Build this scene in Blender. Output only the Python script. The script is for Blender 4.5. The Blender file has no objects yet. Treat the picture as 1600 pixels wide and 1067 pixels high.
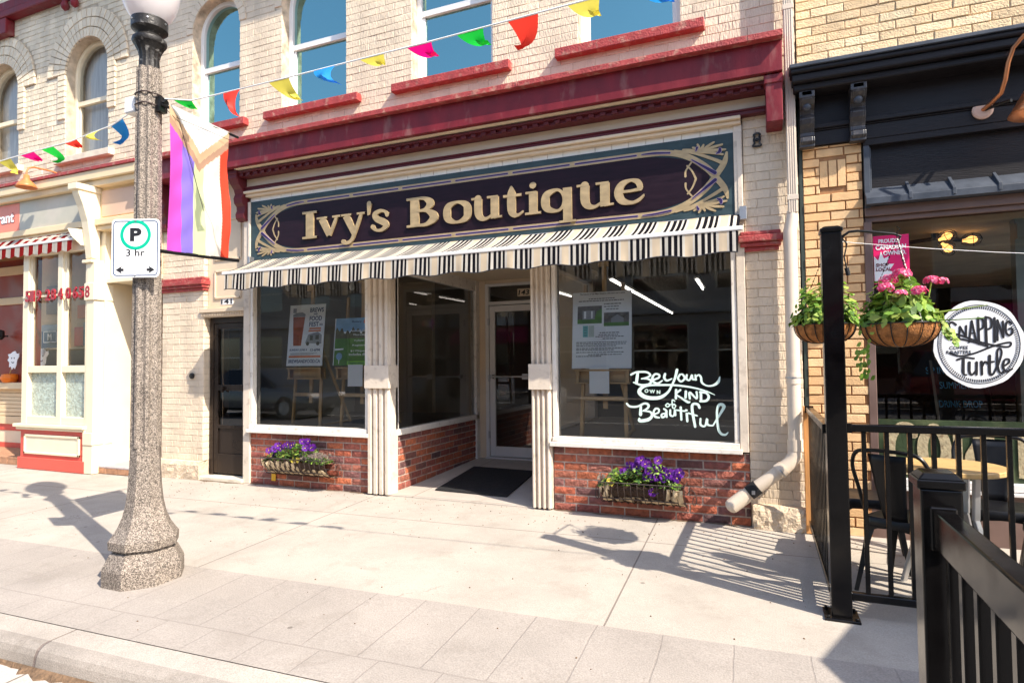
import bpy, bmesh, math, random
from mathutils import Vector, Matrix
R=math.radians; PI=math.pi
sc=bpy.context.scene; COL=sc.collection
rnd=random.Random(7)
# ---------------------------------------------------------------- camera
cd=bpy.data.cameras.new('camera'); cam=bpy.data.objects.new('camera',cd); COL.objects.link(cam)
cd.sensor_width=36; cd.lens=951.272/1600*36; cd.clip_start=.05; cd.clip_end=2000
yaw,pit,rol=-0.39147701,0.03445738,-0.01052813
fw=Vector((math.sin(yaw)*math.cos(pit),math.cos(yaw)*math.cos(pit),math.sin(pit)))
rt=Vector((math.cos(yaw),-math.sin(yaw),0)); up=rt.cross(fw)
c_,s_=math.cos(rol),math.sin(rol); rt2=c_*rt+s_*up; up2=-s_*rt+c_*up
M=Matrix.Identity(4)
for i in range(3): M[i][0]=rt2[i]; M[i][1]=up2[i]; M[i][2]=-fw[i]
M[0][3],M[1][3],M[2][3]=0,-5.3497,1.35
cam.matrix_world=M; sc.camera=cam
# ---------------------------------------------------------------- world, sun, exposure
SUN=Vector((.922*math.cos(R(44.5)),-.3875*math.cos(R(44.5)),math.sin(R(44.5))))
w=bpy.data.worlds.new('World'); sc.world=w; w.use_nodes=True
nt=w.node_tree; nt.nodes.clear()
sk=nt.nodes.new('ShaderNodeTexSky'); sk.sky_type='NISHITA'; sk.sun_disc=False
sk.sun_elevation=R(44.5); sk.sun_rotation=math.atan2(SUN.x,SUN.y)
sk.air_density=1.0; sk.dust_density=1.2; sk.ozone_density=1.0
bg=nt.nodes.new('ShaderNodeBackground'); bg.inputs[1].default_value=.15
wo=nt.nodes.new('ShaderNodeOutputWorld'); nt.links.new(sk.outputs[0],bg.inputs[0]); nt.links.new(bg.outputs[0],wo.inputs[0])
sl=bpy.data.lights.new('sun','SUN'); sl.energy=3.7; sl.angle=R(.5); sl.color=(1,.91,.78)
so=bpy.data.objects.new('sun',sl); COL.objects.link(so); so.rotation_euler=SUN.to_track_quat('Z','Y').to_euler(); so.location=(6,-6,14)
sc.view_settings.view_transform='Standard'; sc.view_settings.look='None'
sc.view_settings.exposure=1.3; sc.view_settings.gamma=1
sc.cycles.max_bounces=7; sc.cycles.transparent_max_bounces=24; sc.cycles.caustics_reflective=False; sc.cycles.caustics_refractive=False
# ---------------------------------------------------------------- materials
def lin(c): return tuple(c)+(1,)
def newmat(name):
    m=bpy.data.materials.new(name); m.use_nodes=True; n=m.node_tree; n.nodes.clear()
    out=n.nodes.new('ShaderNodeOutputMaterial'); return m,n,out
def N(n,t,**k):
    x=n.nodes.new(t)
    for a,b in k.items(): setattr(x,a,b)
    return x
def mat(name,col,rough=.6,metal=0,var=.12,vs=4,bump=0,bs=90,spec=.4,coat=0,col2=None,island=0,col3=None,cs=3,ct=.55,transl=0,stretch=None,emit=0,detail=5):
    """principled paint/stone/fabric: base colour, noise variation, per-island variation, patches of a second colour, bump"""
    m,n,out=newmat(name); L=n.links.new
    p=N(n,'ShaderNodeBsdfPrincipled'); p.inputs['Roughness'].default_value=rough; p.inputs['Metallic'].default_value=metal
    p.inputs['Specular IOR Level'].default_value=spec; p.inputs['Coat Weight'].default_value=coat; p.inputs['Coat Roughness'].default_value=.08
    tc=N(n,'ShaderNodeTexCoord'); vec=tc.outputs['Object']
    if stretch:
        mp=N(n,'ShaderNodeMapping'); mp.inputs['Scale'].default_value=stretch; L(vec,mp.inputs[0]); vec=mp.outputs[0]
    rgb=N(n,'ShaderNodeRGB'); rgb.outputs[0].default_value=lin(col); c=rgb.outputs[0]
    if island:
        g=N(n,'ShaderNodeNewGeometry')
        if col2:
            rp=N(n,'ShaderNodeValToRGB'); L(g.outputs['Random Per Island'],rp.inputs[0])
            cols=[col]+list(col2 if isinstance(col2[0],(tuple,list)) else [col2]); rp.color_ramp.interpolation='LINEAR'
            while len(rp.color_ramp.elements)<len(cols): rp.color_ramp.elements.new(.5)
            for i,cc in enumerate(cols): rp.color_ramp.elements[i].position=i/(len(cols)-1); rp.color_ramp.elements[i].color=lin(cc)
            c=rp.outputs[0]
        hs=N(n,'ShaderNodeHueSaturation'); mr=N(n,'ShaderNodeMapRange'); L(g.outputs['Random Per Island'],mr.inputs[0])
        mu=N(n,'ShaderNodeMath',operation='MULTIPLY'); mu.inputs[1].default_value=7.31; L(g.outputs['Random Per Island'],mu.inputs[0])
        fr=N(n,'ShaderNodeMath',operation='FRACT'); L(mu.outputs[0],fr.inputs[0]); L(fr.outputs[0],mr.inputs[0])
        mr.inputs[3].default_value=1-island; mr.inputs[4].default_value=1+island; L(mr.outputs[0],hs.inputs['Value']); L(c,hs.inputs['Color']); c=hs.outputs[0]
    elif col2:
        no=N(n,'ShaderNodeTexNoise'); no.inputs['Scale'].default_value=cs; no.inputs['Detail'].default_value=6; L(vec,no.inputs[0])
        rp=N(n,'ShaderNodeMapRange'); rp.inputs[1].default_value=ct-.06; rp.inputs[2].default_value=ct+.08; L(no.outputs[0],rp.inputs[0])
        mx=N(n,'ShaderNodeMix',data_type='RGBA'); L(rp.outputs[0],mx.inputs[0]); L(c,mx.inputs[6]); mx.inputs[7].default_value=lin(col2); c=mx.outputs[2]
    if col3:
        vo=N(n,'ShaderNodeTexVoronoi'); vo.inputs['Scale'].default_value=bs; L(vec,vo.inputs[0])
        rp=N(n,'ShaderNodeValToRGB'); rp.color_ramp.interpolation='CONSTANT'; L(vo.outputs['Color'],rp.inputs[0])
        cols=col3
        while len(rp.color_ramp.elements)<len(cols): rp.color_ramp.elements.new(.5)
        for i,cc in enumerate(cols): rp.color_ramp.elements[i].position=i/len(cols); rp.color_ramp.elements[i].color=lin(cc)
        mx=N(n,'ShaderNodeMix',data_type='RGBA'); mx.inputs[0].default_value=.75; L(c,mx.inputs[6]); L(rp.outputs[0],mx.inputs[7]); c=mx.outputs[2]
    if var:
        no=N(n,'ShaderNodeTexNoise'); no.inputs['Scale'].default_value=vs; no.inputs['Detail'].default_value=detail; L(vec,no.inputs[0])
        mr=N(n,'ShaderNodeMapRange'); mr.inputs[1].default_value=.3; mr.inputs[2].default_value=.7; mr.inputs[3].default_value=1-var; mr.inputs[4].default_value=1+var; L(no.outputs[0],mr.inputs[0])
        hs=N(n,'ShaderNodeHueSaturation'); L(mr.outputs[0],hs.inputs['Value']); L(c,hs.inputs['Color']); c=hs.outputs[0]
        r2=N(n,'ShaderNodeMapRange'); r2.inputs[1].default_value=.3; r2.inputs[2].default_value=.7; r2.inputs[3].default_value=max(0,rough-.08); r2.inputs[4].default_value=min(1,rough+.1); L(no.outputs[0],r2.inputs[0]); L(r2.outputs[0],p.inputs['Roughness'])
    L(c,p.inputs['Base Color'])
    if bump:
        no=N(n,'ShaderNodeTexNoise'); no.inputs['Scale'].default_value=bs; no.inputs['Detail'].default_value=6; L(vec,no.inputs[0])
        b=N(n,'ShaderNodeBump'); b.inputs['Strength'].default_value=min(1,bump); b.inputs['Distance'].default_value=.01*max(1,bump); L(no.outputs[0],b.inputs['Height']); L(b.outputs[0],p.inputs['Normal'])
    if emit:
        L(c,p.inputs['Emission Color']); p.inputs['Emission Strength'].default_value=emit
    sh=p.outputs[0]
    if transl:
        t=N(n,'ShaderNodeBsdfTranslucent'); L(c,t.inputs[0]); ms=N(n,'ShaderNodeMixShader'); ms.inputs[0].default_value=transl; L(sh,ms.inputs[1]); L(t.outputs[0],ms.inputs[2]); sh=ms.outputs[0]
    L(sh,out.inputs[0]); return m
def glass(name,mult=2.0,add=0.0,tint=(1,1,1),gl=(1,1,1),rough=0.0,wav=0):
    m,n,out=newmat(name); L=n.links.new
    f=N(n,'ShaderNodeFresnel'); f.inputs[0].default_value=1.5
    a=N(n,'ShaderNodeMath',operation='MULTIPLY_ADD',use_clamp=True); a.inputs[1].default_value=mult; a.inputs[2].default_value=add; L(f.outputs[0],a.inputs[0])
    t=N(n,'ShaderNodeBsdfTransparent'); t.inputs[0].default_value=lin(tint)
    g=N(n,'ShaderNodeBsdfGlossy'); g.inputs['Roughness'].default_value=rough; g.inputs[0].default_value=lin(gl)
    if wav:
        tc=N(n,'ShaderNodeTexCoord'); no=N(n,'ShaderNodeTexNoise'); no.inputs['Scale'].default_value=1.6; no.inputs['Detail'].default_value=1; L(tc.outputs['Object'],no.inputs[0])
        b=N(n,'ShaderNodeBump'); b.inputs['Strength'].default_value=wav; b.inputs['Distance'].default_value=.02; L(no.outputs[0],b.inputs['Height']); L(b.outputs[0],g.inputs['Normal'])
    x=N(n,'ShaderNodeMixShader'); L(a.outputs[0],x.inputs[0]); L(t.outputs[0],x.inputs[1]); L(g.outputs[0],x.inputs[2]); L(x.outputs[0],out.inputs[0]); return m
def emis(name,col,s):
    m,n,out=newmat(name); e=N(n,'ShaderNodeEmission'); e.inputs[0].default_value=lin(col); e.inputs[1].default_value=s; n.links.new(e.outputs[0],out.inputs[0]); return m
# ---------------------------------------------------------------- mesh builder
def fXZ(y,sx=1,ox=0,oz=0):       # front faces -Y
    return lambda u,v,d=0: Vector((ox+u*sx,y-d,oz+v))
def fYZ(x,oy=0,oz=0,sg=1):        # wall facing +X (sg=1): u runs along Y
    return lambda u,v,d=0: Vector((x+d*sg,oy+u,oz+v))
class MB:
    def __init__(s): s.bm=bmesh.new(); s.mi=0
    def f(s,pts):
        vs=[s.bm.verts.new(p) for p in pts]
        try:
            fc=s.bm.faces.new(vs); fc.material_index=s.mi; return fc
        except ValueError: return None
    def hexa(s,p):   # 8 points: bottom 4 ccw, top 4 ccw
        v=[s.bm.verts.new(q) for q in p]
        for q in ((3,2,1,0),(4,5,6,7),(0,1,5,4),(1,2,6,5),(2,3,7,6),(3,0,4,7)):
            fc=s.bm.faces.new([v[i] for i in q]); fc.material_index=s.mi
        return v
    def box(s,x0,x1,y0,y1,z0,z1):
        if x0>x1:x0,x1=x1,x0
        if y0>y1:y0,y1=y1,y0
        if z0>z1:z0,z1=z1,z0
        return s.hexa([(x0,y0,z0),(x1,y0,z0),(x1,y1,z0),(x0,y1,z0),(x0,y0,z1),(x1,y0,z1),(x1,y1,z1),(x0,y1,z1)])
    def bar(s,p,q,a,b,upv=(0,0,1)):
        p=Vector(p);q=Vector(q);d=(q-p).normalized();u=Vector(upv)
        sd=d.cross(u)
        if sd.length<1e-4: sd=d.cross(Vector((1,0,0)))
        sd.normalize();u=sd.cross(d); P=[]
        for e in (p,q):
            P+= [e-sd*a/2-u*b/2,e+sd*a/2-u*b/2,e+sd*a/2+u*b/2,e-sd*a/2+u*b/2]
        s.hexa(P)
    def tube(s,pts,r,seg=8,caps=True,closed=False):
        pts=[Vector(p) for p in pts]; n=len(pts); rings=[]
        rr=r if isinstance(r,(list,tuple)) else [r]*n
        prev=None
        for i,p in enumerate(pts):
            a=pts[(i-1)%n] if (i>0 or closed) else p; b=pts[(i+1)%n] if (i<n-1 or closed) else p
            d=(b-a).normalized()
            if prev is None:
                t=Vector((0,0,1)) if abs(d.z)<.9 else Vector((1,0,0)); x=d.cross(t).normalized()
            else: x=(prev-d*prev.dot(d)).normalized()
            prev=x; y=d.cross(x)
            rings.append([s.bm.verts.new(p+(x*math.cos(2*PI*k/seg)+y*math.sin(2*PI*k/seg))*rr[i]) for k in range(seg)])
        for i in range(n if closed else n-1):
            A=rings[i];B=rings[(i+1)%n]
            for k in range(seg):
                fc=s.bm.faces.new((A[k],A[(k+1)%seg],B[(k+1)%seg],B[k])); fc.material_index=s.mi
        if caps and not closed:
            for rg,fl in ((rings[0],True),(rings[-1],False)):
                fc=s.bm.faces.new(rg[::-1] if fl else rg); fc.material_index=s.mi
    def lathe(s,prof,seg=24,c=(0,0),phase=0,mod=None,capb=True,capt=True):
        rings=[]
        for j,(r,z) in enumerate(prof):
            ring=[]
            for k in range(seg):
                th=phase+2*PI*k/seg; q=r*(mod(k,j) if mod else 1); ring.append(s.bm.verts.new((c[0]+q*math.cos(th),c[1]+q*math.sin(th),z)))
            rings.append(ring)
        for A,B in zip(rings,rings[1:]):
            for k in range(seg):
                fc=s.bm.faces.new((A[k],A[(k+1)%seg],B[(k+1)%seg],B[k])); fc.material_index=s.mi
        if capb: s.bm.faces.new(rings[0][::-1]).material_index=s.mi
        if capt: s.bm.faces.new(rings[-1]).material_index=s.mi
    def prism(s,poly,fm,d0,d1):   # poly (u,v) ccw seen from the front, from depth d0 out to d1 (front)
        a=[s.bm.verts.new(fm(u,v,d0)) for u,v in poly]; b=[s.bm.verts.new(fm(u,v,d1)) for u,v in poly]; n=len(poly)
        s.bm.faces.new(b).material_index=s.mi; s.bm.faces.new(a[::-1]).material_index=s.mi
        for i in range(n): s.bm.faces.new((a[i],a[(i+1)%n],b[(i+1)%n],b[i])).material_index=s.mi
    def ribbon(s,pts,fm,d0,d1,closed=False,smooth=True,n=6,caps=True,w=None):
        """brush stroke: control points (u,v,width) along a curve, front face at depth d1"""
        P=[tuple(p) if len(p)==3 else (p[0],p[1],w) for p in pts]; S=[]
        m=len(P)
        if smooth and m>2:
            rng=range(m if closed else m-1)
            for i in rng:
                g=lambda k: P[k%m] if closed else P[max(0,min(m-1,k))]
                p0,p1,p2,p3=g(i-1),g(i),g(i+1),g(i+2)
                for k in range(n):
                    t=k/n; S.append(tuple(.5*((2*p1[c])+(-p0[c]+p2[c])*t+(2*p0[c]-5*p1[c]+4*p2[c]-p3[c])*t*t+(-p0[c]+3*p1[c]-3*p2[c]+p3[c])*t**3) for c in range(3)))
            if not closed: S.append(P[-1])
        else: S=P
        k=len(S); Lq=[];Rq=[]
        for i in range(k):
            a=S[(i-1)%k] if (closed or i>0) else S[i]; b=S[(i+1)%k] if (closed or i<k-1) else S[i]
            dx,dy=b[0]-a[0],b[1]-a[1]; l=math.hypot(dx,dy) or 1; nx,ny=-dy/l,dx/l; h=abs(S[i][2])/2; e=d1+.0004*i/k
            Lq.append((S[i][0]+nx*h,S[i][1]+ny*h,e)); Rq.append((S[i][0]-nx*h,S[i][1]-ny*h,e))
        LF=[s.bm.verts.new(fm(*q)) for q in Lq]; RF=[s.bm.verts.new(fm(*q)) for q in Rq]
        LB=[s.bm.verts.new(fm(q[0],q[1],d0)) for q in Lq]; RB=[s.bm.verts.new(fm(q[0],q[1],d0)) for q in Rq]
        for i in range(k if closed else k-1):
            j=(i+1)%k
            for q in ((LF[i],RF[i],RF[j],LF[j]),(LF[i],LF[j],LB[j],LB[i]),(RF[j],RF[i],RB[i],RB[j])):
                s.bm.faces.new(q).material_index=s.mi
        if caps and not closed:
            for i,sg in ((0,-1),(k-1,1)):
                a=S[1] if i==0 else S[k-2]; dx,dy=(S[i][0]-a[0]),(S[i][1]-a[1]); l=math.hypot(dx,dy) or 1; ang=math.atan2(dy,dx); h=abs(S[i][2])/2
                arc=[(S[i][0]+h*math.cos(ang+t),S[i][1]+h*math.sin(ang+t)) for t in [PI/2-PI*q/6 for q in range(7)]][::-1]
                if h>1e-4: s.bm.faces.new([s.bm.verts.new(fm(u,v,d1+(.0004 if i else 0))) for u,v in arc]).material_index=s.mi
    def text(s,t,fm,u,v,h,d0,d1,wid=None,bold=0,al='L',sp=1,shear=0):
        """built-in font; h = height of the text's bounding box (or of an H when wid is None and h<0)"""
        cu=bpy.data.curves.new('t','FONT'); cu.body=t; cu.extrude=.05; cu.offset=bold; cu.space_character=sp; cu.resolution_u=3; cu.shear=shear
        o=bpy.data.objects.new('t',cu); COL.objects.link(o); dg=bpy.context.evaluated_depsgraph_get(); me=bpy.data.meshes.new_from_object(o.evaluated_get(dg))
        bpy.data.objects.remove(o); bpy.data.curves.remove(cu)
        xs=[q.co.x for q in me.vertices]; ys=[q.co.y for q in me.vertices]
        x0,x1,y0,y1=min(xs),max(xs),min(ys),max(ys); ky=h/(y1-y0); kx=(wid/(x1-x0)) if wid else ky
        W=(x1-x0)*kx; ou=u-(W/2 if al=='C' else W if al=='R' else 0)
        vs=[s.bm.verts.new(fm(ou+(q.co.x-x0)*kx,v+(q.co.y-y0)*ky,d1 if q.co.z>0 else d0)) for q in me.vertices]
        for pl in me.polygons:
            try: s.bm.faces.new([vs[i] for i in pl.vertices]).material_index=s.mi
            except ValueError: pass
        bpy.data.meshes.remove(me); return W
ORG={}
def link(o,parent=None):
    COL.objects.link(o)
    if parent: o.parent=parent
def tag(o,label=None,cat=None,group=None,kind=None):
    if label: o['label']=label
    if cat: o['category']=cat
    if group: o['group']=group
    if kind: o['kind']=kind
    return o
def thing(name,label,cat,loc=(0,0,0),group=None,rotz=0):
    o=bpy.data.objects.new(name,None); o.empty_display_size=.1; COL.objects.link(o); o.location=loc; o.rotation_euler=(0,0,rotz)
    ORG[o]=Vector(loc) if not rotz else Vector((0,0,0))
    return tag(o,label,cat,group)
def build(name,mb,mats,parent=None,org=None,smooth=False,bevel=0,label=None,local=False,recalc=False,bseg=1):
    """world-coordinate mesh -> object; origin is the thing's base (or org); local=True leaves coordinates alone"""
    o0=Vector((0,0,0)) if local else (Vector(org) if org is not None else ORG.get(parent,Vector((0,0,0))))
    if recalc: bmesh.ops.recalc_face_normals(mb.bm,faces=mb.bm.faces[:])
    for v in mb.bm.verts: v.co-=o0
    me=bpy.data.meshes.new(name); mb.bm.to_mesh(me); mb.bm.free()
    for m in (mats if isinstance(mats,(list,tuple)) else [mats]): me.materials.append(m)
    if smooth:
        for p in me.polygons: p.use_smooth=True
        me.set_sharp_from_angle(angle=R(38))
    o=bpy.data.objects.new(name,me); link(o,parent)
    if parent is None: o.location=o0
    ORG[o]=o0
    if bevel:
        b=o.modifiers.new('bevel','BEVEL'); b.width=bevel; b.segments=bseg; b.limit_method='ANGLE'; b.angle_limit=R(40)
    if label: o['label']=label
    return o
def boxp(name,b,m,parent,bevel=.003,**k):
    mb=MB(); 
    for q in (b if isinstance(b[0],(list,tuple)) else [b]): mb.box(*q)
    return build(name,mb,m,parent,bevel=bevel,**k)
def struct(name,mb,m,**k):
    o=build(name,mb,m,**k); o['kind']='structure'; return o
def copy_tree(o,parent=None):
    c=o.copy(); link(c,parent)
    for ch in [x for x in o.children]: copy_tree(ch,c)
    return c
def arcpts(c,r,a0,a1,n): return [(c[0]+r*math.cos(a0+(a1-a0)*i/n),c[1]+r*math.sin(a0+(a1-a0)*i/n)) for i in range(n+1)]
# ---------------------------------------------------------------- bricks as real relief
def bricks(mb,u0,u1,v0,v1,fm,bl=.215,bh=.073,jt=.008,pr=.008,holes=(),jit=.0016,rough=0,off=.5,cuts=(0,0),miss=0):
    nrow=int(math.ceil((v1-v0)/bh-1e-6))
    for r in range(nrow):
        va=v0+r*bh; vb=min(v1,va+bh-jt)
        if vb-va<.012: continue
        u=u0-(bl*off if r%2 else 0)- (rnd.random()*.012)
        while u<u1:
            a=max(u,u0); b=min(u+bl-jt,u1); u+=bl
            segs=[(a,b)]
            for h in holes:
                iv=h((va+vb)/2,va,vb)
                if iv:
                    ns=[]
                    for (p,q) in segs:
                        if iv[1]<=p or iv[0]>=q: ns.append((p,q))
                        else:
                            if iv[0]-p>.02: ns.append((p,iv[0]))
                            if q-iv[1]>.02: ns.append((iv[1],q))
                    segs=ns
            for (p,q) in segs:
                if q-p<.018 or rnd.random()<miss: continue
                J=lambda: rnd.uniform(-jit,jit)
                dd=pr+rnd.uniform(-pr*.35,pr*.25)
                if not rough:
                    e=.003
                    bk=[mb.bm.verts.new(fm(x,y,0)) for x,y in ((p,va),(q,va),(q,vb),(p,vb))]
                    md=[mb.bm.verts.new(fm(x+J(),y+J(),dd-.0025)) for x,y in ((p,va),(q,va),(q,vb),(p,vb))]
                    fr=[mb.bm.verts.new(fm(x+J()*.5,y+J()*.5,dd+J()*.6)) for x,y in ((p+e,va+e),(q-e,va+e),(q-e,vb-e),(p+e,vb-e))]
                    for A,B in ((bk,md),(md,fr)):
                        for i in range(4): mb.bm.faces.new((A[i],A[(i+1)%4],B[(i+1)%4],B[i])).material_index=mb.mi
                    mb.bm.faces.new(fr).material_index=mb.mi
                else:
                    nu=max(2,int((q-p)/.03)); nv=3; G=[]
                    for j in range(nv+1):
                        row=[]
                        for i in range(nu+1):
                            edge=i in(0,nu) or j in(0,nv)
                            x=p+(q-p)*i/nu; y=va+(vb-va)*j/nv
                            d=pr*.45 if edge else pr+rnd.uniform(-rough,rough)
                            row.append(mb.bm.verts.new(fm(x+J(),y+J(),d)))
                        G.append(row)
                    for j in range(nv):
                        for i in range(nu): mb.bm.faces.new((G[j][i],G[j][i+1],G[j+1][i+1],G[j+1][i])).material_index=mb.mi
                    per=[G[0][i] for i in range(nu+1)]+[G[j][nu] for j in range(1,nv+1)]+[G[nv][i] for i in range(nu-1,-1,-1)]+[G[j][0] for j in range(nv-1,0,-1)]
                    pu=[(p+(q-p)*i/nu,va) for i in range(nu+1)]+[(q,va+(vb-va)*j/nv) for j in range(1,nv+1)]+[(p+(q-p)*i/nu,vb) for i in range(nu-1,-1,-1)]+[(p,va+(vb-va)*j/nv) for j in range(nv-1,0,-1)]
                    bk=[mb.bm.verts.new(fm(x,y,0)) for x,y in pu]; n=len(per)
                    for i in range(n): mb.bm.faces.new((bk[i],bk[(i+1)%n],per[(i+1)%n],per[i])).material_index=mb.mi
def rhole(a,b,c,d): return lambda vm,va,vb: (a,b) if (vb>c and va<d) else None
def ahole(cx,r,zb,zs,ring=0):   # arched opening: half width r to zs, semicircle above; ring widens the arch part
    def h(vm,va,vb):
        if vb<zb: return None
        if vm<zs: return (cx-r,cx+r)
        q=(r+ring)**2-(vm-zs)**2
        return (cx-math.sqrt(q),cx+math.sqrt(q)) if q>0 else None
    return h
def wall_slab(mb,x0,x1,z0,z1,y0,y1,ops):
    """solid wall with arched openings (cx,r,zb,zs)"""
    cur=x0
    for (cx,r,zb,zs) in sorted(ops):
        mb.box(cur,cx-r,y0,y1,z0,z1); mb.box(cx-r,cx+r,y0,y1,z0,zb); cur=cx+r
        a=arcpts((cx,zs),r,PI,0,16)
        for (p,q) in zip(a,a[1:]):
            mb.hexa([(p[0],y0,p[1]),(q[0],y0,q[1]),(q[0],y1,q[1]),(p[0],y1,p[1]),(p[0],y0,z1),(q[0],y0,z1),(q[0],y1,z1),(p[0],y1,z1)])
    mb.box(cur,x1,y0,y1,z0,z1)
def voussoirs(mb,cx,zs,r0,r1,y,pr,n,jt=.008,rings=1,a0=0,a1=PI):
    for k in range(rings):
        ra=r0+(r1-r0)*k/rings; rb=r0+(r1-r0)*(k+1)/rings-jt
        for i in range(n):
            t0=a0+(a1-a0)*i/n; t1=a0+(a1-a0)*(i+1)/n-jt/rb; d=pr+rnd.uniform(-.002,.003)
            mb.prism([(cx+ra*math.cos(t0),zs+ra*math.sin(t0)),(cx+rb*math.cos(t0),zs+rb*math.sin(t0)),(cx+rb*math.cos(t1),zs+rb*math.sin(t1)),(cx+ra*math.cos(t1),zs+ra*math.sin(t1))],fXZ(y),0,d)
# ================================================================ materials of the place
m_cream=mat('cream painted brick',(.68,.56,.42),rough=.75,var=.15,vs=2.6,bump=.8,bs=45,island=.05,col2=None,stretch=(1.6,1,.45))
m_cjoint=mat('cream painted mortar',(.58,.475,.35),rough=.85,var=.5,vs=9,bump=.6,bs=70)
m_creamL=mat('pale painted brick',(.71,.61,.46),rough=.75,var=.17,vs=2.6,bump=.8,bs=45,island=.08,stretch=(1.6,1,.45))
m_ljoint=mat('pale mortar',(.52,.43,.32),rough=.85,var=.3,vs=9,bump=.6,bs=70)
m_board=mat('cream painted board',(.66,.53,.38),rough=.55,var=.06,vs=3,bump=.12,bs=40)
m_boardp=mat('worn cream board',(.64,.55,.45),rough=.6,var=.08,vs=5,bump=.2,bs=50,col2=(.50,.42,.34),cs=14,ct=.62)
m_white=mat('white worn paint',(.74,.69,.62),rough=.5,var=.06,vs=6,bump=.15,bs=40,col2=(.52,.45,.39),cs=16,ct=.64)
m_vinyl=mat('white window frame',(.80,.79,.77),rough=.35,var=.03)
m_maroon=mat('maroon paint',(.16,.013,.020),rough=.45,var=.28,vs=6,bump=.3,bs=30,col2=(.21,.075,.07),cs=9,ct=.63,spec=.3,stretch=(1,1,.35))
m_sillr=mat('red painted sill',(.34,.05,.048),rough=.6,var=.22,vs=11,bump=.8,bs=60,col2=(.40,.17,.13),cs=16,ct=.60)
m_dent=mat('dark maroon moulding',(.095,.009,.014),rough=.5,var=.15,vs=6,bump=.2,bs=40)
m_tile=mat('white glazed tile',(.80,.76,.68),rough=.3,var=.05)
m_teal=mat('teal sign board',(.034,.058,.066),rough=.5,spec=.25,var=.2,vs=6,bump=.1,bs=30,stretch=(1,1,3))
m_plum=mat('dark plum sign panel',(.014,.0055,.011),rough=.45,spec=.2,var=.25,vs=5,stretch=(1,1,6))
m_gold=mat('faded gold lettering',(.42,.31,.17),rough=.42,metal=.25,var=.16,vs=12,bump=.12,bs=60,stretch=(1,1,2))
m_purple=mat('purple line',(.022,.010,.075),rough=.4,var=.1)
m_lilac=mat('lilac outline',(.32,.24,.36),rough=.5,var=.1)
m_redbrick=mat('rock faced red brick',(.36,.105,.055),rough=.75,var=.34,vs=26,bump=1.2,bs=45,island=.22,col2=[(.41,.12,.055),(.33,.085,.05),(.17,.075,.07),(.34,.115,.07),(.28,.08,.06),(.11,.062,.062),(.32,.095,.055)])
m_rjoint=mat('grey mortar',(.48,.40,.34),rough=.9,var=.3,vs=20,bump=.4,bs=120)
m_tan=mat('tan brick',(.72,.45,.22),rough=.75,var=.10,vs=12,bump=.6,bs=130,island=.10,col2=[(.74,.48,.245),(.69,.42,.20),(.78,.53,.29)])
m_tjoint=mat('brown mortar',(.36,.18,.08),rough=.9,var=.2,vs=20,bump=.4,bs=120)
m_tanu=mat('weathered tan brick',(.74,.55,.32),rough=.8,var=.14,vs=9,bump=.8,bs=80,island=.13,col2=[(.77,.58,.35),(.69,.49,.28),(.79,.63,.40)])
m_tujoint=mat('sandy mortar',(.64,.50,.33),rough=.9,var=.2,vs=20,bump=.4,bs=120)
m_charc=mat('charcoal paint',(.013,.0115,.0135),rough=.5,spec=.25,var=.2,vs=4,bump=.25,bs=50,stretch=(.4,1,3))
m_charl=mat('blue grey metal flashing',(.055,.064,.082),rough=.45,spec=.3,var=.2,vs=8,bump=.1,bs=60)
m_black=mat('gloss black paint',(.0045,.004,.004),rough=.18,var=.25,vs=8,spec=.3)
m_blackm=mat('black steel',(.005,.005,.006),rough=.35,var=.2,vs=8,spec=.35)
m_brownf=mat('brown window frame',(.15,.095,.08),rough=.5,var=.15,vs=6)
m_dbrown=mat('dark bronze frame',(.035,.025,.020),rough=.3,metal=.5,var=.1)
m_wood=mat('light wood',(.50,.32,.15),rough=.5,var=.18,vs=5,bump=.1,bs=60,stretch=(1,1,.12))
m_woodh=mat('table wood',(.66,.42,.17),rough=.35,var=.14,vs=6,bump=.05,bs=60,stretch=(1,9,1),coat=.3)
m_stud=mat('orange cedar lumber',(.58,.27,.09),rough=.65,var=.22,vs=6,bump=.3,bs=60,stretch=(5,5,.5))
m_pole=mat('exposed aggregate',(.24,.20,.165),rough=.7,var=.12,vs=6,bump=.6,bs=190,col3=[(.012,.010,.009),(.20,.165,.135),(.30,.25,.21),(.05,.04,.033),(.42,.36,.30),(.15,.12,.098),(.02,.017,.015)],col2=(.17,.14,.115),cs=3,ct=.56)
m_iron=mat('weathered black iron',(.022,.020,.019),rough=.45,metal=.3,var=.3,vs=14,bump=.4,bs=60,col2=(.20,.19,.18),cs=26,ct=.63)
m_globe=mat('white acrylic globe',(.84,.80,.80),rough=.22,var=.03,vs=2,transl=.45,coat=.5)
m_galv=mat('galvanised steel',(.45,.45,.46),rough=.35,metal=.8,var=.1)
m_alum=mat('white aluminium',(.70,.68,.66),rough=.35,var=.04)
m_signw=mat('reflective white sheeting',(.82,.82,.82),rough=.3,var=.02)
m_ink=mat('black ink',(.018,.018,.022),rough=.4,var=.1)
m_green=mat('green ring',(.0,.40,.25),rough=.35,var=.04)
m_pipe=mat('cream downspout paint',(.66,.56,.45),rough=.5,var=.06,vs=5,bump=.1,bs=40)
m_rubber=mat('black rubber',(.014,.014,.016),rough=.8,var=.3,vs=30,bump=.6,bs=220)
m_concrete_w=mat('rough painted stone',(.60,.48,.35),rough=.9,var=.15,vs=8,bump=1.6,bs=42)
m_stone=mat('pale stone sill',(.66,.58,.46),rough=.8,var=.12,vs=9,bump=.5,bs=60)
m_copper=mat('copper',(.55,.22,.10),rough=.35,metal=.85,var=.15,vs=6)
m_rust=mat('orange enamel',(.55,.19,.06),rough=.45,var=.15,vs=9)
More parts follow.
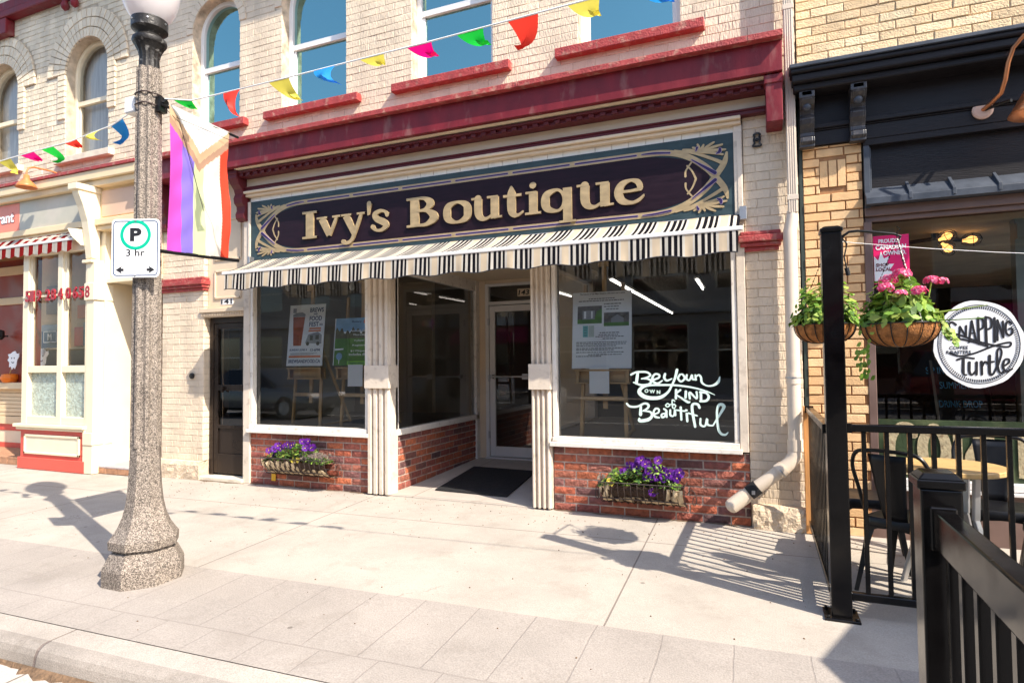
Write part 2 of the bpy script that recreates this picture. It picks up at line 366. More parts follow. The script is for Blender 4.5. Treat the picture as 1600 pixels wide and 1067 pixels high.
m_paper=mat('white paper',(.93,.94,.94),rough=.5,var=.02)
m_navy=mat('navy print',(.015,.05,.14),rough=.5,var=.05)
m_orangep=mat('orange print',(.75,.19,.04),rough=.5,var=.05)
m_amber=mat('amber print',(.42,.075,.012),rough=.45,var=.2,vs=9)
m_grey=mat('grey print',(.30,.31,.33),rough=.5,var=.1)
m_gprint=mat('green print',(.08,.23,.025),rough=.5,var=.3,vs=12)
m_sky=mat('blue print',(.25,.45,.65),rough=.5,var=.2,vs=6)
m_lime=mat('lime print',(.25,.62,.06),rough=.5,var=.05)
m_aqua=mat('aqua paint',(.66,.85,.77),rough=.5,var=.05,vs=30)
m_pink=mat('magenta print',(.72,.012,.13),rough=.4,var=.04)
m_coir=mat('coir liner',(.42,.17,.05),rough=.95,var=.35,vs=40,bump=1.6,bs=160)
m_burlap=mat('burlap liner',(.66,.53,.35),rough=.95,var=.25,vs=14,bump=1.2,bs=90)
m_soil=mat('potting soil',(.055,.032,.02),rough=.95,var=.4,vs=40,bump=1.5,bs=90)
m_wire=mat('rusty wire',(.075,.055,.05),rough=.5,metal=.5,var=.3,vs=20)
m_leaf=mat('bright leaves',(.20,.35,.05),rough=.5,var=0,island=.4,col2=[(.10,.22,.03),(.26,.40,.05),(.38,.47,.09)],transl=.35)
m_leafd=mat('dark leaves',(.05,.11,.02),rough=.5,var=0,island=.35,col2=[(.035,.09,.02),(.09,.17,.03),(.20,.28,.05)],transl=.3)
m_dry=mat('dry stems',(.16,.12,.10),rough=.8,var=0,island=.3,col2=[(.12,.09,.08),(.24,.19,.14)])
m_pansy=mat('purple petals',(.075,.006,.20),rough=.6,var=0,island=.35,col2=[(.06,.006,.17),(.13,.012,.30),(.075,.005,.13)],transl=.25)
m_yel=mat('yellow petals',(.75,.60,.08),rough=.6,var=0,island=.1,transl=.25)
m_geran=mat('pink petals',(.80,.07,.22),rough=.6,var=0,island=.2,col2=[(.78,.05,.17),(.85,.16,.33),(.85,.50,.58)],transl=.25)
m_int=mat('shop interior paint',(.24,.205,.165),rough=.8,var=.06,vs=1)
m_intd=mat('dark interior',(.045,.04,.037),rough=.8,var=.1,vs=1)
m_intf=mat('grey carpet',(.10,.10,.10),rough=.95,var=.15,vs=9,bump=.4,bs=200)
m_slat=mat('beige slatted reflection',(.30,.275,.22),rough=.6,var=.05)
m_redw=mat('dark red paint',(.26,.035,.015),rough=.45,var=.15,vs=3)
m_coral=mat('coral paint',(.63,.095,.065),rough=.5,var=.08,vs=5)
m_rcream=mat('yellow cream paint',(.74,.58,.36),rough=.5,var=.05,vs=4,bump=.1,bs=40)
m_rpale=mat('ivory paint',(.79,.69,.50),rough=.5,var=.04,vs=4)
m_rpink=mat('pale pink paint',(.60,.42,.31),rough=.5,var=.05)
m_rgrey=mat('sage grey sign',(.46,.44,.36),rough=.45,var=.08,vs=3,col2=(.52,.48,.40),cs=2)
m_rredp=mat('red sign fade',(.72,.22,.15),rough=.45,var=.12,vs=3)
m_num=mat('red glitter numeral',(.30,.015,.025),rough=.35,var=.4,vs=40)
m_coffee=mat('old green enamel',(.024,.042,.015),rough=.55,var=.3,vs=7,bump=.3,bs=40,col2=(.055,.07,.028),cs=6,ct=.58)
m_coflet=mat('flaking cream letter',(.40,.33,.20),rough=.7,var=.25,vs=30,bump=.4,bs=80,col2=(.22,.15,.08),cs=28,ct=.6)
m_chalk=mat('blue chalk',(.20,.60,.95),rough=.8,var=.2,vs=60)
m_bulb=emis('lit filament',(1,.45,.12),1.1)
m_tube=emis('lit tube',(1,.95,.87),3)
m_tan_tile=mat('terracotta tile',(.40,.21,.12),rough=.8,var=.25,vs=14,bump=.5,bs=50)
g_shop=glass('shop glass',1.7,.0,tint=(.95,.97,.96),wav=.012)
g_up=glass('coated upper glass',2.0,.30,tint=(.35,.40,.42),gl=(.55,1.0,.98),wav=.02)
g_dark=glass('dark door glass',2.2,.01,tint=(.35,.33,.32))
g_cafe=glass('cafe glass',1.4,.0,tint=(.9,.92,.9),wav=.015)
g_rest=glass('restaurant glass',.7,.0,tint=(.92,.92,.90),wav=.03)
m_text=mat('textured obscure glass',(.36,.43,.38),rough=.25,var=.3,vs=20,bump=1.6,bs=32,spec=.7)
m_orange=mat('pumpkin skin',(.80,.20,.015),rough=.5,var=.12,vs=10)
m_cord=mat('white cord',(.80,.80,.78),rough=.6,var=.05)
# awning canvas: stripes across X
def stripes(name,seq,period,transl=.42,axis=0,off=0):
    m,n,out=newmat(name); L=n.links.new
    tc=N(n,'ShaderNodeTexCoord'); sp=N(n,'ShaderNodeSeparateXYZ'); L(tc.outputs['Object'],sp.inputs[0])
    a=N(n,'ShaderNodeMath',operation='MULTIPLY_ADD'); a.inputs[1].default_value=1/period; a.inputs[2].default_value=off+50; L(sp.outputs[axis],a.inputs[0])
    fr=N(n,'ShaderNodeMath',operation='FRACT'); L(a.outputs[0],fr.inputs[0])
    rp=N(n,'ShaderNodeValToRGB'); rp.color_ramp.interpolation='CONSTANT'; L(fr.outputs[0],rp.inputs[0])
    while len(rp.color_ramp.elements)<len(seq): rp.color_ramp.elements.new(.99)
    for i,(ps,c) in enumerate(seq): rp.color_ramp.elements[i].position=ps; rp.color_ramp.elements[i].color=lin(c)
    no=N(n,'ShaderNodeTexNoise'); no.inputs['Scale'].default_value=9; L(tc.outputs['Object'],no.inputs[0])
    mr=N(n,'ShaderNodeMapRange'); mr.inputs[3].default_value=.85; mr.inputs[4].default_value=1.1; L(no.outputs[0],mr.inputs[0])
    hs=N(n,'ShaderNodeHueSaturation'); L(rp.outputs[0],hs.inputs['Color']); L(mr.outputs[0],hs.inputs['Value'])
    p=N(n,'ShaderNodeBsdfPrincipled'); p.inputs['Roughness'].default_value=.95; p.inputs['Specular IOR Level'].default_value=.05; L(hs.outputs[0],p.inputs['Base Color'])
    t=N(n,'ShaderNodeBsdfTranslucent'); L(hs.outputs[0],t.inputs[0]); ms=N(n,'ShaderNodeMixShader'); ms.inputs[0].default_value=transl
    L(p.outputs[0],ms.inputs[1]); L(t.outputs[0],ms.inputs[2]); L(ms.outputs[0],out.inputs[0]); return m
K=(.014,.013,.018); C1=(.80,.66,.48); C2=(.78,.73,.65); C3=(.30,.28,.27)
m_awn=stripes('striped canvas',[(0,C1),(.17,C2),(.23,K),(.32,C2),(.42,K),(.53,C2),(.60,K),(.71,C2),(.77,K),(.855,C2),(.93,C1)],.252)
RD=(.30,.018,.018); GY=(.48,.46,.42); WH=(.72,.68,.60)
m_rawn=stripes('red striped canvas',[(0,RD),(.48,WH),(.56,GY),(.64,WH),(.70,GY),(.78,WH),(.84,GY),(.92,WH)],.20)
# ================================================================ ground
def brickmat(name,c1,c2,cm,bw,bh,ms,rot=0,offx=0,offy=0,off=0,nz=.1,rough=.85,bump=.5,bs=160,wob=.0,spk=True,stain=.1):
    m,n,out=newmat(name); L=n.links.new
    tc=N(n,'ShaderNodeTexCoord'); mp=N(n,'ShaderNodeMapping'); mp.inputs['Rotation'].default_value=(0,0,rot); mp.inputs['Location'].default_value=(offx,offy,0); L(tc.outputs['Object'],mp.inputs[0]); v=mp.outputs[0]
    if wob:
        no=N(n,'ShaderNodeTexNoise'); no.inputs['Scale'].default_value=3; no.inputs['Detail'].default_value=4; L(v,no.inputs[0])
        s1=N(n,'ShaderNodeVectorMath',operation='SUBTRACT'); s1.inputs[1].default_value=(.5,.5,.5); L(no.outputs['Color'],s1.inputs[0])
        s2=N(n,'ShaderNodeVectorMath',operation='SCALE'); s2.inputs['Scale'].default_value=wob; L(s1.outputs[0],s2.inputs[0])
        s3=N(n,'ShaderNodeVectorMath',operation='ADD'); L(v,s3.inputs[0]); L(s2.outputs[0],s3.inputs[1]); v=s3.outputs[0]
    b=N(n,'ShaderNodeTexBrick'); b.offset=off; b.inputs['Color1'].default_value=lin(c1); b.inputs['Color2'].default_value=lin(c2); b.inputs['Mortar'].default_value=lin(cm)
    b.inputs['Scale'].default_value=1; b.inputs['Mortar Size'].default_value=ms; b.inputs['Mortar Smooth'].default_value=.3; b.inputs['Brick Width'].default_value=bw; b.inputs['Row Height'].default_value=bh; L(v,b.inputs[0])
    c=b.outputs['Color']
    no=N(n,'ShaderNodeTexNoise'); no.inputs['Scale'].default_value=1.3; no.inputs['Detail'].default_value=8; no.inputs['Roughness'].default_value=.7; L(tc.outputs['Object'],no.inputs[0])
    mr=N(n,'ShaderNodeMapRange'); mr.inputs[1].default_value=.3; mr.inputs[2].default_value=.7; mr.inputs[3].default_value=1-stain; mr.inputs[4].default_value=1+stain; L(no.outputs[0],mr.inputs[0])
    n2=N(n,'ShaderNodeTexNoise'); n2.inputs['Scale'].default_value=bs; n2.inputs['Detail'].default_value=3; L(tc.outputs['Object'],n2.inputs[0])
    m2=N(n,'ShaderNodeMapRange'); m2.inputs[1].default_value=.3; m2.inputs[2].default_value=.7; m2.inputs[3].default_value=1-nz; m2.inputs[4].default_value=1+nz; L(n2.outputs[0],m2.inputs[0])
    mu=N(n,'ShaderNodeMath',operation='MULTIPLY'); L(mr.outputs[0],mu.inputs[0]); L(m2.outputs[0],mu.inputs[1])
    hs=N(n,'ShaderNodeHueSaturation'); L(c,hs.inputs['Color']); L(mu.outputs[0],hs.inputs['Value']); c=hs.outputs[0]
    n3=N(n,'ShaderNodeTexNoise'); n3.inputs['Scale'].default_value=2.3; n3.inputs['Detail'].default_value=10; n3.inputs['Roughness'].default_value=.72; n3.inputs['Distortion'].default_value=.6; L(tc.outputs['Object'],n3.inputs[0])
    m3=N(n,'ShaderNodeMapRange'); m3.inputs[1].default_value=.54; m3.inputs[2].default_value=.74; m3.inputs[3].default_value=0; m3.inputs[4].default_value=stain*3.2; L(n3.outputs[0],m3.inputs[0])
    x3=N(n,'ShaderNodeMix',data_type='RGBA'); x3.inputs[7].default_value=(c1[0]*.55,c1[1]*.52,c1[2]*.48,1); L(m3.outputs[0],x3.inputs[0]); L(c,x3.inputs[6]); c=x3.outputs[2]
    v4=N(n,'ShaderNodeTexVoronoi',feature='DISTANCE_TO_EDGE'); v4.inputs['Scale'].default_value=.42
    d4=N(n,'ShaderNodeVectorMath',operation='SCALE'); d4.inputs['Scale'].default_value=.35; L(n3.outputs['Color'],d4.inputs[0]); e4=N(n,'ShaderNodeVectorMath',operation='ADD'); L(tc.outputs['Object'],e4.inputs[0]); L(d4.outputs[0],e4.inputs[1]); L(e4.outputs[0],v4.inputs[0])
    l4=N(n,'ShaderNodeMath',operation='LESS_THAN'); l4.inputs[1].default_value=.0022; L(v4.outputs['Distance'],l4.inputs[0])
    g4=N(n,'ShaderNodeMath',operation='GREATER_THAN'); g4.inputs[1].default_value=.56; L(no.outputs[0],g4.inputs[0])
    a4=N(n,'ShaderNodeMath',operation='MULTIPLY'); L(l4.outputs[0],a4.inputs[0]); L(g4.outputs[0],a4.inputs[1]); b4=N(n,'ShaderNodeMath',operation='MULTIPLY'); b4.inputs[1].default_value=.32 if spk else 0; L(a4.outputs[0],b4.inputs[0])
    x4=N(n,'ShaderNodeMix',data_type='RGBA'); x4.inputs[7].default_value=(.10,.08,.065,1); L(b4.outputs[0],x4.inputs[0]); L(c,x4.inputs[6]); c=x4.outputs[2]
    if spk:   # small dark gum spots and grit
        vo=N(n,'ShaderNodeTexVoronoi'); vo.inputs['Scale'].default_value=5.5; vo.inputs['Randomness'].default_value=1; L(tc.outputs['Object'],vo.inputs[0])
        sp=N(n,'ShaderNodeSeparateColor'); L(vo.outputs['Color'],sp.inputs[0])
        th=N(n,'ShaderNodeMath',operation='MULTIPLY'); th.inputs[1].default_value=.085; L(sp.outputs[0],th.inputs[0])
        lt=N(n,'ShaderNodeMath',operation='LESS_THAN'); L(vo.outputs['Distance'],lt.inputs[0]); L(th.outputs[0],lt.inputs[1])
        g=N(n,'ShaderNodeMath',operation='GREATER_THAN'); g.inputs[1].default_value=.45; L(sp.outputs[1],g.inputs[0])
        an=N(n,'ShaderNodeMath',operation='MULTIPLY'); L(lt.outputs[0],an.inputs[0]); L(g.outputs[0],an.inputs[1])
        a3=N(n,'ShaderNodeMath',operation='MULTIPLY'); a3.inputs[1].default_value=.55; L(an.outputs[0],a3.inputs[0])
        mx=N(n,'ShaderNodeMix',data_type='RGBA'); mx.inputs[7].default_value=(.08,.065,.055,1); L(a3.outputs[0],mx.inputs[0]); L(c,mx.inputs[6]); c=mx.outputs[2]
    p=N(n,'ShaderNodeBsdfPrincipled'); p.inputs['Roughness'].default_value=rough; p.inputs['Specular IOR Level'].default_value=.3; L(c,p.inputs['Base Color'])
    ad=N(n,'ShaderNodeMath',operation='MULTIPLY_ADD'); ad.inputs[1].default_value=-2.5; L(b.outputs['Fac'],ad.inputs[0]); L(n2.outputs[0],ad.inputs[2])
    bu=N(n,'ShaderNodeBump'); bu.inputs['Strength'].default_value=bump; bu.inputs['Distance'].default_value=.004; L(ad.outputs[0],bu.inputs['Height']); L(bu.outputs[0],p.inputs['Normal']); L(p.outputs[0],out.inputs[0]); return m
RT=-math.atan(.027)
m_slab=brickmat('sidewalk concrete',(.405,.362,.312),(.39,.348,.30),(.21,.175,.15),2.85,1.62,.006,rot=RT,offx=.87,offy=.65,nz=.14,stain=.15,bump=.45)
m_pav=brickmat('stamped concrete band',(.335,.298,.264),(.322,.286,.254),(.285,.25,.222),.34,.95,.005,rot=RT,offx=.1,offy=.93,off=.37,nz=.16,stain=.13,bump=.5,bs=120,wob=.03)
m_kerb=brickmat('kerb concrete',(.40,.357,.312),(.39,.347,.302),(.22,.18,.15),2.4,9,.007,rot=RT,offx=3.55,offy=4.5,nz=.22,stain=.24,bump=.5,spk=False)
m_asph=brickmat('asphalt',(.13,.125,.12),(.13,.125,.12),(.12,.115,.11),40,40,.01,nz=.3,stain=.2,bump=.8,bs=260,spk=False)
m_gut=brickmat('gutter concrete',(.50,.45,.40),(.49,.44,.39),(.2,.17,.14),2.4,9,.008,rot=RT,offx=3.55,offy=4.5,nz=.15,stain=.16,bump=.5,spk=False)
m_rec=brickmat('recess concrete',(.44,.39,.34),(.44,.39,.34),(.2,.17,.14),3,3,.005,nz=.12,stain=.15,bump=.4)
def ky(x,y): return y+.027*(x+3.2)
def strip(ya,yb,za,zb,x0=-45,x1=45,bend=True,mb=None,n=1):
    mb=mb or MB()
    for i in range(n):
        a=x0+(x1-x0)*i/n; b=x0+(x1-x0)*(i+1)/n
        mb.f([(a,ky(a,ya),za),(b,ky(b,ya),za),(b,ky(b,yb) if bend else .35,zb),(a,ky(a,yb) if bend else .35,zb)])
    return mb
def gz(x,y): return min(0,.02*y)
mb=MB()
for (xa,xb) in ((-14,14),):
    for (y0,y1,b0,b1) in ((-2.22,-.0,True,False),):
        mb.f([(xa,ky(xa,-2.22),.02*ky(xa,-2.22)),(xb,ky(xb,-2.22),.02*ky(xb,-2.22)),(xb,0,0),(xa,0,0)])
        mb.f([(xa,0,0),(xb,0,0),(xb,.6,0),(xa,.6,0)])
struct('sidewalk',mb,m_slab)
mb=MB(); xa,xb=-14,14
mb.f([(xa,ky(xa,-3.155),.02*ky(xa,-3.155)),(xb,ky(xb,-3.155),.02*ky(xb,-3.155)),(xb,ky(xb,-2.22),.02*ky(xb,-2.22)),(xa,ky(xa,-2.22),.02*ky(xa,-2.22))])
struct('paver_band',mb,m_pav)
mb=MB()   # kerb: flat top, rolled nose, sloping face
prof=[(-3.157,-.066),(-3.29,-.069),(-3.325,-.075),(-3.35,-.093),(-3.362,-.12),(-3.375,-.19),(-3.375,-.3)]
for (a,b) in zip(prof,prof[1:]):
    q=[(xa,ky(xa,a[0]),a[1]+.02*(.027*(xa+3.2))),(xb,ky(xb,a[0]),a[1]+.02*.027*(xb+3.2)),(xb,ky(xb,b[0]),b[1]+.02*.027*(xb+3.2)),(xa,ky(xa,b[0]),b[1]+.02*.027*(xa+3.2))]
    mb.f(q[::-1])
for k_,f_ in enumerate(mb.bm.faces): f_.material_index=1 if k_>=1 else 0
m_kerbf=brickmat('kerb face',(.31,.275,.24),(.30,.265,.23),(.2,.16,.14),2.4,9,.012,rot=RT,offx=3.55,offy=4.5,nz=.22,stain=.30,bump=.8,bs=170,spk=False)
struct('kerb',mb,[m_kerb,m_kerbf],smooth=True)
mb=MB(); mb.f([(xa,ky(xa,-3.85),-.196),(xb,ky(xb,-3.85),-.196),(xb,ky(xb,-3.37),-.184),(xa,ky(xa,-3.37),-.184)]); struct('gutter',mb,m_gut)
mb=MB(); mb.f([(-60,-16.8,-.2),(60,-16.8,-.2),(60,-3.2,-.2),(-60,-3.2,-.2)]); struct('road',mb,m_asph)
mb=MB(); mb.f([(-200,-200,-.42),(200,-200,-.42),(200,200,-.42),(-200,200,-.42)]); struct('ground',mb,m_asph)
m_paint=mat('road paint',(.72,.70,.64),rough=.7,var=.2,vs=8)
mb=MB(); mb.f([(-60,-9.75,-.195),(60,-9.75,-.195),(60,-9.62,-.195),(-60,-9.62,-.195)]); struct('road_marking',mb,m_paint)
mb=MB(); mb.box(-60,60,-22,-16.8,-.35,-.05); struct('far_sidewalk',mb,m_kerb)
# brown grit lying along the kerb foot
m_grit=mat('gutter grit',(.17,.105,.06),rough=.95,var=.4,vs=30,bump=1.2,bs=90)
mb=MB(); xs=[-6+.05*i for i in range(150)]; E=[]
for i,x in enumerate(xs):
    w_=.05+.035*math.sin(x*2.1)+.03*math.sin(x*7.3+1)+rnd.uniform(-.02,.02); E.append((x,max(.015,w_)))
for (x,a),(x2,b) in zip(E,E[1:]):
    ya=-3.372; 
    p=[(x,ky(x,ya),-.165),(x2,ky(x2,ya),-.165),(x2,ky(x2,ya-b*.5),-.172),(x,ky(x,ya-a*.5),-.172)]
    mb.f(p[::-1]); q=[p[3],p[2],(x2,ky(x2,ya-b),-.186),(x,ky(x,ya-a),-.186)]; mb.f(q[::-1])
o=build('gutter_dirt',mb,m_grit); tag(o,'brown grit gathered in the gutter along the foot of the kerb','dirt',kind='stuff')
# ================================================================ boutique building
B=thing('shop_building','two storey cream painted brick building with maroon cornice over a boutique front','building',(-3.3,0,0))
ZT=7.6
# upper wall, openings (cx, r, z bottom, z spring)
OPS=[(-6.05,.385,4.24,5.44),(-4.575,.45,4.24,5.46),(-2.84,.46,4.24,5.46),(-1.06,.46,4.24,5.46)]
mb=MB(); wall_slab(mb,-7.05,.29,3.5,ZT,0,.30,OPS); mb.box(-7.05,.29,.101,.3,2.46,3.499)
mb.mi=0
build('wall',mb,[m_cjoint],B)
mb=MB(); hs=[ahole(c,r,b,s,.11) for c,r,b,s in OPS]
bricks(mb,-7.05,.29,3.82,ZT,fXZ(0),bl=.215,bh=.0735,jt=.005,pr=.0045,holes=hs,jit=.003)
for c,r,b,s in OPS: voussoirs(mb,c,s,r,r+.11,0,.012,17)
build('upper_brickwork',mb,[m_cream],B)
mb=MB(); bricks(mb,-.12,.285,0.17,3.58,fXZ(-.0),bl=.21,bh=.0735,jt=.0055,pr=.0048,jit=.0028); mb.box(-.118,.283,0.001,.28,0,3.6)
build('brick_pier',mb,[m_cream],B)
mb=MB(); bricks(mb,-6.92,-6.22,.22,3.5,fXZ(-.0),bl=.21,bh=.0735,jt=.0055,pr=.0048,jit=.0028); mb.box(-6.918,-6.222,0.001,.28,0,3.6); 
bricks(mb,0.0,.24,.22,3.5,fYZ(-6.22),bl=.21,bh=.0735,jt=.0055,pr=.005)
build('brick_pier',mb,[m_cream],B)
def capm(x0,x1,z0,z1):
    m=MB()
    for (d,a,b) in ((.035,0,.035),(.06,.035,.07),(.085,.07,.125),(.06,.125,.16)):
        k=(z1-z0)/.16; m.box(x0-d*.6,x1+d*.6,-d,.05,z0+a*k,z0+b*k-.0005)
    return m
build('pier_cap',capm(-6.92,-6.22,2.255,2.415),m_sillr,B,bevel=.008,bseg=2)
build('pier_cap',capm(-.12,.115,2.235,2.395),m_sillr,B,bevel=.008,bseg=2)
def pedestal(x0,x1,z1):
    m=MB(); nx=14;nz=5
    G=[[m.bm.verts.new((x0+(x1-x0)*i/nx+rnd.uniform(-.004,.004),-.075+rnd.uniform(-.008,.008)-(.0 if j<nz else -.02),z1*j/nz)) for i in range(nx+1)] for j in range(nz+1)]
    for j in range(nz):
        for i in range(nx): m.bm.faces.new((G[j][i],G[j][i+1],G[j+1][i+1],G[j+1][i]))
    top=[m.bm.verts.new((v.co.x,.05,z1+.015)) for v in G[nz]]
    for i in range(nx): m.bm.faces.new((G[nz][i],G[nz][i+1],top[i+1],top[i]))
    for k in (0,nx):
        c=[m.bm.verts.new((G[j][k].co.x,.05,G[j][k].co.z)) for j in range(nz+1)]
        for j in range(nz): m.bm.faces.new((c[j],G[j][k],G[j+1][k],c[j+1]) if k==0 else (G[j][k],c[j],c[j+1],G[j+1][k]))
    return m
build('pier_base',pedestal(-.105,.29,.185),m_concrete_w,B)
build('pier_base',pedestal(-6.93,-6.2,.21),m_concrete_w,B)
# main roof cornice, high above the picture: its eaves shade the top of the wall
mb=MB(); mb.box(-7.05,.29,-.9,.3,7.65,7.85); mb.box(-7.05,.29,-.4,.3,7.4,7.648); build('roof_cornice',mb,m_maroon,B)
mb=MB(); mb.box(-7.05,.29,.3,12.6,7.61,7.75); mb.box(-7.05,-6.95,.302,12.6,2.6,7.6); mb.box(.19,.29,.302,12.6,0,7.6); mb.box(-7.05,.29,12.6,12.8,0,7.7); build('roof',mb,m_intd,B)
# upper windows
def sash_window(cx,r,zb,zs,parent,fm_,gm,sill=None,reveal=.14,head=m_vinyl,sw=.20,lit=False,curtain=None):
    y=.13
    mb=MB()
    fr=[(cx-r,zb)]+[(cx-r,zs)]+arcpts((cx,zs),r,PI,0,20)[1:-1]+[(cx+r,zs),(cx+r,zb)]
    fw_=.05
    P=[(cx-r+fw_/2,zb,fw_),(cx-r+fw_/2,zs,fw_)]+[(p[0],p[1],fw_) for p in arcpts((cx,zs),r-fw_/2,PI,0,20)[1:-1]]+[(cx+r-fw_/2,zs,fw_),(cx+r-fw_/2,zb,fw_)]
    mb.ribbon(P,fXZ(y),-.06,.02,smooth=False,caps=False)
    zm=5.02
    mb.box(cx-r+.03,cx+r-.03,y-.005,y+.05,zm-.03,zm+.035); mb.box(cx-r+.03,cx+r-.03,y-.004,y+.06,zb,zb+.055)
    mb.box(cx-r+.05,cx-r+.082,y+.012,y+.05,zb+.05,zm-.03); mb.box(cx+r-.082,cx+r-.05,y+.012,y+.05,zb+.05,zm-.03)
    f=build('window',mb,fm_,parent,bevel=.004)
    mb=MB(); mb.f([(cx-r+.05,y+.03,zb+.05),(cx+r-.05,y+.03,zb+.05),(cx+r-.05,y+.03,zm-.02),(cx-r+.05,y+.03,zm-.02)])
    a=arcpts((cx,zs),r-.045,0,PI,20); mb.f([(cx-r+.045,y+.022,zm+.03),(cx+r-.045,y+.022,zm+.03)]+[(p[0],y+.022,p[1]) for p in a]); build('pane',mb,gm,f)
    if sill: 
        mb=MB(); mb.box(cx-r-sw,cx+r+sw,-.085,.12,zb-.085,zb-.001); build('sill',mb,sill,f,bevel=.006,bseg=2)
    mb=MB(); mb.box(cx-r-.3,cx+r+.3,1.6,1.65,zb-.5,zs+r+.4); mb.box(cx-r-.3,cx+r+.3,.302,1.65,zs+r+.3,zs+r+.4)
    mb.mi=1
    if curtain: mb.f([(cx-r,y+.12,zb),(cx+r,y+.12,zb),(cx+r,y+.12,zs+r),(cx-r,y+.12,zs+r)])
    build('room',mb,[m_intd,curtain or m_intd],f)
    if lit:
        mb=MB(); mb.lathe([(.075,0),(.075,.012),(.06,.014)],20,(0,0)); 
        for v in mb.bm.verts: v.co+=Vector((cx-.12,.75,zs+r+.28))
        build('downlight',mb,emis('lit downlight',(1,.9,.75),14),f)
    return f
for i,(c,r,b,s) in enumerate(OPS): sash_window(c,r,b,s,B,m_vinyl,g_up,m_sillr,lit=(i==1),sw=.145 if i==0 else .2)
# shopfront cornice
mb=MB()
mb.box(-6.95,.185,-.28,.02,3.58,3.82); build('cornice_fascia',mb,m_maroon,B,bevel=.004)
mb=MB(); mb.hexa([(-6.95,-.35,3.821),(.19,-.35,3.821),(.19,.0,3.821),(-6.95,.0,3.821),(-6.95,-.35,3.868),(.19,-.35,3.868),(.19,.0,3.985),(-6.95,.0,3.985)])
for x in (-6.2,-4.1,-2.0,-.05):
    mb.box(x-.008,x+.008,-.353,-.349,3.823,3.866)
build('cornice_flashing',mb,m_sillr,B,bevel=.003)
mb=MB(); mb.box(-5.5,.06,-.235,.015,3.567,3.579); build('cream_bead',mb,m_board,B,bevel=.003)
mb=MB(); mb.box(-5.5,.06,-.15,.015,3.50,3.557); mb.box(-5.5,.06,-.19,.014,3.535,3.5568)
x=-5.48
while x<.04: mb.box(x,x+.05,-.175,-.15,3.503,3.534); x+=.105
build('dentil_moulding',mb,m_dent,B,bevel=.002)
mb=MB(); mb.box(-5.5,.06,-.045,.012,3.402,3.4995); build('frieze_board',mb,m_board,B,bevel=.002)
mb=MB(); mb.box(-5.5,.06,-.075,.012,3.352,3.401); mb.box(-5.5,.06,-.09,.012,3.385,3.4005); build('maroon_band',mb,m_dent,B,bevel=.006,bseg=2)
mb=MB(); mb.box(-5.5,-.13,-.10,.012,3.322,3.351); mb.box(-5.5,-.13,-.07,.012,3.29,3.3215); build('cream_moulding',mb,m_board,B,bevel=.008,bseg=2)
mb=MB(); x=-5.47
while x<-.17: mb.box(x,min(x+.148,-.165),-.018,.01,3.236,3.289); x+=.152
build('tile_course',mb,m_tile,B,bevel=.002)
def console(x0,x1,z0,z1,dep,nm,mt):
    h=z1-z0; pr=[(0,0)]+[(dep*a,h*b) for a,b in ((.25,0),(.42,.05),(.45,.14),(.36,.22),(.38,.30),(.55,.36),(.60,.46),(.50,.55),(.58,.64),(.80,.72),(1,.84),(1,1))]+[(0,1*h)]
    mb=MB(); mb.prism(pr[::-1],lambda u,v,d:Vector((d,-u,z0+v)),x0,x1); mb.box(x0-.012,x1+.012,-dep-.012,0,z1-.05,z1-.0005)
    return build(nm,mb,mt,B,bevel=.006,bseg=2)
console(-5.63,-5.50,3.02,3.575,.20,'bracket',m_dent); console(-6.90,-6.78,3.02,3.575,.20,'bracket',m_dent)
mb=MB(); mb.box(.06,.182,-.25,0,3.20,3.579); mb.box(.05,.188,-.26,0,3.50,3.57); build('bracket',mb,m_maroon,B,bevel=.006)
# panel over door 141 and the strip left of the sign
mb=MB(); mb.box(-6.21,-5.56,.05,.09,2.03,3.5)
for (za,zb) in ((2.16,2.48),(2.62,3.10)):
    for q in ((-6.09,-5.68,za-.012,za+.012),(-6.09,-5.68,zb-.012,zb+.012),(-6.10,-6.076,za-.012,zb+.012),(-5.70,-5.676,za-.012,zb+.012)): mb.box(q[0],q[1],.035,.05,q[2],q[3])
build('panel',mb,m_board,B,bevel=.003)
mb=MB(); mb.box(-6.26,-5.56,-.03,.09,1.985,2.03); x=-6.25
while x<-5.57: mb.box(x,x+.014,-.018,.02,1.945,1.984); x+=.026
mb.box(-6.26,-5.56,-.005,.09,1.93,1.985); build('door_hood',mb,m_board,B,bevel=.002)
mb=MB(); mb.box(-6.0,-5.80,.046,.049,2.075,2.15); mb.mi=1; mb.text('141',fXZ(.049),-5.99,2.085,.055,.003,.006,wid=.17,bold=.018); build('house_number',mb,[m_signw,m_ink],B)
# door 141: bronze storm door
mb=MB(); y=.09
for q in ((-6.195,-6.14,.03,1.93),(-5.60,-5.56,.03,1.93)): mb.box(q[0],q[1],y-.02,y+.06,q[2],q[3])
mb.box(-6.14,-5.60,y-.02,y+.06,1.86,1.93); d=build('door',mb,m_dbrown,B,bevel=.003)
mb=MB()
for q in ((-6.135,-6.075,.07,1.855),(-5.66,-5.605,.07,1.855)): mb.box(q[0],q[1],y-.012,y+.03,q[2],q[3])
for q in ((.07,.30),(.60,.64),(1.05,1.12),(1.79,1.855)): mb.box(-6.075,-5.66,y-.012,y+.03,q[0],q[1])
mb.box(-6.075,-5.66,y+.005,y+.02,.30,.60); build('storm_frame',mb,m_dbrown,d,bevel=.003)
mb=MB()
for a,b in ((.64,1.05),(1.12,1.79)): mb.f([(-6.075,y+.012,a),(-5.66,y+.012,a),(-5.66,y+.012,b),(-6.075,y+.012,b)])
build('pane',mb,g_dark,d)
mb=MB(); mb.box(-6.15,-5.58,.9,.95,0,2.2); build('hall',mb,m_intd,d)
mb=MB(); mb.box(-6.0,-5.97,y-.04,y-.012,1.03,1.10); build('handle',mb,m_dbrown,d,bevel=.004)
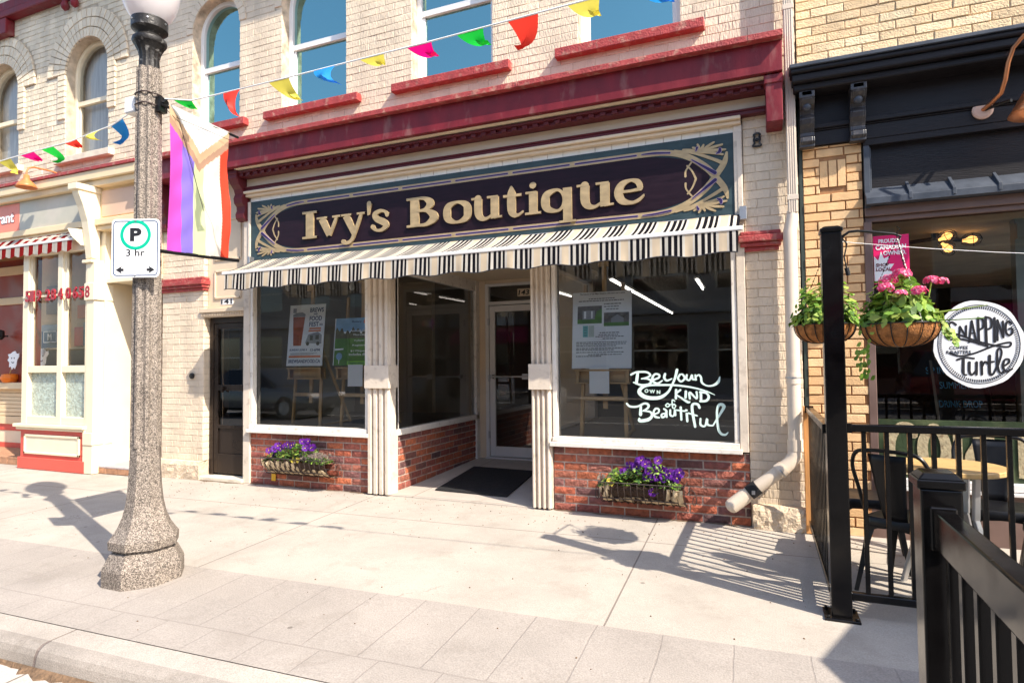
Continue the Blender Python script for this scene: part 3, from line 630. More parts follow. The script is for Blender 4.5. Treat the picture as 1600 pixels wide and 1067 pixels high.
mb=MB(); mb.box(-6.22,-5.55,-.06,.14,0,.045); build('door_step',mb,m_stone,B,bevel=.006)
# bulkheads
def bulk(x0,x1):
    mb=MB(); bricks(mb,x0,x1,.005,.585,fXZ(0),bl=.22,bh=.0735,jt=.0125,pr=.008,rough=.0035); mb.mi=1; mb.box(x0,x1,0.001,.1,0,.585); return build('brick_bulkhead',mb,[m_redbrick,m_rjoint],B,smooth=False)
bulk(-5.475,-3.832); bulk(-1.80,-.125)
mb=MB(); bricks(mb,.06,2.05,.03,.60,fYZ(-3.57),bl=.22,bh=.0735,jt=.0125,pr=.008,rough=.0035); mb.mi=1; mb.box(-3.66,-3.571,.05,2.1,0,.60); build('brick_bulkhead',mb,[m_redbrick,m_rjoint],B)
mb=MB(); bricks(mb,.06,2.05,.03,.60,fYZ(-1.99,sg=-1),bl=.22,bh=.0735,jt=.0125,pr=.008,rough=.0035); mb.mi=1; mb.box(-1.989,-1.9,.05,2.1,0,.60); build('brick_bulkhead',mb,[m_redbrick,m_rjoint],B,recalc=True)
# display windows
def display(x0,x1,z0,z1,y,parent,gm):
    mb=MB()
    mb.box(x0-.06,x1+.06,-.075,.09,z0-.085,z0-.045); mb.box(x0-.04,x1+.04,-.05,.09,z0-.044,z0)
    mb.box(x0-.04,x0,-.03,.09,z0,z1); mb.box(x1,x1+.04,-.03,.09,z0,z1); mb.box(x0-.04,x1+.04,-.03,.09,z1,z1+.06)
    f=build('window_frame',mb,m_white,parent,bevel=.005,bseg=2)
    mb=MB(); mb.f([(x0,y,z0),(x1,y,z0),(x1,y,z1),(x0,y,z1)]); build('pane',mb,gm,f); return f
display(-5.415,-3.87,.67,2.36,.03,B,g_shop); display(-1.76,-.235,.67,2.36,.03,B,g_shop)
mb=MB(); mb.box(-5.56,-5.46,-.03,.1,0,3.24); build('corner_board',mb,m_boardp,B,bevel=.004)
mb=MB(); mb.box(-.192,-.125,-.04,.1,.6,3.29); build('corner_board',mb,m_boardp,B,bevel=.004)
mb=MB(); mb.box(-5.46,-.17,-.0,.1,2.42,3.5); build('lintel',mb,m_board,B)
# fluted pilasters
def pilaster(x0,x1):
    mb=MB(); mb.box(x0,x1,-.03,.10,.015,2.43)
    n=4; wdt=(x1-x0)/n
    for a,b in ((.015,1.10),(1.335,2.43)):
        for i in range(n):
            u0=x0+i*wdt+.006;u1=x0+(i+1)*wdt-.006
            mb.hexa([(u0,-.03,a),(u1,-.03,a),(u1,-.029,a),(u0,-.029,a),(u0,-.03,b),(u1,-.03,b),(u1,-.029,b),(u0,-.029,b)])
            mb.hexa([(u0+.012,-.062,a),(u1-.012,-.062,a),(u1,-.03,a),(u0,-.03,a),(u0+.012,-.062,b),(u1-.012,-.062,b),(u1,-.03,b),(u0,-.03,b)])
    mb.box(x0-.008,x1+.008,-.085,.1,1.10,1.334); mb.box(x0-.008,x1+.008,-.075,.1,2.38,2.43)
    return build('fluted_pilaster',mb,m_boardp,B,bevel=.004)
pilaster(-3.83,-3.55); pilaster(-2.005,-1.81)
# entrance recess
mb=MB(); mb.f([(-3.57,-.03,.012),(-1.99,-.03,.012),(-1.99,2.12,.085),(-3.57,2.12,.085)]); mb.f([(-3.57,-.03,-.05),(-1.99,-.03,-.05),(-1.99,-.03,.012),(-3.57,-.03,.012)]); build('recess_floor',mb,m_rec,B)
mb=MB(); mb.box(-3.6,-1.95,-.0,2.3,2.452,2.5); build('recess_ceiling',mb,m_board,B)
def side_display(x,sg):
    mb=MB(); a,b=(x-.06,x+.03) if sg>0 else (x-.03,x+.06)
    mb.box(a,b,.1,2.06,.60,.665); mb.box(a+.01,b-.01,.06,.12,.665,2.452); mb.box(a,b,1.98,2.10,.03,2.452); mb.box(a+.01,b-.01,.12,1.98,2.31,2.452)
    f=build('window_frame',mb,m_white if sg>0 else m_boardp,B,bevel=.004)
    mb=MB(); q=[(x-.01,.12,.665),(x-.01,1.98,.665),(x-.01,1.98,2.31),(x-.01,.12,2.31)]; mb.f(q); build('pane',mb,g_shop,f)
side_display(-3.57,1); side_display(-1.99,-1)
# door 143 and its wall
y=2.1
mb=MB(); mb.box(-3.57,-3.45,y-.02,y+.08,.08,2.452); mb.box(-2.42,-1.99,y-.01,y+.08,.08,2.452); mb.box(-3.45,-2.42,y-.01,y+.08,2.405,2.452); build('door_wall',mb,m_board,B,bevel=.003)
mb=MB(); mb.box(-3.45,-3.40,y-.03,y+.06,.09,2.405); mb.box(-2.47,-2.42,y-.03,y+.06,.09,2.405); mb.box(-3.40,-2.47,y-.03,y+.06,2.37,2.405); mb.box(-3.40,-2.47,y-.028,y+.06,2.12,2.165); mb.box(-3.45,-2.42,y-.06,y+.06,.07,.10)
dr=build('shop_door',mb,m_alum,B,bevel=.003)
mb=MB()
for q in ((-3.392,-3.315,.11,2.11),(-2.555,-2.478,.11,2.11)): mb.box(q[0],q[1],y-.02,y+.025,q[2],q[3])
mb.box(-3.315,-2.555,y-.02,y+.025,.11,.24); mb.box(-3.315,-2.555,y-.02,y+.025,2.03,2.11); build('door_leaf',mb,m_alum,dr,bevel=.003)
mb=MB(); mb.f([(-3.315,y,.24),(-2.555,y,.24),(-2.555,y,2.03),(-3.315,y,2.03)]); mb.f([(-3.40,y+.01,2.165),(-2.47,y+.01,2.165),(-2.47,y+.01,2.37),(-3.40,y+.01,2.37)]); build('pane',mb,g_dark,dr)
mb=MB(); mb.tube([(-3.34,y-.07,1.165),(-2.53,y-.07,1.165)],.013,10); mb.box(-3.36,-3.33,y-.08,y-.02,1.14,1.19); mb.box(-2.91,-2.83,y-.075,y-.02,1.13,1.20); build('push_bar',mb,m_galv,dr)
for z in (.35,1.1,1.85):
    mb=MB(); mb.box(-3.41,-3.385,y-.045,y-.028,z,z+.09); build('hinge',mb,m_galv,dr)
mb=MB(); mb.box(-2.99,-2.80,y-.004,y-.001,2.22,2.32); mb.mi=1; mb.text('143',fXZ(y-.004),-2.975,2.237,.068,.001,.004,wid=.155,bold=.02,shear=.15); build('house_number',mb,[m_board,m_ink],dr)
# shop interior: window platforms, walls, ceiling, lit tubes
mb=MB(); mb.box(-5.6,-3.66,.1,2.1,.30,.655); mb.box(-1.9,-.13,.1,2.1,.30,.655); build('display_platform',mb,m_int,B)
mb=MB(); mb.box(-5.7,.19,2.2,12.4,-.05,0.06); build('shop_floor',mb,m_intf,B)
mb=MB(); mb.box(-5.7,-5.56,.1,12.4,0,3.0); mb.box(-5.7,.19,12.3,12.5,0,3.0); mb.box(-.12,.19,.3,12.4,0,3.0); mb.box(-5.7,-3.45,2.11,2.2,0,.655); mb.box(-2.42,.0,2.11,2.2,0,.655); build('interior_wall',mb,m_int,B)
mb=MB(); mb.box(-5.56,.19,.1,12.4,2.64,2.7); build('ceiling',mb,m_int,B)
mb=MB(); mb.box(-5.555,-5.53,.2,2.0,.66,2.63)
for i in range(12): mb.box(-5.528,-5.52,.2,2.0,.75+i*.15,.87+i*.15)
build('slat_reflection',mb,m_slat,B)  # slats modelled in place of the awning underside reflected in the window
mb=MB(); mb.box(-5.5,-4.75,2.9,3.0,0.06,2.63); build('partition',mb,mat('beige partition',(.52,.42,.30),rough=.7,var=.06),B)
for (xa,ya,xb,yb) in ((-1.97,3.1,-2.03,9.8),(-.86,3.65,-.885,4.95)):
    mb=MB(); mb.bar((xa,ya,2.535),(xb,yb,2.535),.07,.03); f=build('ceiling_light',mb,m_vinyl,B)
    mb=MB(); mb.tube([(xa,ya,2.50),(xb,yb,2.50)],.011,8); build('tube',mb,m_tube,f)
# anchor plate, buzzer, tag, dirt
mb=MB(); mb.ribbon([(-.04,.09),(0,.11),(.04,.09),(.03,.05),(.04,.0),(.03,-.05),(.05,-.1),(-.05,-.1),(-.03,-.05),(-.04,0),(-.03,.05)],lambda u,v,d=0:Vector((-.01+u*.6,-.012-d,3.15+v*.5)),0,.012,closed=True,w=.024); mb.tube([(-.01,-.015,3.15),(-.01,-.035,3.15)],.014,8); mb.box(-.03,.01,-.024,-.012,3.145,3.158)
build('anchor_plate',mb,m_iron,B)
mb=MB(); mb.lathe([(.035,0),(.035,.02),(.02,.028)],14); 
for v in mb.bm.verts: v.co=Vector((-6.39+v.co.x,-.010-v.co.z,1.23+v.co.y))
build('door_buzzer',mb,m_iron,B)
mb=MB(); mb.box(-5.14,-5.08,-.022,-.017,.055,.14); build('yellow_tag',mb,mat('yellow plastic',(.70,.38,.02),rough=.5),B)
# ================================================================ boutique sign and awning
S=thing('shop_sign','long plum and teal sign board with gold serif lettering reading Ivy\'s Boutique','sign',(-2.8,-.03,2.89))
SX0,SX1,SZ0,SZ1=-5.45,-.165,2.53,3.236
mb=MB(); mb.box(SX0,SX1,-.03,.0,SZ0,SZ1); build('board',mb,m_teal,S)
mb=MB(); mb.box(SX0-.03,SX0,-.045,.0,SZ0,SZ1+.0); mb.box(SX1,SX1+.035,-.045,.0,SZ0,SZ1); build('edge_strip',mb,m_boardp,S,bevel=.003)
fs=fXZ(-.03,oz=2.885); xc=(SX0+SX1)/2
# dark panel: straight middle, pointed oval ends
def oval(a,hh,xa,xb,n=18):
    p=[]
    for i in range(n+1):
        t=-PI/2+PI*i/n; p.append((xb+a*math.cos(t)**1.0,hh*math.sin(t)))
    for i in range(n+1):
        t=PI/2+PI*i/n; p.append((xa+a*math.cos(t),hh*math.sin(t)))
    return p
mb=MB(); mb.prism(oval(.66,.245,SX0+.88,SX1-.88),fs,0,.003); build('dark_panel',mb,m_plum,S)
mb=MB(); zz=.268
L0,L1=SX0+.80,SX1-.80
for sg in (1,-1):
    mb.ribbon([(L0,sg*zz,.05),(L1,sg*zz,.05)],fs,0,.0042,smooth=False,caps=False)
for side,x0,dr_ in ((-1,L0,-1),(1,L1,1)):
    for sg in (1,-1):
        mb.ribbon([(x0,sg*zz,.05),(x0+dr_*.22,sg*.258,.05),(x0+dr_*.40,sg*.20,.05),(x0+dr_*.55,sg*.09,.055),(x0+dr_*.64,-sg*.02,.05),(x0+dr_*.70,-sg*.11,.045),(x0+dr_*.72,-sg*.19,.02)],fs,0,.0046+.0005*sg)
        mb.ribbon([(x0+dr_*.30,sg*.262,.02),(x0+dr_*.46,sg*.22,.022),(x0+dr_*.60,sg*.155,.026),(x0+dr_*.70,sg*.10,.03)],fs,0,.0058)
        # fan of leaves in the corner
        ox,oz=x0+dr_*.50,sg*.215
        for k,(an,ln) in enumerate(((150,.15),(120,.10),(95,.12),(70,.11),(45,.17),(22,.20),(0,.21),(-18,.20))):
            a=R(an); ex,ez=ox+dr_*ln*math.cos(a),oz+sg*ln*.62*math.sin(a)
            mb.ribbon([(ox,oz,.008),((ox*.5+ex*.5)+dr_*.006,(oz*.5+ez*.5)+sg*.008,.022),(ex,ez,.016)],fs,0,.0064+.0004*k)
        for q in ((.40,.12,.44,.07,.47,.0),(.44,.15,.39,.08,.385,.03)):
            mb.ribbon([(x0+dr_*q[0],sg*q[1],.014),(x0+dr_*q[2],sg*q[3],.014),(x0+dr_*q[4],sg*q[5],.018)],fs,0,.0050)
n=6
for sg in (1,-1):
    for i in range(n):
        a=L0+(L1-L0)*i/n+.03; b=L0+(L1-L0)*(i+1)/n-.03
        mb.mi=2; mb.ribbon([(a,sg*zz,.021),(b,sg*zz,.021)],fs,0,.0050,smooth=False); mb.mi=1; mb.ribbon([(a,sg*zz,.013),(b,sg*zz,.013)],fs,0,.0058,smooth=False)
for x0,dr_ in ((L0,-1),(L1,1)):
    for sg in (1,-1):
        for q in (((.02,.268,.006),(.12,.266,.014),(.26,.250,.012)),((.44,.165,.006),(.55,.085,.020),(.625,.03,.028)),((.64,.19,.008),(.665,.205,.024),(.668,.23,.016)),((.475,.235,.006),(.485,.262,.018))):
            P=[(x0+dr_*u,sg*v,w_) for u,v,w_ in q]
            mb.mi=2; mb.ribbon([(u,v,w_+.007) for u,v,w_ in P],fs,0,.0100); mb.mi=1; mb.ribbon(P,fs,0,.0108)
build('painted_border',mb,[m_gold,m_purple,m_lilac],S)
# raised serif letters, drawn as strokes; cap height 1, baseline 0
def st(*p): return ('s',p)
def lp(*p): return ('c',p)
GL={'I':(.76,[st((.38,0,.34),(.38,1,.34)),st((.05,.04,.08),(.71,.04,.08)),st((.05,.96,.08),(.71,.96,.08))]),
'v':(1.05,[st((.22,.68,.29),(.55,.05,.24)),st((.55,.04,.12),(.86,.68,.11)),st((.0,.70,.07),(.46,.70,.07)),st((.68,.70,.07),(1.03,.70,.07))]),
'y':(1.05,[st((.24,.68,.28),(.60,.02,.22)),st((.90,.68,.12),(.56,-.08,.13),(.42,-.26,.13),(.24,-.30,.13),(.12,-.24,.16)),st((.04,.70,.07),(.48,.70,.07)),st((.72,.70,.07),(1.06,.70,.07))]),
"'":(.22,[st((.12,1.0,.19),(.08,.62,.07))]),
's':(.82,[lp_ for lp_ in [('o',((.70,.54,.16),(.60,.66,.10),(.40,.70,.12),(.19,.60,.19),(.26,.44,.22),(.52,.31,.24),(.66,.18,.20),(.46,.03,.12),(.22,.05,.10),(.10,.17,.17)))]]),
'B':(1.32,[st((.33,0,.33),(.33,1,.33)),st((.02,.04,.08),(.62,.04,.08)),st((.02,.96,.08),(.62,.96,.08)),('o',((.45,.955,.09),(.72,.93,.13),(.93,.75,.28),(.74,.56,.12),(.45,.53,.08))),('o',((.45,.53,.08),(.80,.51,.13),(1.07,.28,.31),(.80,.06,.13),(.45,.045,.09)))]),
'o':(1.02,[('c',((.51,.67,.09),(.20,.56,.22),(.135,.34,.27),(.20,.12,.22),(.51,.01,.09),(.82,.12,.22),(.885,.34,.27),(.82,.56,.22)))]),
'u':(1.08,[('o',((.24,.68,.26),(.24,.25,.26),(.33,.07,.20),(.52,.02,.10),(.72,.12,.08))),st((.82,.0,.27),(.82,.70,.27)),st((.0,.70,.07),(.36,.70,.07)),st((.56,.70,.07),(.94,.70,.07)),st((.80,.03,.07),(1.08,.05,.06))]),
't':(.72,[('o',((.32,.92,.10),(.32,.70,.27),(.32,.22,.27),(.40,.05,.18),(.55,.03,.09),(.70,.12,.07))),st((.04,.66,.08),(.66,.66,.08))]),
'i':(.53,[st((.27,0,.27),(.27,.70,.27)),st((.0,.03,.07),(.53,.03,.07)),st((.02,.68,.07),(.38,.68,.07)),st((.255,.90,.20),(.285,.90,.20))]),
'q':(1.16,[('c',((.52,.67,.09),(.22,.56,.22),(.15,.34,.27),(.22,.12,.22),(.52,.02,.09),(.70,.12,.10),(.76,.34,.10),(.70,.56,.10))),st((.86,-.33,.27),(.86,.70,.27)),st((.60,-.33,.07),(1.12,-.33,.07))]),
'e':(.92,[('o',((.16,.37,.08),(.50,.37,.08),(.80,.40,.10))),('o',((.78,.42,.16),(.72,.60,.17),(.50,.68,.09),(.24,.58,.20),(.14,.35,.26),(.24,.11,.22),(.52,.02,.10),(.74,.08,.10),(.88,.21,.05)))])}
def letter(ch,x0,x1):
    wd,parts=GL[ch]; kx=(x1-x0)/wd; kz=.300; z0=2.732
    mb=MB(); fm=lambda u,v,d=0: Vector((x0+u*kx,-.034-d,z0+v*kz))
    # widths are given in em: convert by the mean scale
    class F: pass
    for i,(kd,p) in enumerate(parts):
        P=[(u*kx,v*kz,w_*(kx*.75+kz*.25) if w_>.125 else w_*kz) for u,v,w_ in p]; f2=lambda u,v,d=0: Vector((x0+u,-.034-d,z0+v)); dd=.020+.0006*i
        if kd=='s' and len(P)==2: mb.ribbon(P,f2,0,dd,smooth=False,caps=(ch in "i'" and i in(3,0) and p[0][1]>.85))
        else: mb.ribbon(P,f2,0,dd,closed=(kd=='c'),n=7,caps=True)
    return build('letter',mb,m_gold,S)
for ch,a,b in (('I',-4.694,-4.465),('v',-4.48,-4.158),('y',-4.165,-3.852),("'",-3.83,-3.765),('s',-3.78,-3.535),('B',-3.342,-2.941),('o',-2.913,-2.601),('u',-2.60,-2.275),('t',-2.275,-2.055),('i',-2.04,-1.88),('q',-1.885,-1.535),('u',-1.535,-1.195),('e',-1.195,-.919)): letter(ch,a,b)
# awning
A=thing('awning','retractable awning of black, white and tan striped canvas over the boutique windows','awning',(-2.8,-.05,2.55))
AX0,AX1=-5.40,-.15; YB=-.44; ZB=2.345
mb=MB(); n=60; nz=5
G=[]
for j in range(nz+1):
    t=j/nz; row=[]
    for i in range(n+1):
        x=AX0+(AX1-AX0)*i/n; row.append(mb.bm.verts.new((x,-.055+(YB+.055)*t,2.545+(ZB+.02-2.545)*t-.012*math.sin(PI*t)+.003*math.sin(i*.9))))
    G.append(row)
for j in range(nz):
    for i in range(n): mb.bm.faces.new((G[j][i],G[j+1][i],G[j+1][i+1],G[j][i+1]))
o=build('canvas',mb,m_awn,A,smooth=True); sm=o.modifiers.new('solid','SOLIDIFY'); sm.thickness=.004
mb=MB(); n=300; nz=5; G=[]
for j in range(nz+1):
    t=j/nz; row=[]
    for i in range(n+1):
        x=AX0+.01+(AX1-AX0-.02)*i/n; dp=.170+.011*math.cos(2*PI*x/.46+.6)
        wv=.0045*math.sin(2*PI*x/.23)+.0025*math.sin(2*PI*x/.097+1)
        row.append(mb.bm.verts.new((x,YB-.012-wv*t*1.2-.01*t,ZB-.01-dp*t)))
    G.append(row)
for j in range(nz):
    for i in range(n): mb.bm.faces.new((G[j][i],G[j+1][i],G[j+1][i+1],G[j][i+1]))
v=build('valance',mb,m_awn,A,smooth=True)
mb=MB(); mb.tube([w_.co+Vector((0,-.001,0)) for w_ in [v.data.vertices[nz*(n+1)+i] for i in range(n+1)]],.0045,5)
for q in mb.bm.verts: q.co+=ORG[A]
build('piping',mb,m_ink,v)
mb=MB()   # end flap at the left
mb.f([(AX0+.012,YB-.012,ZB-.01),(AX0+.012,YB-.02,ZB-.19),(AX0+.012,-.24,ZB+.02)]); mb.f([(AX1-.012,YB-.012,ZB-.01),(AX1-.012,-.24,ZB+.02),(AX1-.012,YB-.02,ZB-.19)]); build('end_flap',mb,m_awn,A)
mb=MB(); mb.box(AX0-.03,AX1+.025,YB-.020,YB+.020,ZB-.012,ZB+.022); build('front_bar',mb,m_alum,A,bevel=.006,bseg=2)
mb=MB(); mb.tube([(AX0,-.05,2.535),(AX1+.0,-.05,2.535)],.012,10); mb.box(AX1-.005,AX1+.05,-.10,-.02,2.49,2.60); mb.box(AX0-.03,AX0,-.10,-.02,2.50,2.59); build('roller',mb,m_galv,A,bevel=.003)
mb=MB()
for x in (AX0+.35,AX1-.35): mb.bar((x,-.06,2.44),(x+.12,-.25,2.36),.025,.035); mb.bar((x+.12,-.25,2.36),(x,YB+.02,ZB-.01),.025,.035)
build('folding_arm',mb,m_alum,A)
# script on the right window
T=[[(0,.83,.03),(.06,.88,.03),(.13,.89,.03),(.20,.88,.03),(.24,.82,.03),(.20,.77,.025),(.13,.74,.02)],[(.085,.88,.035),(.075,.76,.045),(.065,.64,.04)],[(.13,.74,.02),(.20,.74,.028),(.25,.69,.035),(.22,.62,.035),(.13,.60,.035),(.03,.66,.02)],
[(.28,.72,.03),(.34,.76,.03),(.35,.82,.03),(.30,.84,.03),(.265,.76,.035),(.28,.67,.035),(.33,.64,.03),(.385,.70,.02)],
[(.42,.84,.035),(.41,.76,.035),(.44,.70,.03),(.50,.74,.02)],[(.565,.93,.04),(.54,.76,.035),(.50,.60,.03),(.45,.45,.035),(.36,.34,.05),(.24,.32,.055),(.15,.36,.06),(.10,.45,.06),(.13,.54,.045),(.22,.595,.03),(.38,.605,.03),(.55,.60,.028),(.74,.555,.025),(.90,.48,.02),(1.0,.40,.006)],
[(.60,.83,.028),(.575,.75,.03),(.61,.68,.028),(.655,.75,.03),(.63,.83,.026),(.60,.83,.02)],[(.68,.82,.028),(.675,.74,.03),(.71,.71,.024),(.74,.82,.026),(.745,.74,.03),(.77,.72,.02)],
[(.78,.82,.024),(.785,.72,.03)],[(.785,.78,.02),(.82,.82,.026),(.845,.77,.03),(.855,.66,.03),(.91,.595,.022),(.98,.60,.028),(1.04,.67,.04),(1.06,.78,.015)],
[(.55,.50,.035),(.545,.32,.035)],[(.60,.50,.03),(.55,.41,.025),(.61,.33,.025),(.685,.245,.035),(.71,.25,.02)],[(.665,.47,.035),(.66,.34,.035)],[(.71,.32,.03),(.71,.45,.03),(.79,.32,.025),(.79,.46,.03)],[(.84,.46,.035),(.84,.27,.035)],[(.83,.46,.03),(.90,.44,.03),(.93,.36,.035),(.90,.28,.035),(.83,.265,.03)],
[(.445,.21,.018),(.42,.17,.018),(.44,.135,.018),(.47,.17,.018),(.445,.21,.016)],[(.465,.185,.014),(.53,.20,.014)],[(.53,.26,.018),(.50,.28,.018),(.505,.12,.018),(.53,.12,.016),(.54,.17,.016),(.505,.185,.014)],
[(-.06,.19,.03),(-.02,.13,.03),(.07,.13,.03),(.16,.20,.03),(.21,.17,.035),(.20,.10,.03),(.14,.04,.02)],[(.115,.14,.035),(.11,-.04,.05)],[(.14,.04,.02),(.23,.02,.03),(.25,-.07,.04),(.20,-.15,.05),(.10,-.18,.045),(.095,-.13,.03)],
[(.27,-.03,.024),(.33,.01,.026),(.335,.08,.028),(.295,.09,.03),(.27,0,.03),(.29,-.08,.035),(.34,-.10,.024)],[(.40,.09,.028),(.43,.04,.03),(.41,-.06,.03),(.375,-.09,.03),(.37,-.03,.026),(.42,.0,.02)],[(.425,.06,.03),(.43,-.08,.03)],[(.475,.07,.028),(.475,-.04,.032),(.515,-.05,.024),(.53,.08,.026),(.535,-.04,.03)],[(.60,.13,.034),(.605,-.13,.03)],[(.55,.07,.022),(.65,.05,.022)],[(.67,.0,.034),(.675,-.16,.032)],[(.66,.07,.03),(.672,.07,.03)],[(.82,.13,.035),(.80,.20,.035),(.745,.20,.035),(.735,.08,.04),(.765,-.27,.035)],[(.69,.01,.024),(.79,-.04,.024)],[(.83,-.10,.026),(.83,-.23,.032),(.88,-.25,.026),(.905,-.10,.03),(.91,-.22,.03),(.97,-.24,.02)],[(.97,-.24,.02),(1.07,.05,.035),(1.10,.17,.045),(1.05,.20,.04),(1.02,.05,.03),(1.03,-.28,.035),(1.06,-.40,.035),(1.11,-.42,.03),(1.14,-.37,.012)]]
mb=MB(); x0,z0=-1.085,.94; kx,kz=.70,.40
for q,s_ in enumerate(T):
    mb.ribbon([(u*kx,v*kz,w_*.58) for u,v,w_ in s_],fXZ(.0275,ox=x0,oz=z0-.035-.005),0,.0016+.00005*(q%6),n=6)
for k,(ch,u) in enumerate((('O',.165),('W',.225),('N',.315))): mb.text(ch,fXZ(.0275,ox=x0,oz=z0-.04),u*kx,(.435-.012*k)*kz,.032,0,.0022+.0001*k,bold=.03)
o=build('window_lettering',mb,m_aqua,None,org=(-.8,.027,.95)); tag(o,'pale aqua hand painted script reading Be Your Own Kind of Beautiful on the right window','lettering')
# ================================================================ restaurant building (left)
RB=thing('restaurant_building','cream and coral restaurant front under pale brick upper floor with arched hooded windows','building',(-9.4,0,0))
ROP=[(-8.42,.44,4.22,5.40),(-10.36,.44,4.26,5.40)]
mb=MB(); wall_slab(mb,-13,-7.055,3.6,ZT,0,.3,ROP); build('wall',mb,m_ljoint,RB)
mb=MB(); hs=[ahole(c,r,b,s,.42) for c,r,b,s in ROP]
bricks(mb,-13,-7.055,3.92,ZT,fXZ(0),bl=.215,bh=.0735,jt=.006,pr=.007,holes=hs,jit=.0022); build('upper_brickwork',mb,m_creamL,RB)
for c,r,b,s in ROP:
    mb=MB(); voussoirs(mb,c,s,r,r+.40,0,.028,24,jt=.012,rings=3)
    for z in [s-.078*k for k in range(1,9)]:
        for sg in (-1,1): 
            a=c+sg*r; mb.box(min(a,a+sg*.15),max(a,a+sg*.15),-.03,0,z+.006,z+.074)
    build('window_hood',mb,m_creamL,RB,bevel=.003)
m_curt=mat('grey curtain',(.78,.78,.76),rough=.9,var=.15,vs=3,stretch=(9,1,1))
for (c,r,b,s) in ROP: sash_window(c,r,b,s,RB,m_rpale,g_rest,m_stone,sw=.13,curtain=m_curt)
mb=MB(); mb.box(-13,-7.055,-.85,.3,7.65,7.85); mb.box(-13,-7.055,-.4,.3,7.4,7.648); build('roof_cornice',mb,m_maroon,RB)
mb=MB(); mb.box(-13,-7.055,.3,8,7.61,7.75); mb.box(-13,-12.9,.301,8,0,7.6); mb.box(-13,-7.055,8,8.2,0,7.7); build('roof',mb,m_intd,RB)
# red bracketed oriel base, upper left
mb=MB(); mb.box(-12.9,-8.72,-.14,.0,6.43,6.54); mb.box(-12.9,-8.76,-.10,.0,6.541,6.7); build('oriel_sill',mb,m_maroon,RB,bevel=.02,bseg=2)
mb=MB(); mb.box(-12.9,-8.8,-.08,.0,6.701,7.3); build('oriel_wall',mb,m_rpale,RB)
for x in (-8.80,-8.60):
    mb=MB(); mb.lathe([(.01,6.26),(.045,6.29),(.055,6.34),(.035,6.38),(.05,6.5)],12,(x,-.07)); build('pendant_drop',mb,m_maroon,RB,smooth=True)
mb=MB(); mb.box(-12.9,-10.05,-.13,-.0,6.2,6.429); build('oriel_bracket',mb,m_maroon,RB,bevel=.01)
# shopfront cornice and sign band
mb=MB(); mb.box(-13,-7.06,-.30,0,3.86,3.90); build('flashing',mb,m_sillr,RB,bevel=.003)
mb=MB(); mb.box(-13,-7.06,-.28,0,3.74,3.859); mb.box(-13,-7.06,-.24,0,3.66,3.739); build('cornice',mb,m_rcream,RB,bevel=.01,bseg=2)
mb=MB(); mb.box(-13,-7.06,-.14,.28,3.20,3.66); build('fascia',mb,m_rcream,RB)
mb=MB(); mb.box(-13,-7.06,-.22,.2,3.16,3.245); mb.box(-13,-7.06,-.19,.2,3.10,3.159); build('lower_moulding',mb,m_rcream,RB,bevel=.008,bseg=2)
mb=MB(); mb.box(-7.86,-7.16,-.155,-.14,3.28,3.62); build('pink_panel',mb,m_rpink,RB,bevel=.002)
# console pilaster
mb=MB(); pr=[(.0,2.72),(.10,2.74),(.115,2.86),(.13,3.0),(.16,3.2),(.22,3.4),(.27,3.52),(.29,3.60),(.29,3.66),(0,3.66)]
mb.prism([(-a,b) for a,b in pr],lambda u,v,d:Vector((d,-.2+u+.06,v)),-8.03,-7.90); mb.box(-8.05,-7.88,-.46,-.10,3.58,3.66); mb.box(-8.06,-7.87,-.27,-.10,2.68,2.72); build('console',mb,m_rpale,RB,bevel=.006)
mb=MB(); mb.box(-8.0,-7.85,-.24,.0,.52,2.68); mb.box(-8.02,-7.83,-.26,.0,.36,.52); mb.box(-8.03,-7.84,-.25,.0,0,.36); mb.box(-8.02,-7.83,-.26,.0,2.20,2.42); build('pilaster',mb,m_rpale,RB,bevel=.006)
# bay window
y=-.2
mb=MB()
for x0,x1 in ((-9.34,-9.22),(-8.60,-8.50),(-8.04,-7.99)): mb.box(x0,x1,y-.03,y+.06,.60,3.10)
for z0,z1 in ((.60,.70),(1.28,1.37),(2.86,3.10)): mb.box(-9.34,-7.99,y-.026,y+.06,z0,z1)
for x0,x1 in ((-9.22,-9.19),(-8.63,-8.60),(-8.50,-8.47),(-8.07,-8.04)): mb.box(x0,x1,y-.005,y+.05,1.37,2.86)
f=build('window',mb,m_rpale,RB,bevel=.005)
mb=MB()
for x0,x1 in ((-9.22,-8.60),(-8.50,-8.04)): mb.f([(x0,y+.03,1.37),(x1,y+.03,1.37),(x1,y+.03,2.86),(x0,y+.03,2.86)])
build('pane',mb,g_rest,f)
mb=MB()
for x0,x1 in ((-9.22,-8.60),(-8.50,-8.04)): mb.box(x0,x1,y+.03,y+.045,.70,1.28)
build('obscure_pane',mb,m_text,f)
mb=MB(); mb.box(-9.42,-7.97,y-.09,y+.06,.555,.599); mb.box(-9.40,-7.98,y-.06,y+.06,.52,.554); build('sill',mb,m_rpale,f,bevel=.006)
mb=MB(); mb.box(-9.34,-8.0,y-.03,y+.1,.0,.519); mb.box(-9.36,-7.99,y-.055,y+.1,.0,.15); build('stall_riser',mb,m_coral,RB,bevel=.004)
mb=MB(); mb.box(-9.22,-8.12,y-.037,y-.029,.22,.44)
for q in ((-9.24,-8.10,.20,.23),(-9.24,-8.10,.43,.46),(-9.24,-9.21,.20,.46),(-8.13,-8.10,.20,.46)): mb.box(q[0],q[1],y-.05,y-.028,q[2],q[3])
build('inset_panel',mb,m_rpale,RB,bevel=.004)
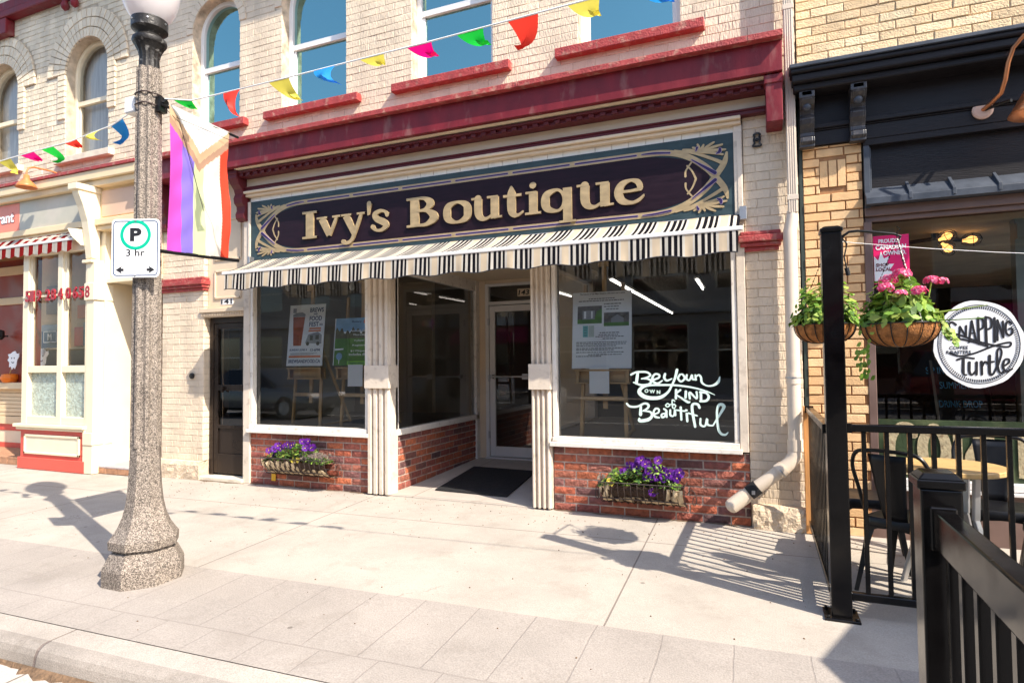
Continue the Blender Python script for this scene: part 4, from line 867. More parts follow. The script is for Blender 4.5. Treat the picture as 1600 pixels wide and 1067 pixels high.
# right hand entrance recess with bright side wall
mb=MB(); mb.prism([(-7.83,-.12),(-7.96,.95),(-8.1,.95),(-8.0,-.12)],lambda u,v,d:Vector((u,v,d)),.09,3.1); build('side_wall',mb,m_rpale,RB,recalc=True)
mb=MB(); mb.box(-8.0,-6.95,.95,1.05,.09,3.1); build('recess_wall',mb,m_board,RB)
mb=MB(); mb.box(-7.75,-7.15,.90,.95,.10,2.2); d=build('recess_door',mb,m_redw,RB)
mb=MB(); mb.box(-7.84,-6.93,-.06,.94,2.44,2.50); mb.box(-7.84,-6.93,-.10,-.06,2.43,2.49); build('transom_sill',mb,m_rpale,RB,bevel=.006)
mb=MB()
for q in ((-7.84,-7.72,2.50,3.1),(-7.0,-6.93,2.50,3.1),(-7.72,-7.0,3.02,3.1),(-7.72,-7.0,2.50,2.54)): mb.box(q[0],q[1],-.05,.05,q[2],q[3])
f=build('transom_window',mb,m_rcream,RB,bevel=.005)
mb=MB(); mb.f([(-7.72,.0,2.54),(-7.0,.0,2.54),(-7.0,.0,3.02),(-7.72,.0,3.02)]); build('pane',mb,g_rest,f)
mb=MB(); mb.box(-7.9,-6.93,-.17,.95,.075,.095); mb.mi=1
x=-7.9
while x<-6.96: mb.box(x+.006,min(x+.196,-6.93),-.168,-.06,.004,.074); x+=.2
build('entrance_step',mb,[mat('lilac tile',(.42,.36,.36),rough=.6,var=.15,vs=18),m_tan_tile],RB,bevel=.003)
# left hand entrance recess: dark red windows over a panelled base
mb=MB(); mb.box(-13,-9.32,.55,.62,1.02,3.1); mb.box(-9.36,-9.30,-.14,-.02,.6,3.1); mb.box(-9.64,-9.6,.13,.62,.6,3.1); build('red_wall',mb,m_redw,RB)
mb=MB(); mb.box(-13,-9.34,-.10,.55,3.06,3.1); build('recess_soffit',mb,mat('brown soffit',(.30,.15,.06),rough=.6),RB)
mb=MB()
for z0,z1,d in ((2.82,2.95,.05),(2.35,2.46,.04),(1.02,1.12,.14),(.47,.59,.06)): mb.box(-13,-9.36,.55-d,.56,z0,z1)
build('muntin',mb,m_rcream,RB,bevel=.005)
mb=MB()
for k in range(7): mb.box(-13,-9.36,.50-.006*(k%2),.56,.60+k*.06,.655+k*.06)
build('clapboard',mb,m_rcream,RB,bevel=.004)
mb=MB()
for z0,z1,mi,d in ((.37,.469,0,.04),(.18,.369,1,.03),(.05,.179,0,.04)):
    mb.mi=mi; mb.box(-13,-9.36,.55-d,.56,z0,z1)
build('base_panel',mb,[m_coral,m_rpale],RB,bevel=.003)
mb=MB(); mb.box(-13,-9.34,-.12,.55,.08,.105); mb.mi=1; x=-13
while x<-9.4: mb.box(x+.006,min(x+.22,-9.36),-.118,-.02,.0,.079); x+=.226
build('entrance_step',mb,[m_tan_tile,m_tan_tile],RB,bevel=.003)
mb=MB(); mb.tube([(-11.1,.53,1.85),(-11.1,.45,1.85)],.012,6); mb.lathe([(.02,1.79),(.055,1.83),(.05,1.93),(.01,1.95)],10,(-11.1,.43)); build('wall_lamp',mb,m_iron,RB)
m_tanint=mat('tan interior',(.66,.42,.22),rough=.8,var=.25,vs=2)
# inside the bay: brick back wall, warm board, blue book row
mb=MB(); mb.box(-9.6,-7.9,.13,.18,.1,3.1); mb.box(-13,-7.9,-.1,7,.05,.1); build('interior_wall',mb,m_tanint,RB)
# restaurant sign
mb=MB(); mb.box(-12.6,-8.06,-.175,-.14,3.25,3.655); s=build('restaurant_sign',mb,m_rgrey,None,org=(-9.6,-.14,3.45)); tag(s,'sage and red shop sign with white lettering ending in urant','sign')
mb=MB(); n=8
mb.mi=0; mb.box(-12.6,-9.55,-.178,-.175,3.26,3.645); build('red_fade',mb,m_rredp,s)
mb=MB(); mb.mi=1; mb.text('Restaurant',fXZ(-.178),-9.655,3.375,.165,0,.003,wid=1.02,bold=.06,al='R'); mb.mi=0; mb.text('Restaurant',fXZ(-.178),-9.665,3.385,.15,.003,.006,wid=1.0,bold=.02,al='R'); build('lettering',mb,[m_signw,m_maroon],s)
# striped restaurant awning
ra=thing('restaurant_awning','small red, white and grey striped awning above the restaurant bay','awning',(-9.9,-.2,3.15))
X0,X1,yb,zb=-13,-8.20,-.29,3.0
mb=MB(); mb.f([(X0,-.16,3.16),(X0,yb,zb+.01),(X1,yb,zb+.01),(X1,-.16,3.16)]); o=build('canvas',mb,m_rawn,ra); sm=o.modifiers.new('solid','SOLIDIFY'); sm.thickness=.004
mb=MB(); n=120; G=[[],[]]
for i in range(n+1):
    x=X0+(X1-X0)*i/n; G[0].append(mb.bm.verts.new((x,yb-.012,zb-.012))); G[1].append(mb.bm.verts.new((x,yb-.016,zb-.13-.025*abs(math.sin(PI*x/.20)))))
for i in range(n): mb.bm.faces.new((G[0][i],G[1][i],G[1][i+1],G[0][i+1]))
build('valance',mb,m_rawn,ra)
mb=MB(); mb.box(X0,X1+.02,yb-.02,yb+.02,zb-.014,zb+.02); build('front_bar',mb,m_alum,ra,bevel=.005)
mb=MB(); mb.hexa([(X1+.03,-.34,3.02),(X1+.16,-.30,2.90),(X1+.16,-.15,2.90),(X1+.03,-.15,3.02),(X1-.06,-.34,3.14),(X1+.16,-.30,3.11),(X1+.16,-.15,3.13),(X1-.06,-.15,3.16)]); build('housing',mb,m_rpale,ra,bevel=.01)
# phone number hung across the bay
pn=thing('number_garland','red glitter digits 519 284 0658 strung across the restaurant bay','number sign',(-8.6,-.26,2.3))
XD=(-9.19,-9.09,-8.955,-8.765,-8.645,-8.505,-8.345,-8.2,-8.085,-7.955)
for i,(ch,x) in enumerate(zip('5192840658',XD)):
    mb=MB(); mb.text(ch,fXZ(-.245),x,2.235,.15,0,.018,wid=.088,bold=.02,al='C'); build('digit',mb,m_num,pn)
mb=MB(); mb.box(-9.32,-7.98,-.243,-.236,2.29,2.315); build('strip',mb,m_rpale,pn)
# cafe things seen in the bay
mb=MB(); mb.lathe([(.02,1.121),(.09,1.125),(.125,1.19),(.10,1.25),(.02,1.26)],24,(-10.92,.47),mod=lambda k,j:1-.06*(1+math.cos(8*2*PI*k/24))/2); o=build('pumpkin',mb,m_orange,None,org=(-10.92,.47,1.12),smooth=True); tag(o,'small orange pumpkin decoration on the cream ledge of the restaurant entrance','pumpkin')
def ghost(x,y,z,lab,sc_=1):
    g=thing('ghost_cutout',lab,'decoration',(x,y,z),'paper ghost decorations')
    pts=[(0,.15),(.05,.16),(.09,.12),(.13,.11),(.15,.13),(.15,.07),(.10,.02),(.09,-.05),(.05,-.12),(.02,-.09),(-.03,-.13),(-.05,-.08),(-.10,-.09),(-.09,-.02),(-.14,.02),(-.10,.06),(-.13,.11),(-.06,.12)]
    mb=MB(); mb.prism([(a*sc_,b*sc_) for a,b in pts][::-1],fXZ(y,ox=x,oz=z),0,.008); build('sheet',mb,m_paper,g,recalc=True)
    mb=MB()
    for q in (-.03,.035): mb.prism([(q+a,.05+b) for a,b in arcpts((0,0),.012,0,2*PI,10)[:-1]],fXZ(y,ox=x,oz=z),.008,.010)
    mb.ribbon([(-.03,-.01,.01),(0,-.025,.012),(.035,-.01,.01)],fXZ(y,ox=x,oz=z),.008,.010); build('face',mb,m_ink,g)
    return g
ghost(-10.83,.47,1.45,'white paper ghost standing above the small pumpkin by the dark red wall'); ghost(-9.36,.03,1.46,'white paper ghost behind the left pane of the restaurant bay')
mb=MB(); mb.tube([(-10.92,.47,1.25),(-10.88,.47,1.33)],.01,6); build('stem',mb,m_wood,bpy.data.objects['pumpkin'])
ms_=thing('reflected_awning_board','small navy board with a white letter M in place of an awning reflected in the restaurant bay','board',(-9.2,.05,1.78))  # solid board in place of a blue awning's reflection in the bay glass
mb=MB(); mb.box(-9.37,-9.07,.05,.065,1.69,1.86); build('board',mb,m_navy,ms_)
mb=MB(); mb.text('M',fXZ(.05),-9.27,1.73,.09,.0,.004,bold=.02); mb.ribbon([(-9.36,1.70),(-9.08,1.70),(-9.08,1.85),(-9.36,1.85)],fXZ(.05),0,.003,closed=True,smooth=False,w=.012); build('letter',mb,m_signw,ms_)
mb=MB()
mb.box(-9.5,-7.99,.04,.13,1.60,1.62); o=build('shelf',mb,m_rcream,RB)
for (x0,x1,z0,z1,m) in ((-9.5,-9.0,1.62,1.86,m_navy),(-9.5,-9.0,1.861,1.95,m_grey),(-8.78,-8.60,1.64,1.90,m_coral),(-8.59,-8.2,1.64,1.86,mat('teal box',(.03,.12,.19))),(-8.59,-8.2,1.861,1.96,m_grey),(-8.72,-8.40,2.02,2.20,m_orangep),(-9.4,-9.1,2.1,2.5,mat('brown frame',(.24,.12,.06))),(-8.9,-8.45,1.05,1.35,m_coral),(-9.5,-8.2,1.0,1.58,mat('dark counter',(.10,.07,.055)))):
    mb=MB(); mb.box(x0,x1,.10,.125,z0,z1); build('wall_panel',mb,m,RB)
# gooseneck lamp above the sign
gl=thing('gooseneck_lamp','small orange enamel gooseneck lamp over the restaurant sign','lamp',(-8.98,-.01,4.02))
mb=MB(); mb.tube([(-8.98,0,4.02),(-8.98,-.10,4.04),(-8.98,-.32,4.03),(-8.98,-.39,4.0),(-8.98,-.41,3.94),(-8.98,-.41,3.89)],.012,8); mb.lathe([(.05,0),(.05,.012)],14)
for v in mb.bm.verts:
    if v.co.z<.1: v.co=Vector((-8.98+v.co.x,-.004-v.co.z,4.02+v.co.y))
build('arm',mb,m_rust,gl,smooth=True)
mb=MB(); mb.lathe([(.03,3.90),(.035,3.84),(.10,3.77),(.12,3.73)],20,(-8.98,-.41),capb=False,capt=False); o=build('shade',mb,m_rust,gl,smooth=True); sm=o.modifiers.new('s','SOLIDIFY'); sm.thickness=.004
# ================================================================ cafe building (right)
CB=thing('cafe_building','tan brick cafe building with charcoal cornice, scrolled brackets and a big shop window','building',(2.5,0,0))
XR=7.0
mb=MB(); mb.box(.30,XR,.0,.3,3.3,ZT); build('wall',mb,m_tujoint,CB)
mb=MB(); bricks(mb,.30,XR,3.72,5.6,fXZ(0),bl=.235,bh=.072,jt=.009,pr=.009,jit=.003); build('upper_brickwork',mb,m_tanu,CB)
mb=MB(); mb.box(.30,XR,-.5,.3,ZT+.001,ZT+.2); mb.box(.30,XR,.3,8,ZT,ZT+.1); mb.box(XR-.1,XR,.3,8,0,ZT); mb.box(.30,XR,7.9,8,0,ZT); build('roof',mb,m_intd,CB)
# brick pier with a soldier inset
mb=MB(); hl=[rhole(.44,.63,2.70,2.91)]
bricks(mb,.325,.735,.0,3.03,fXZ(0),bl=.20,bh=.0718,jt=.0105,pr=.011,holes=hl,jit=.0012)
for i in range(3): mb.prism([(.444+i*.063,2.702),(.498+i*.063,2.702),(.498+i*.063,2.908),(.444+i*.063,2.908)],fXZ(0),0,.0115)
mb.mi=1; mb.box(.325,.735,.001,.28,0,3.04); build('brick_pier',mb,[m_tan,m_tjoint],CB)
mb=MB(); mb.box(.296,.324,-.004,.2,0,3.55); build('edge_strip',mb,mat('dark green edge',(.03,.045,.04),rough=.6),CB)
# cornice
mb=MB(); mb.hexa([(.235,-.30,3.572),(XR,-.30,3.572),(XR,0,3.572),(.235,0,3.572),(.235,-.30,3.60),(XR,-.30,3.60),(XR,0,3.70),(.235,0,3.70)]); build('cornice_flashing',mb,m_charl,CB,bevel=.004)
mb=MB(); mb.box(.24,XR,-.285,0,3.535,3.571); mb.box(.25,XR,-.26,0,3.475,3.5345); mb.box(.26,XR,-.21,0,3.42,3.4745); build('cornice',mb,m_charc,CB,bevel=.012,bseg=2)
mb=MB(); mb.box(.305,XR,-.03,.1,3.20,3.4195); build('frieze_board',mb,m_charc,CB)
mb=MB(); mb.box(.305,XR,-.06,.1,3.16,3.1995); mb.box(.305,XR,-.045,.1,3.145,3.1595); build('frieze_moulding',mb,m_charc,CB,bevel=.008,bseg=2)
mb=MB(); mb.box(.305,XR,-.035,.1,3.035,3.1445); mb.box(.745,XR,-.03,.1,2.985,3.0345); build('lower_fascia',mb,m_charc,CB,bevel=.003)
m_brk=mat('charcoal bracket paint',(.035,.032,.034),rough=.35,var=.3,vs=9,spec=.5,col2=(.075,.065,.06),cs=22,ct=.62)
def cafebracket(x0,x1):
    zt,zb=3.42,3.03; h=zt-zb
    pr=[(.0,0),(.075,0),(.09,.02),(.085,.055),(.055,.07),(.045,.10),(.06,.13),(.085,.16),(.095,.20),(.075,.235),(.085,.265),(.135,.29),(.165,.325),(.17,.355),(.17,h),(0,h)]
    mb=MB(); mb.prism(pr[::-1],lambda u,v,d:Vector((d,-.03-u,zb+v)),x0+.012,x1-.012)
    for xx in (x0,x1-.02): mb.prism([(a*.93,b) for a,b in pr][::-1],lambda u,v,d:Vector((d,-.031-u,zb+v)),xx,xx+.024)
    xm=(x0+x1)/2; mb.box(x0-.004,x1+.004,-.20,-.03,zt-.055,zt-.002); mb.box(x0-.004,x1+.004,-.10,-.03,zb-.02,zb+.03)
    o=build('bracket',mb,m_brk,CB,bevel=.005,bseg=2,recalc=True)
    mb=MB(); 
    bmesh.ops.create_uvsphere(mb.bm,u_segments=14,v_segments=10,radius=.032)
    for v in mb.bm.verts: v.co+=Vector((xm,-.145,zb+.28))
    build('knob',mb,m_charl,o,smooth=True)
cafebracket(.305,.405); cafebracket(.655,.755)
# sign panel and pent skirt
mb=MB(); mb.box(.76,XR,.03,.1,2.60,3.03); build('sign_panel',mb,m_charc,CB)
mb=MB(); mb.box(.745,.785,-.03,.1,2.50,2.985); mb.box(.785,.80,.0,.1,2.60,2.985); build('panel_frame',mb,m_charl,CB,bevel=.003)
mb=MB(); mb.hexa([(.745,-.10,2.515),(XR,-.10,2.515),(XR,.03,2.515),(.745,.03,2.515),(.745,-.10,2.565),(XR,-.10,2.565),(XR,.03,2.665),(.745,.03,2.665)])
x=1.02
while x<XR: mb.hexa([(x,-.105,2.53),(x+.022,-.105,2.53),(x+.022,.02,2.55),(x,.02,2.55),(x,-.105,2.583),(x+.022,-.105,2.583),(x+.022,.02,2.69),(x,.02,2.69)]); x+=.27
build('metal_skirt',mb,m_charl,CB,bevel=.003)
mb=MB(); mb.box(.745,XR,-.02,.1,2.44,2.514); mb.box(.745,XR,.01,.1,2.40,2.4395); build('window_head',mb,m_brownf,CB,bevel=.004)
# window
mb=MB(); mb.box(.735,.79,-.015,.09,.34,2.40); mb.box(.79,XR,-.0,.09,.34,.40); f=build('window',mb,m_brownf,CB,bevel=.004)
mb=MB(); mb.f([(.79,.035,.89),(XR,.035,.89),(XR,.035,2.40),(.79,.035,2.40)]); build('pane',mb,g_cafe,f)
mb=MB(); mb.box(.76,XR,-.07,.06,.375,.40); mb.box(.76,XR,-.05,.06,.405,.46); build('sill',mb,m_alum,f,bevel=.004)
mb=MB(); mb.box(.735,XR,-.0,.1,0,.34); build('stall_riser',mb,m_brownf,CB)
mb=MB(); mb.box(1.86,1.95,.6,.7,0,2.6); mb.box(1.86,4.2,.55,.6,2.28,2.40); build('inner_frame',mb,mat('pale green frame',(.36,.39,.34),rough=.5),CB)
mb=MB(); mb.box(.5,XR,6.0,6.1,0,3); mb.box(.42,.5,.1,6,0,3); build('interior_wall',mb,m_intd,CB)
mb=MB(); mb.box(.5,XR,.1,6,0.02,.05); build('floor',mb,m_woodh,CB)
mb=MB(); mb.box(.5,XR,.1,6,2.445,2.52); build('ceiling',mb,mat('cafe ceiling',(.80,.74,.66),rough=.8),CB)
# cluster lamp inside
pl=thing('cage_pendant','black cluster pendant with three caged filament bulbs inside the cafe window','lamp',(1.5,1.0,2.6))
mb=MB(); mb.tube([(1.42,1.0,2.45),(1.42,1.0,2.40)],.03,8); mb.tube([(1.22,1.0,2.38),(1.42,1.0,2.40),(1.62,1.05,2.38)],.018,8); build('arm',mb,m_blackm,pl)
for (c,d) in (((1.44,.97,2.38),(.4,-.3,.15)),((1.45,.92,2.34),(.35,-.3,-.5)),((1.63,1.05,2.37),(.9,-.2,.05))):
    c=Vector(c); d=Vector(d).normalized(); q=d.to_track_quat('Z','Y')
    mb=MB(); mb.lathe([(.012,0),(.014,.02),(.032,.05),(.034,.075),(.02,.10),(.004,.108)],12)
    for v in mb.bm.verts: v.co=c+q@v.co
    b=build('bulb',mb,m_bulb,pl,smooth=True)
    mb=MB()
    for k in range(8):
        a=2*PI*k/8; mb.tube([c+q@Vector((r*math.cos(a),r*math.sin(a),z)) for r,z in ((.025,-.01),(.052,.03),(.058,.08),(.04,.125),(.002,.14))],.0025,4)
    mb.tube([c+q@Vector((.058*math.cos(2*PI*k/20),.058*math.sin(2*PI*k/20),.075)) for k in range(20)],.0025,4,closed=True); build('cage',mb,m_blackm,pl)
# things in or on the cafe window
po=thing('shop_local_poster','magenta and white poster reading Proudly Canadian Owned Shop Local on the cafe window','poster',(.91,.03,2.1))
mb=MB(); mb.box(.80,1.035,.026,.029,1.92,2.29); build('sheet',mb,m_pink,po)
fp=fXZ(.026)
leaf=[(0,.17),(.03,.11),(.085,.13),(.07,.06),(.13,.07),(.105,.02),(.15,-.01),(.08,-.05),(.09,-.09),(.02,-.08),(.01,-.15),(-.02,-.15),(-.03,-.08),(-.07,-.07)]
mb=MB(); pts=[(.803,2.135),(.83,2.10),(.85,2.17),(.868,2.115),(.905,2.13),(.885,2.07),(.935,2.07),(.90,2.02),(.945,2.0),(.895,1.975),(.89,1.945),(.85,1.955),(.803,1.94)]
mb.prism(pts[::-1],fp,0,.002); mb.mi=0
for t_,u,v,h in (('PROUDLY',.835,2.232,.032),('CANADIAN',.815,2.182,.036),('OWNED.',.865,2.138,.034)): mb.text(t_,fp,u,v,h,0,.0025,bold=.03,wid={'PROUDLY':.15,'CANADIAN':.20,'OWNED.':.15}[t_])
mb.mi=1; mb.text('SHOP',fp,.815,2.052,.027,.002,.0045,wid=.085,bold=.02); mb.text('LOCAL',fp,.815,2.018,.027,.002,.0045,wid=.10,bold=.02); build('print',mb,[m_signw,m_maroon],po,recalc=True)
# round sign
rs=thing('round_sign','round white sign lettered Snapping Turtle Coffee Roasters in black on the cafe window','sign',(1.44,.02,1.45))
cx,cz,rx,rz=1.437,1.447,.272,.316
mb=MB(); fr=fXZ(.02,ox=cx,oz=cz); mb.prism([(rx*math.cos(2*PI*k/48)*(1+.018*math.sin(k*1.3)),rz*math.sin(2*PI*k/48)*(1+.015*math.cos(k*.9))) for k in range(48)],fr,0,.012); build('disc',mb,m_signw,rs)
mb=MB(); fr=fXZ(.008,ox=cx,oz=cz); E=lambda k,s:(rx*s*math.cos(k),rz*s*math.sin(k))
mb.ribbon([E(2*PI*k/40,.90)+(.0045,) for k in range(40)],fr,0,.002,closed=True,smooth=False)
for k in range(110):
    a=2*PI*k/110+.02; p,q=E(a,.81),E(a,.87); mb.ribbon([p+(.006,),q+(.006,)],fr,0,.002,smooth=False,caps=False)
def wr(strokes,ox,oz,kx,kz,w0):
    for i,s_ in enumerate(strokes): mb.ribbon([(ox+u*kx,oz+v*kz,(w_[0] if w_ else 1)*w0) for u,v,*w_ in s_],fr,0,.0022+.00008*i,n=5)
# SNAPPING: tall condensed capitals
SN=[[(.10,.72,1.2),(.03,.80),(-.02,.72),(.0,.58,1.3),(.08,.42,1.4),(.10,.28),(.04,.20,.7)],[(.15,.34),(.17,.66)],[(.17,.66),(.27,.36)],[(.27,.36),(.28,.68)],
[(.32,.20),(.38,.82)],[(.38,.82),(.45,.18)],[(.34,.46,.7),(.43,.46,.7)],[(.49,.15,1.3),(.49,.90,1.2)],[(.49,.90),(.57,.84),(.57,.62),(.50,.56)],[(.62,.12,1.3),(.62,.92,1.2)],[(.62,.92),(.71,.86),(.71,.62),(.63,.56)],
[(.76,.20,1.2),(.77,.88,1.2)],[(.81,.24),(.82,.82)],[(.82,.82),(.91,.32)],[(.91,.32),(.91,.78)],[(1.05,.72),(1.0,.78),(.96,.68),(.96,.46),(1.01,.38),(1.06,.44),(1.06,.56),(1.01,.56)]]
wr(SN,-.165,-.035,.345,.25,.0135)
wr([[(-.33,-.15,1.5),(-.20,-.20),(.0,-.16),(.25,-.05),(.40,0),(.52,.02),(.50,-.05),(.36,-.04),(.15,.02),(-.05,.10),(-.2,.17),(-.34,.20),(-.40,.15),(-.33,.09),(-.2,.10),(0,.04),(.2,-.04)]],-.03,.0,.42,.42,.013)
wr([[(-.05,.62,1.2),(.12,.70),(.30,.66)],[(.08,.66,1.4),(.065,.22,1.6),(.085,.08),(.13,.07)],[(.20,.52,1.5),(.195,.18,1.4),(.25,.07),(.33,.22)],[(.35,.52,1.4),(.34,.08,1.2)],[(.45,.54,1.4),(.45,.08,1.2)],[(.455,.35),(.52,.54),(.58,.46)],[(.62,.75,1.5),(.61,.15,1.4),(.68,.10),(.78,.45)],[(.54,.52),(.70,.54)],[(.76,.30),(.86,.80),(.84,1.0),(.78,.92),(.77,.40,1.4),(.82,.14),(.90,.20)],[(.90,.38),(1.0,.50),(1.0,.62),(.92,.60),(.88,.36,1.3),(.94,.18),(1.06,.28)]],-.115,-.235,.29,.20,.0125)
mb.text('COFFEE',fr,-.175,-.035,.024,0,.0025,wid=.115,bold=.0,shear=.1); mb.text('ROASTERS',fr,-.195,-.068,.024,0,.0025,wid=.15,bold=.0,shear=.1)
build('lettering',mb,m_ink,rs)
# old enamel sign along the bottom of the window
cs_=thing('enamel_sign','old green enamel sign with flaking cream capitals standing along the bottom of the cafe window','sign',(1.4,.1,.47))
mb=MB(); mb.box(.795,2.45,.002,.03,.462,.89); build('board',mb,m_coffee,cs_)
mb=MB(); fc=fXZ(.002,oz=.48)
mb.ribbon([(1.02,.30,.05),(1.0,.355,.06),(.93,.36,.055),(.875,.26,.06),(.875,.12,.06),(.93,.035,.06),(.99,.05,.05),(1.01,.10,.03)],fc,0,.008)
mb.ribbon([(1.145,.365,.05),(1.08,.27,.065),(1.08,.13,.065),(1.145,.03,.05),(1.21,.13,.065),(1.21,.27,.065)],fc,0,.008,closed=True)
for x in (1.27,):
    mb.ribbon([(x+.02,.36,.055),(x+.02,.02,.055)],fc,0,.008,smooth=False,caps=False); mb.ribbon([(x,.345,.04),(x+.17,.345,.04)],fc,0,.0085,smooth=False,caps=False); mb.ribbon([(x+.14,.35,.05),(x+.13,.25,.05),(x+.09,.15,.06),(x+.11,.03,.06)],fc,0,.009)
x=1.46
mb.ribbon([(x+.02,.36,.055),(x+.02,.02,.055)],fc,0,.008,smooth=False,caps=False)
for z in (.345,.20): mb.ribbon([(x+.01,z,.045),(x+.14,z,.045)],fc,0,.0085,smooth=False,caps=False)
for x in (1.65,1.84):
    mb.ribbon([(x+.02,.36,.055),(x+.02,.02,.055)],fc,0,.008,smooth=False,caps=False)
    for z in (.345,.20,.04): mb.ribbon([(x+.01,z,.045),(x+.13,z,.045)],fc,0,.0085,smooth=False,caps=False)
build('letter',mb,m_coflet,cs_)
# chalk board inside
cb_=thing('chalkboard','black A-frame chalkboard with blue handwriting reading summer drink drop inside the cafe','chalkboard',(1.55,.6,.05))
mb=MB()
mb.hexa([(1.36,.50,.05),(1.76,.50,.05),(1.76,.52,.05),(1.36,.52,.05),(1.27,.62,1.32),(1.60,.62,1.32),(1.60,.64,1.32),(1.27,.64,1.32)]); build('board',mb,m_intd,cb_)
mb=MB(); mb.bar((1.35,.495,.05),(1.26,.615,1.33),.03,.03); mb.bar((1.77,.495,.05),(1.61,.615,1.33),.03,.03); build('frame',mb,m_dbrown,cb_)
mb=MB(); fch=lambda u,v,d=0: Vector((1.32+u-.07*v,.498+.094*v-d,.05+v))
for t_,u,v,wd in (('SIP INTO',.0,1.17,.20),('SUMMER',.08,1.05,.20),('DRINK DROP',.06,.90,.29)): mb.text(t_,fch,u,v,.055,.0,.006,wid=wd)
build('writing',mb,m_chalk,cb_)
# copper gooseneck lamp on the fascia
cl=thing('copper_gooseneck_lamp','large copper gooseneck lamp with a cone shade on the charcoal fascia','lamp',(1.5,-.04,3.13))
mb=MB(); mb.lathe([(.065,0),(.065,.015),(.05,.02)],20)
for v in mb.bm.verts: v.co=Vector((1.50+v.co.x,-.036-v.co.z,3.13+v.co.y))
build('rose',mb,mat('pale copper plate',(.62,.40,.30),rough=.5,metal=.3),cl)
mb=MB(); mb.tube([(1.50,-.05,3.13),(1.535,-.12,3.15),(1.565,-.20,3.18),(1.575,-.25,3.25),(1.585,-.28,3.35),(1.61,-.30,3.44),(1.66,-.33,3.50),(1.71,-.38,3.50),(1.72,-.42,3.44),(1.72,-.44,3.30),(1.72,-.45,3.18)],.014,10); build('arm',mb,m_copper,cl,smooth=True)
mb=MB(); mb.tube([(1.51,-.05,3.13),(1.62,-.2,3.12)],.012,8); build('stay',mb,m_blackm,cl)
mb=MB(); mb.lathe([(.03,3.22),(.04,3.16),(.13,3.0),(.17,2.93)],28,(1.70,-.44),capb=False,capt=False); o=build('shade',mb,m_copper,cl,smooth=True); sm=o.modifiers.new('s','SOLIDIFY'); sm.thickness=.005
# ================================================================ street lamp
LX,LY=-3.84,-2.5; LZ=gz(LX,LY)
lamp=thing('street_lamp','tall street lamp with aggregate concrete post, black iron collar and white globe','street lamp',(LX,LY,LZ))
oc=PI/8
def rb(pr): return [(r,LZ+z) for r,z in pr]
mb=MB(); mb.lathe(rb([(.245,-.02),(.245,.10),(.238,.12),(.205,.185),(.19,.20)]),8,(LX,LY),oc); mb.lathe(rb([(.182,.195),(.182,.222)]),8,(LX,LY),oc)
mb.lathe(rb([(.208,.22),(.212,.275),(.196,.295),(.160,.35),(.131,.42),(.112,.51),(.101,.62),(.094,.76),(.090,.90)]),8,(LX,LY),oc)
build('base',mb,m_pole,lamp,bevel=.0015)
mb=MB()
def flute(k,j): return (1.0,1.0,.85,.85)[k%4]
mb.lathe([(.091,LZ+.86),(.090,LZ+.95),(.088,1.4),(.083,2.2),(.079,3.0),(.076,3.375)],32,(LX,LY),PI/32,mod=flute); build('shaft',mb,m_pole,lamp)
mb=MB(); mb.lathe([(.066,3.37),(.062,3.40),(.061,3.45),(.070,3.49),(.088,3.525),(.097,3.545)],32,(LX,LY),mod=lambda k,j:1.0 if (k%2 or j>4) else .92)
mb.lathe([(.100,3.545),(.107,3.56),(.103,3.58),(.086,3.59),(.075,3.605),(.082,3.62),(.102,3.635),(.112,3.645),(.112,3.71),(.10,3.715)],40,(LX,LY))
build('collar',mb,m_iron,lamp,smooth=True)
for k in range(6):
    mb=MB(); a=2*PI*k/6+.3; p=Vector((LX+.112*math.cos(a),LY+.112*math.sin(a),3.685)); mb.tube([p,p+Vector((math.cos(a),math.sin(a),0))*.006],.006,8); build('bolt',mb,m_galv,lamp)
mb=MB(); mb.lathe([(.092,3.70),(.125,3.735),(.155,3.79),(.176,3.86),(.186,3.94),(.185,4.02),(.17,4.14),(.13,4.28),(.07,4.38),(.02,4.42)],40,(LX,LY)); build('globe',mb,m_globe,lamp,smooth=True)
for z in (3.115,3.19):
    mb=MB(); pts=[(LX+(.083)*math.cos(2*PI*k/24),LY+.083*math.sin(2*PI*k/24),z+.004*math.sin(k)) for k in range(24)]; mb.tube(pts,.005,5,closed=True); build('strap',mb,m_wire,lamp)
mb=MB(); mb.tube([(LX+.07,LY+.02,3.15),(LX+.13,LY+.03,3.13)],.022,8); mb.box(LX+.075,LX+.115,LY-.01,LY+.05,3.07,3.17); build('flag_bracket',mb,m_blackm,lamp)
jb=MB(); jb.box(LX-.165,LX-.075,LY-.05,LY+.05,3.08,3.185)
for i in range(4): jb.box(LX-.17,LX-.08,LY-.054+i*.028,LY-.048+i*.028,3.085,3.19)
o=build('junction_box',jb,m_vinyl,None,org=(LX-.12,LY,3.13),bevel=.003); tag(o,'small white junction box strapped to the street lamp post','box')
# parking sign, facing the camera side
ps=thing('parking_sign','white parking sign with a green ringed letter P and 3 hr on the lamp post','sign',(0,0,0),rotz=R(22.4))
sw,sh=.315,.385; ps.location=(LX+.045,LY-.115,2.125); ORG[ps]=Vector((0,0,0))
def rrect(w_,h_,r,n=6):
    p=[]
    for cx_,cz_,a0 in ((w_/2-r,h_/2-r,0),(-w_/2+r,h_/2-r,PI/2),(-w_/2+r,-h_/2+r,PI),(w_/2-r,-h_/2+r,1.5*PI)): p+=arcpts((cx_,cz_),r,a0,a0+PI/2,n)
    return p
fz=fXZ(0)
mb=MB(); mb.prism(rrect(sw,sh,.03),fz,0,.004); pl_=build('plate',mb,m_signw,ps,local=True)
mb=MB(); mb.ribbon([q+(.006,) for q in rrect(sw-.028,sh-.028,.022)],fz,.0,.0055,closed=True,smooth=False); build('border',mb,m_navy,ps,local=True)
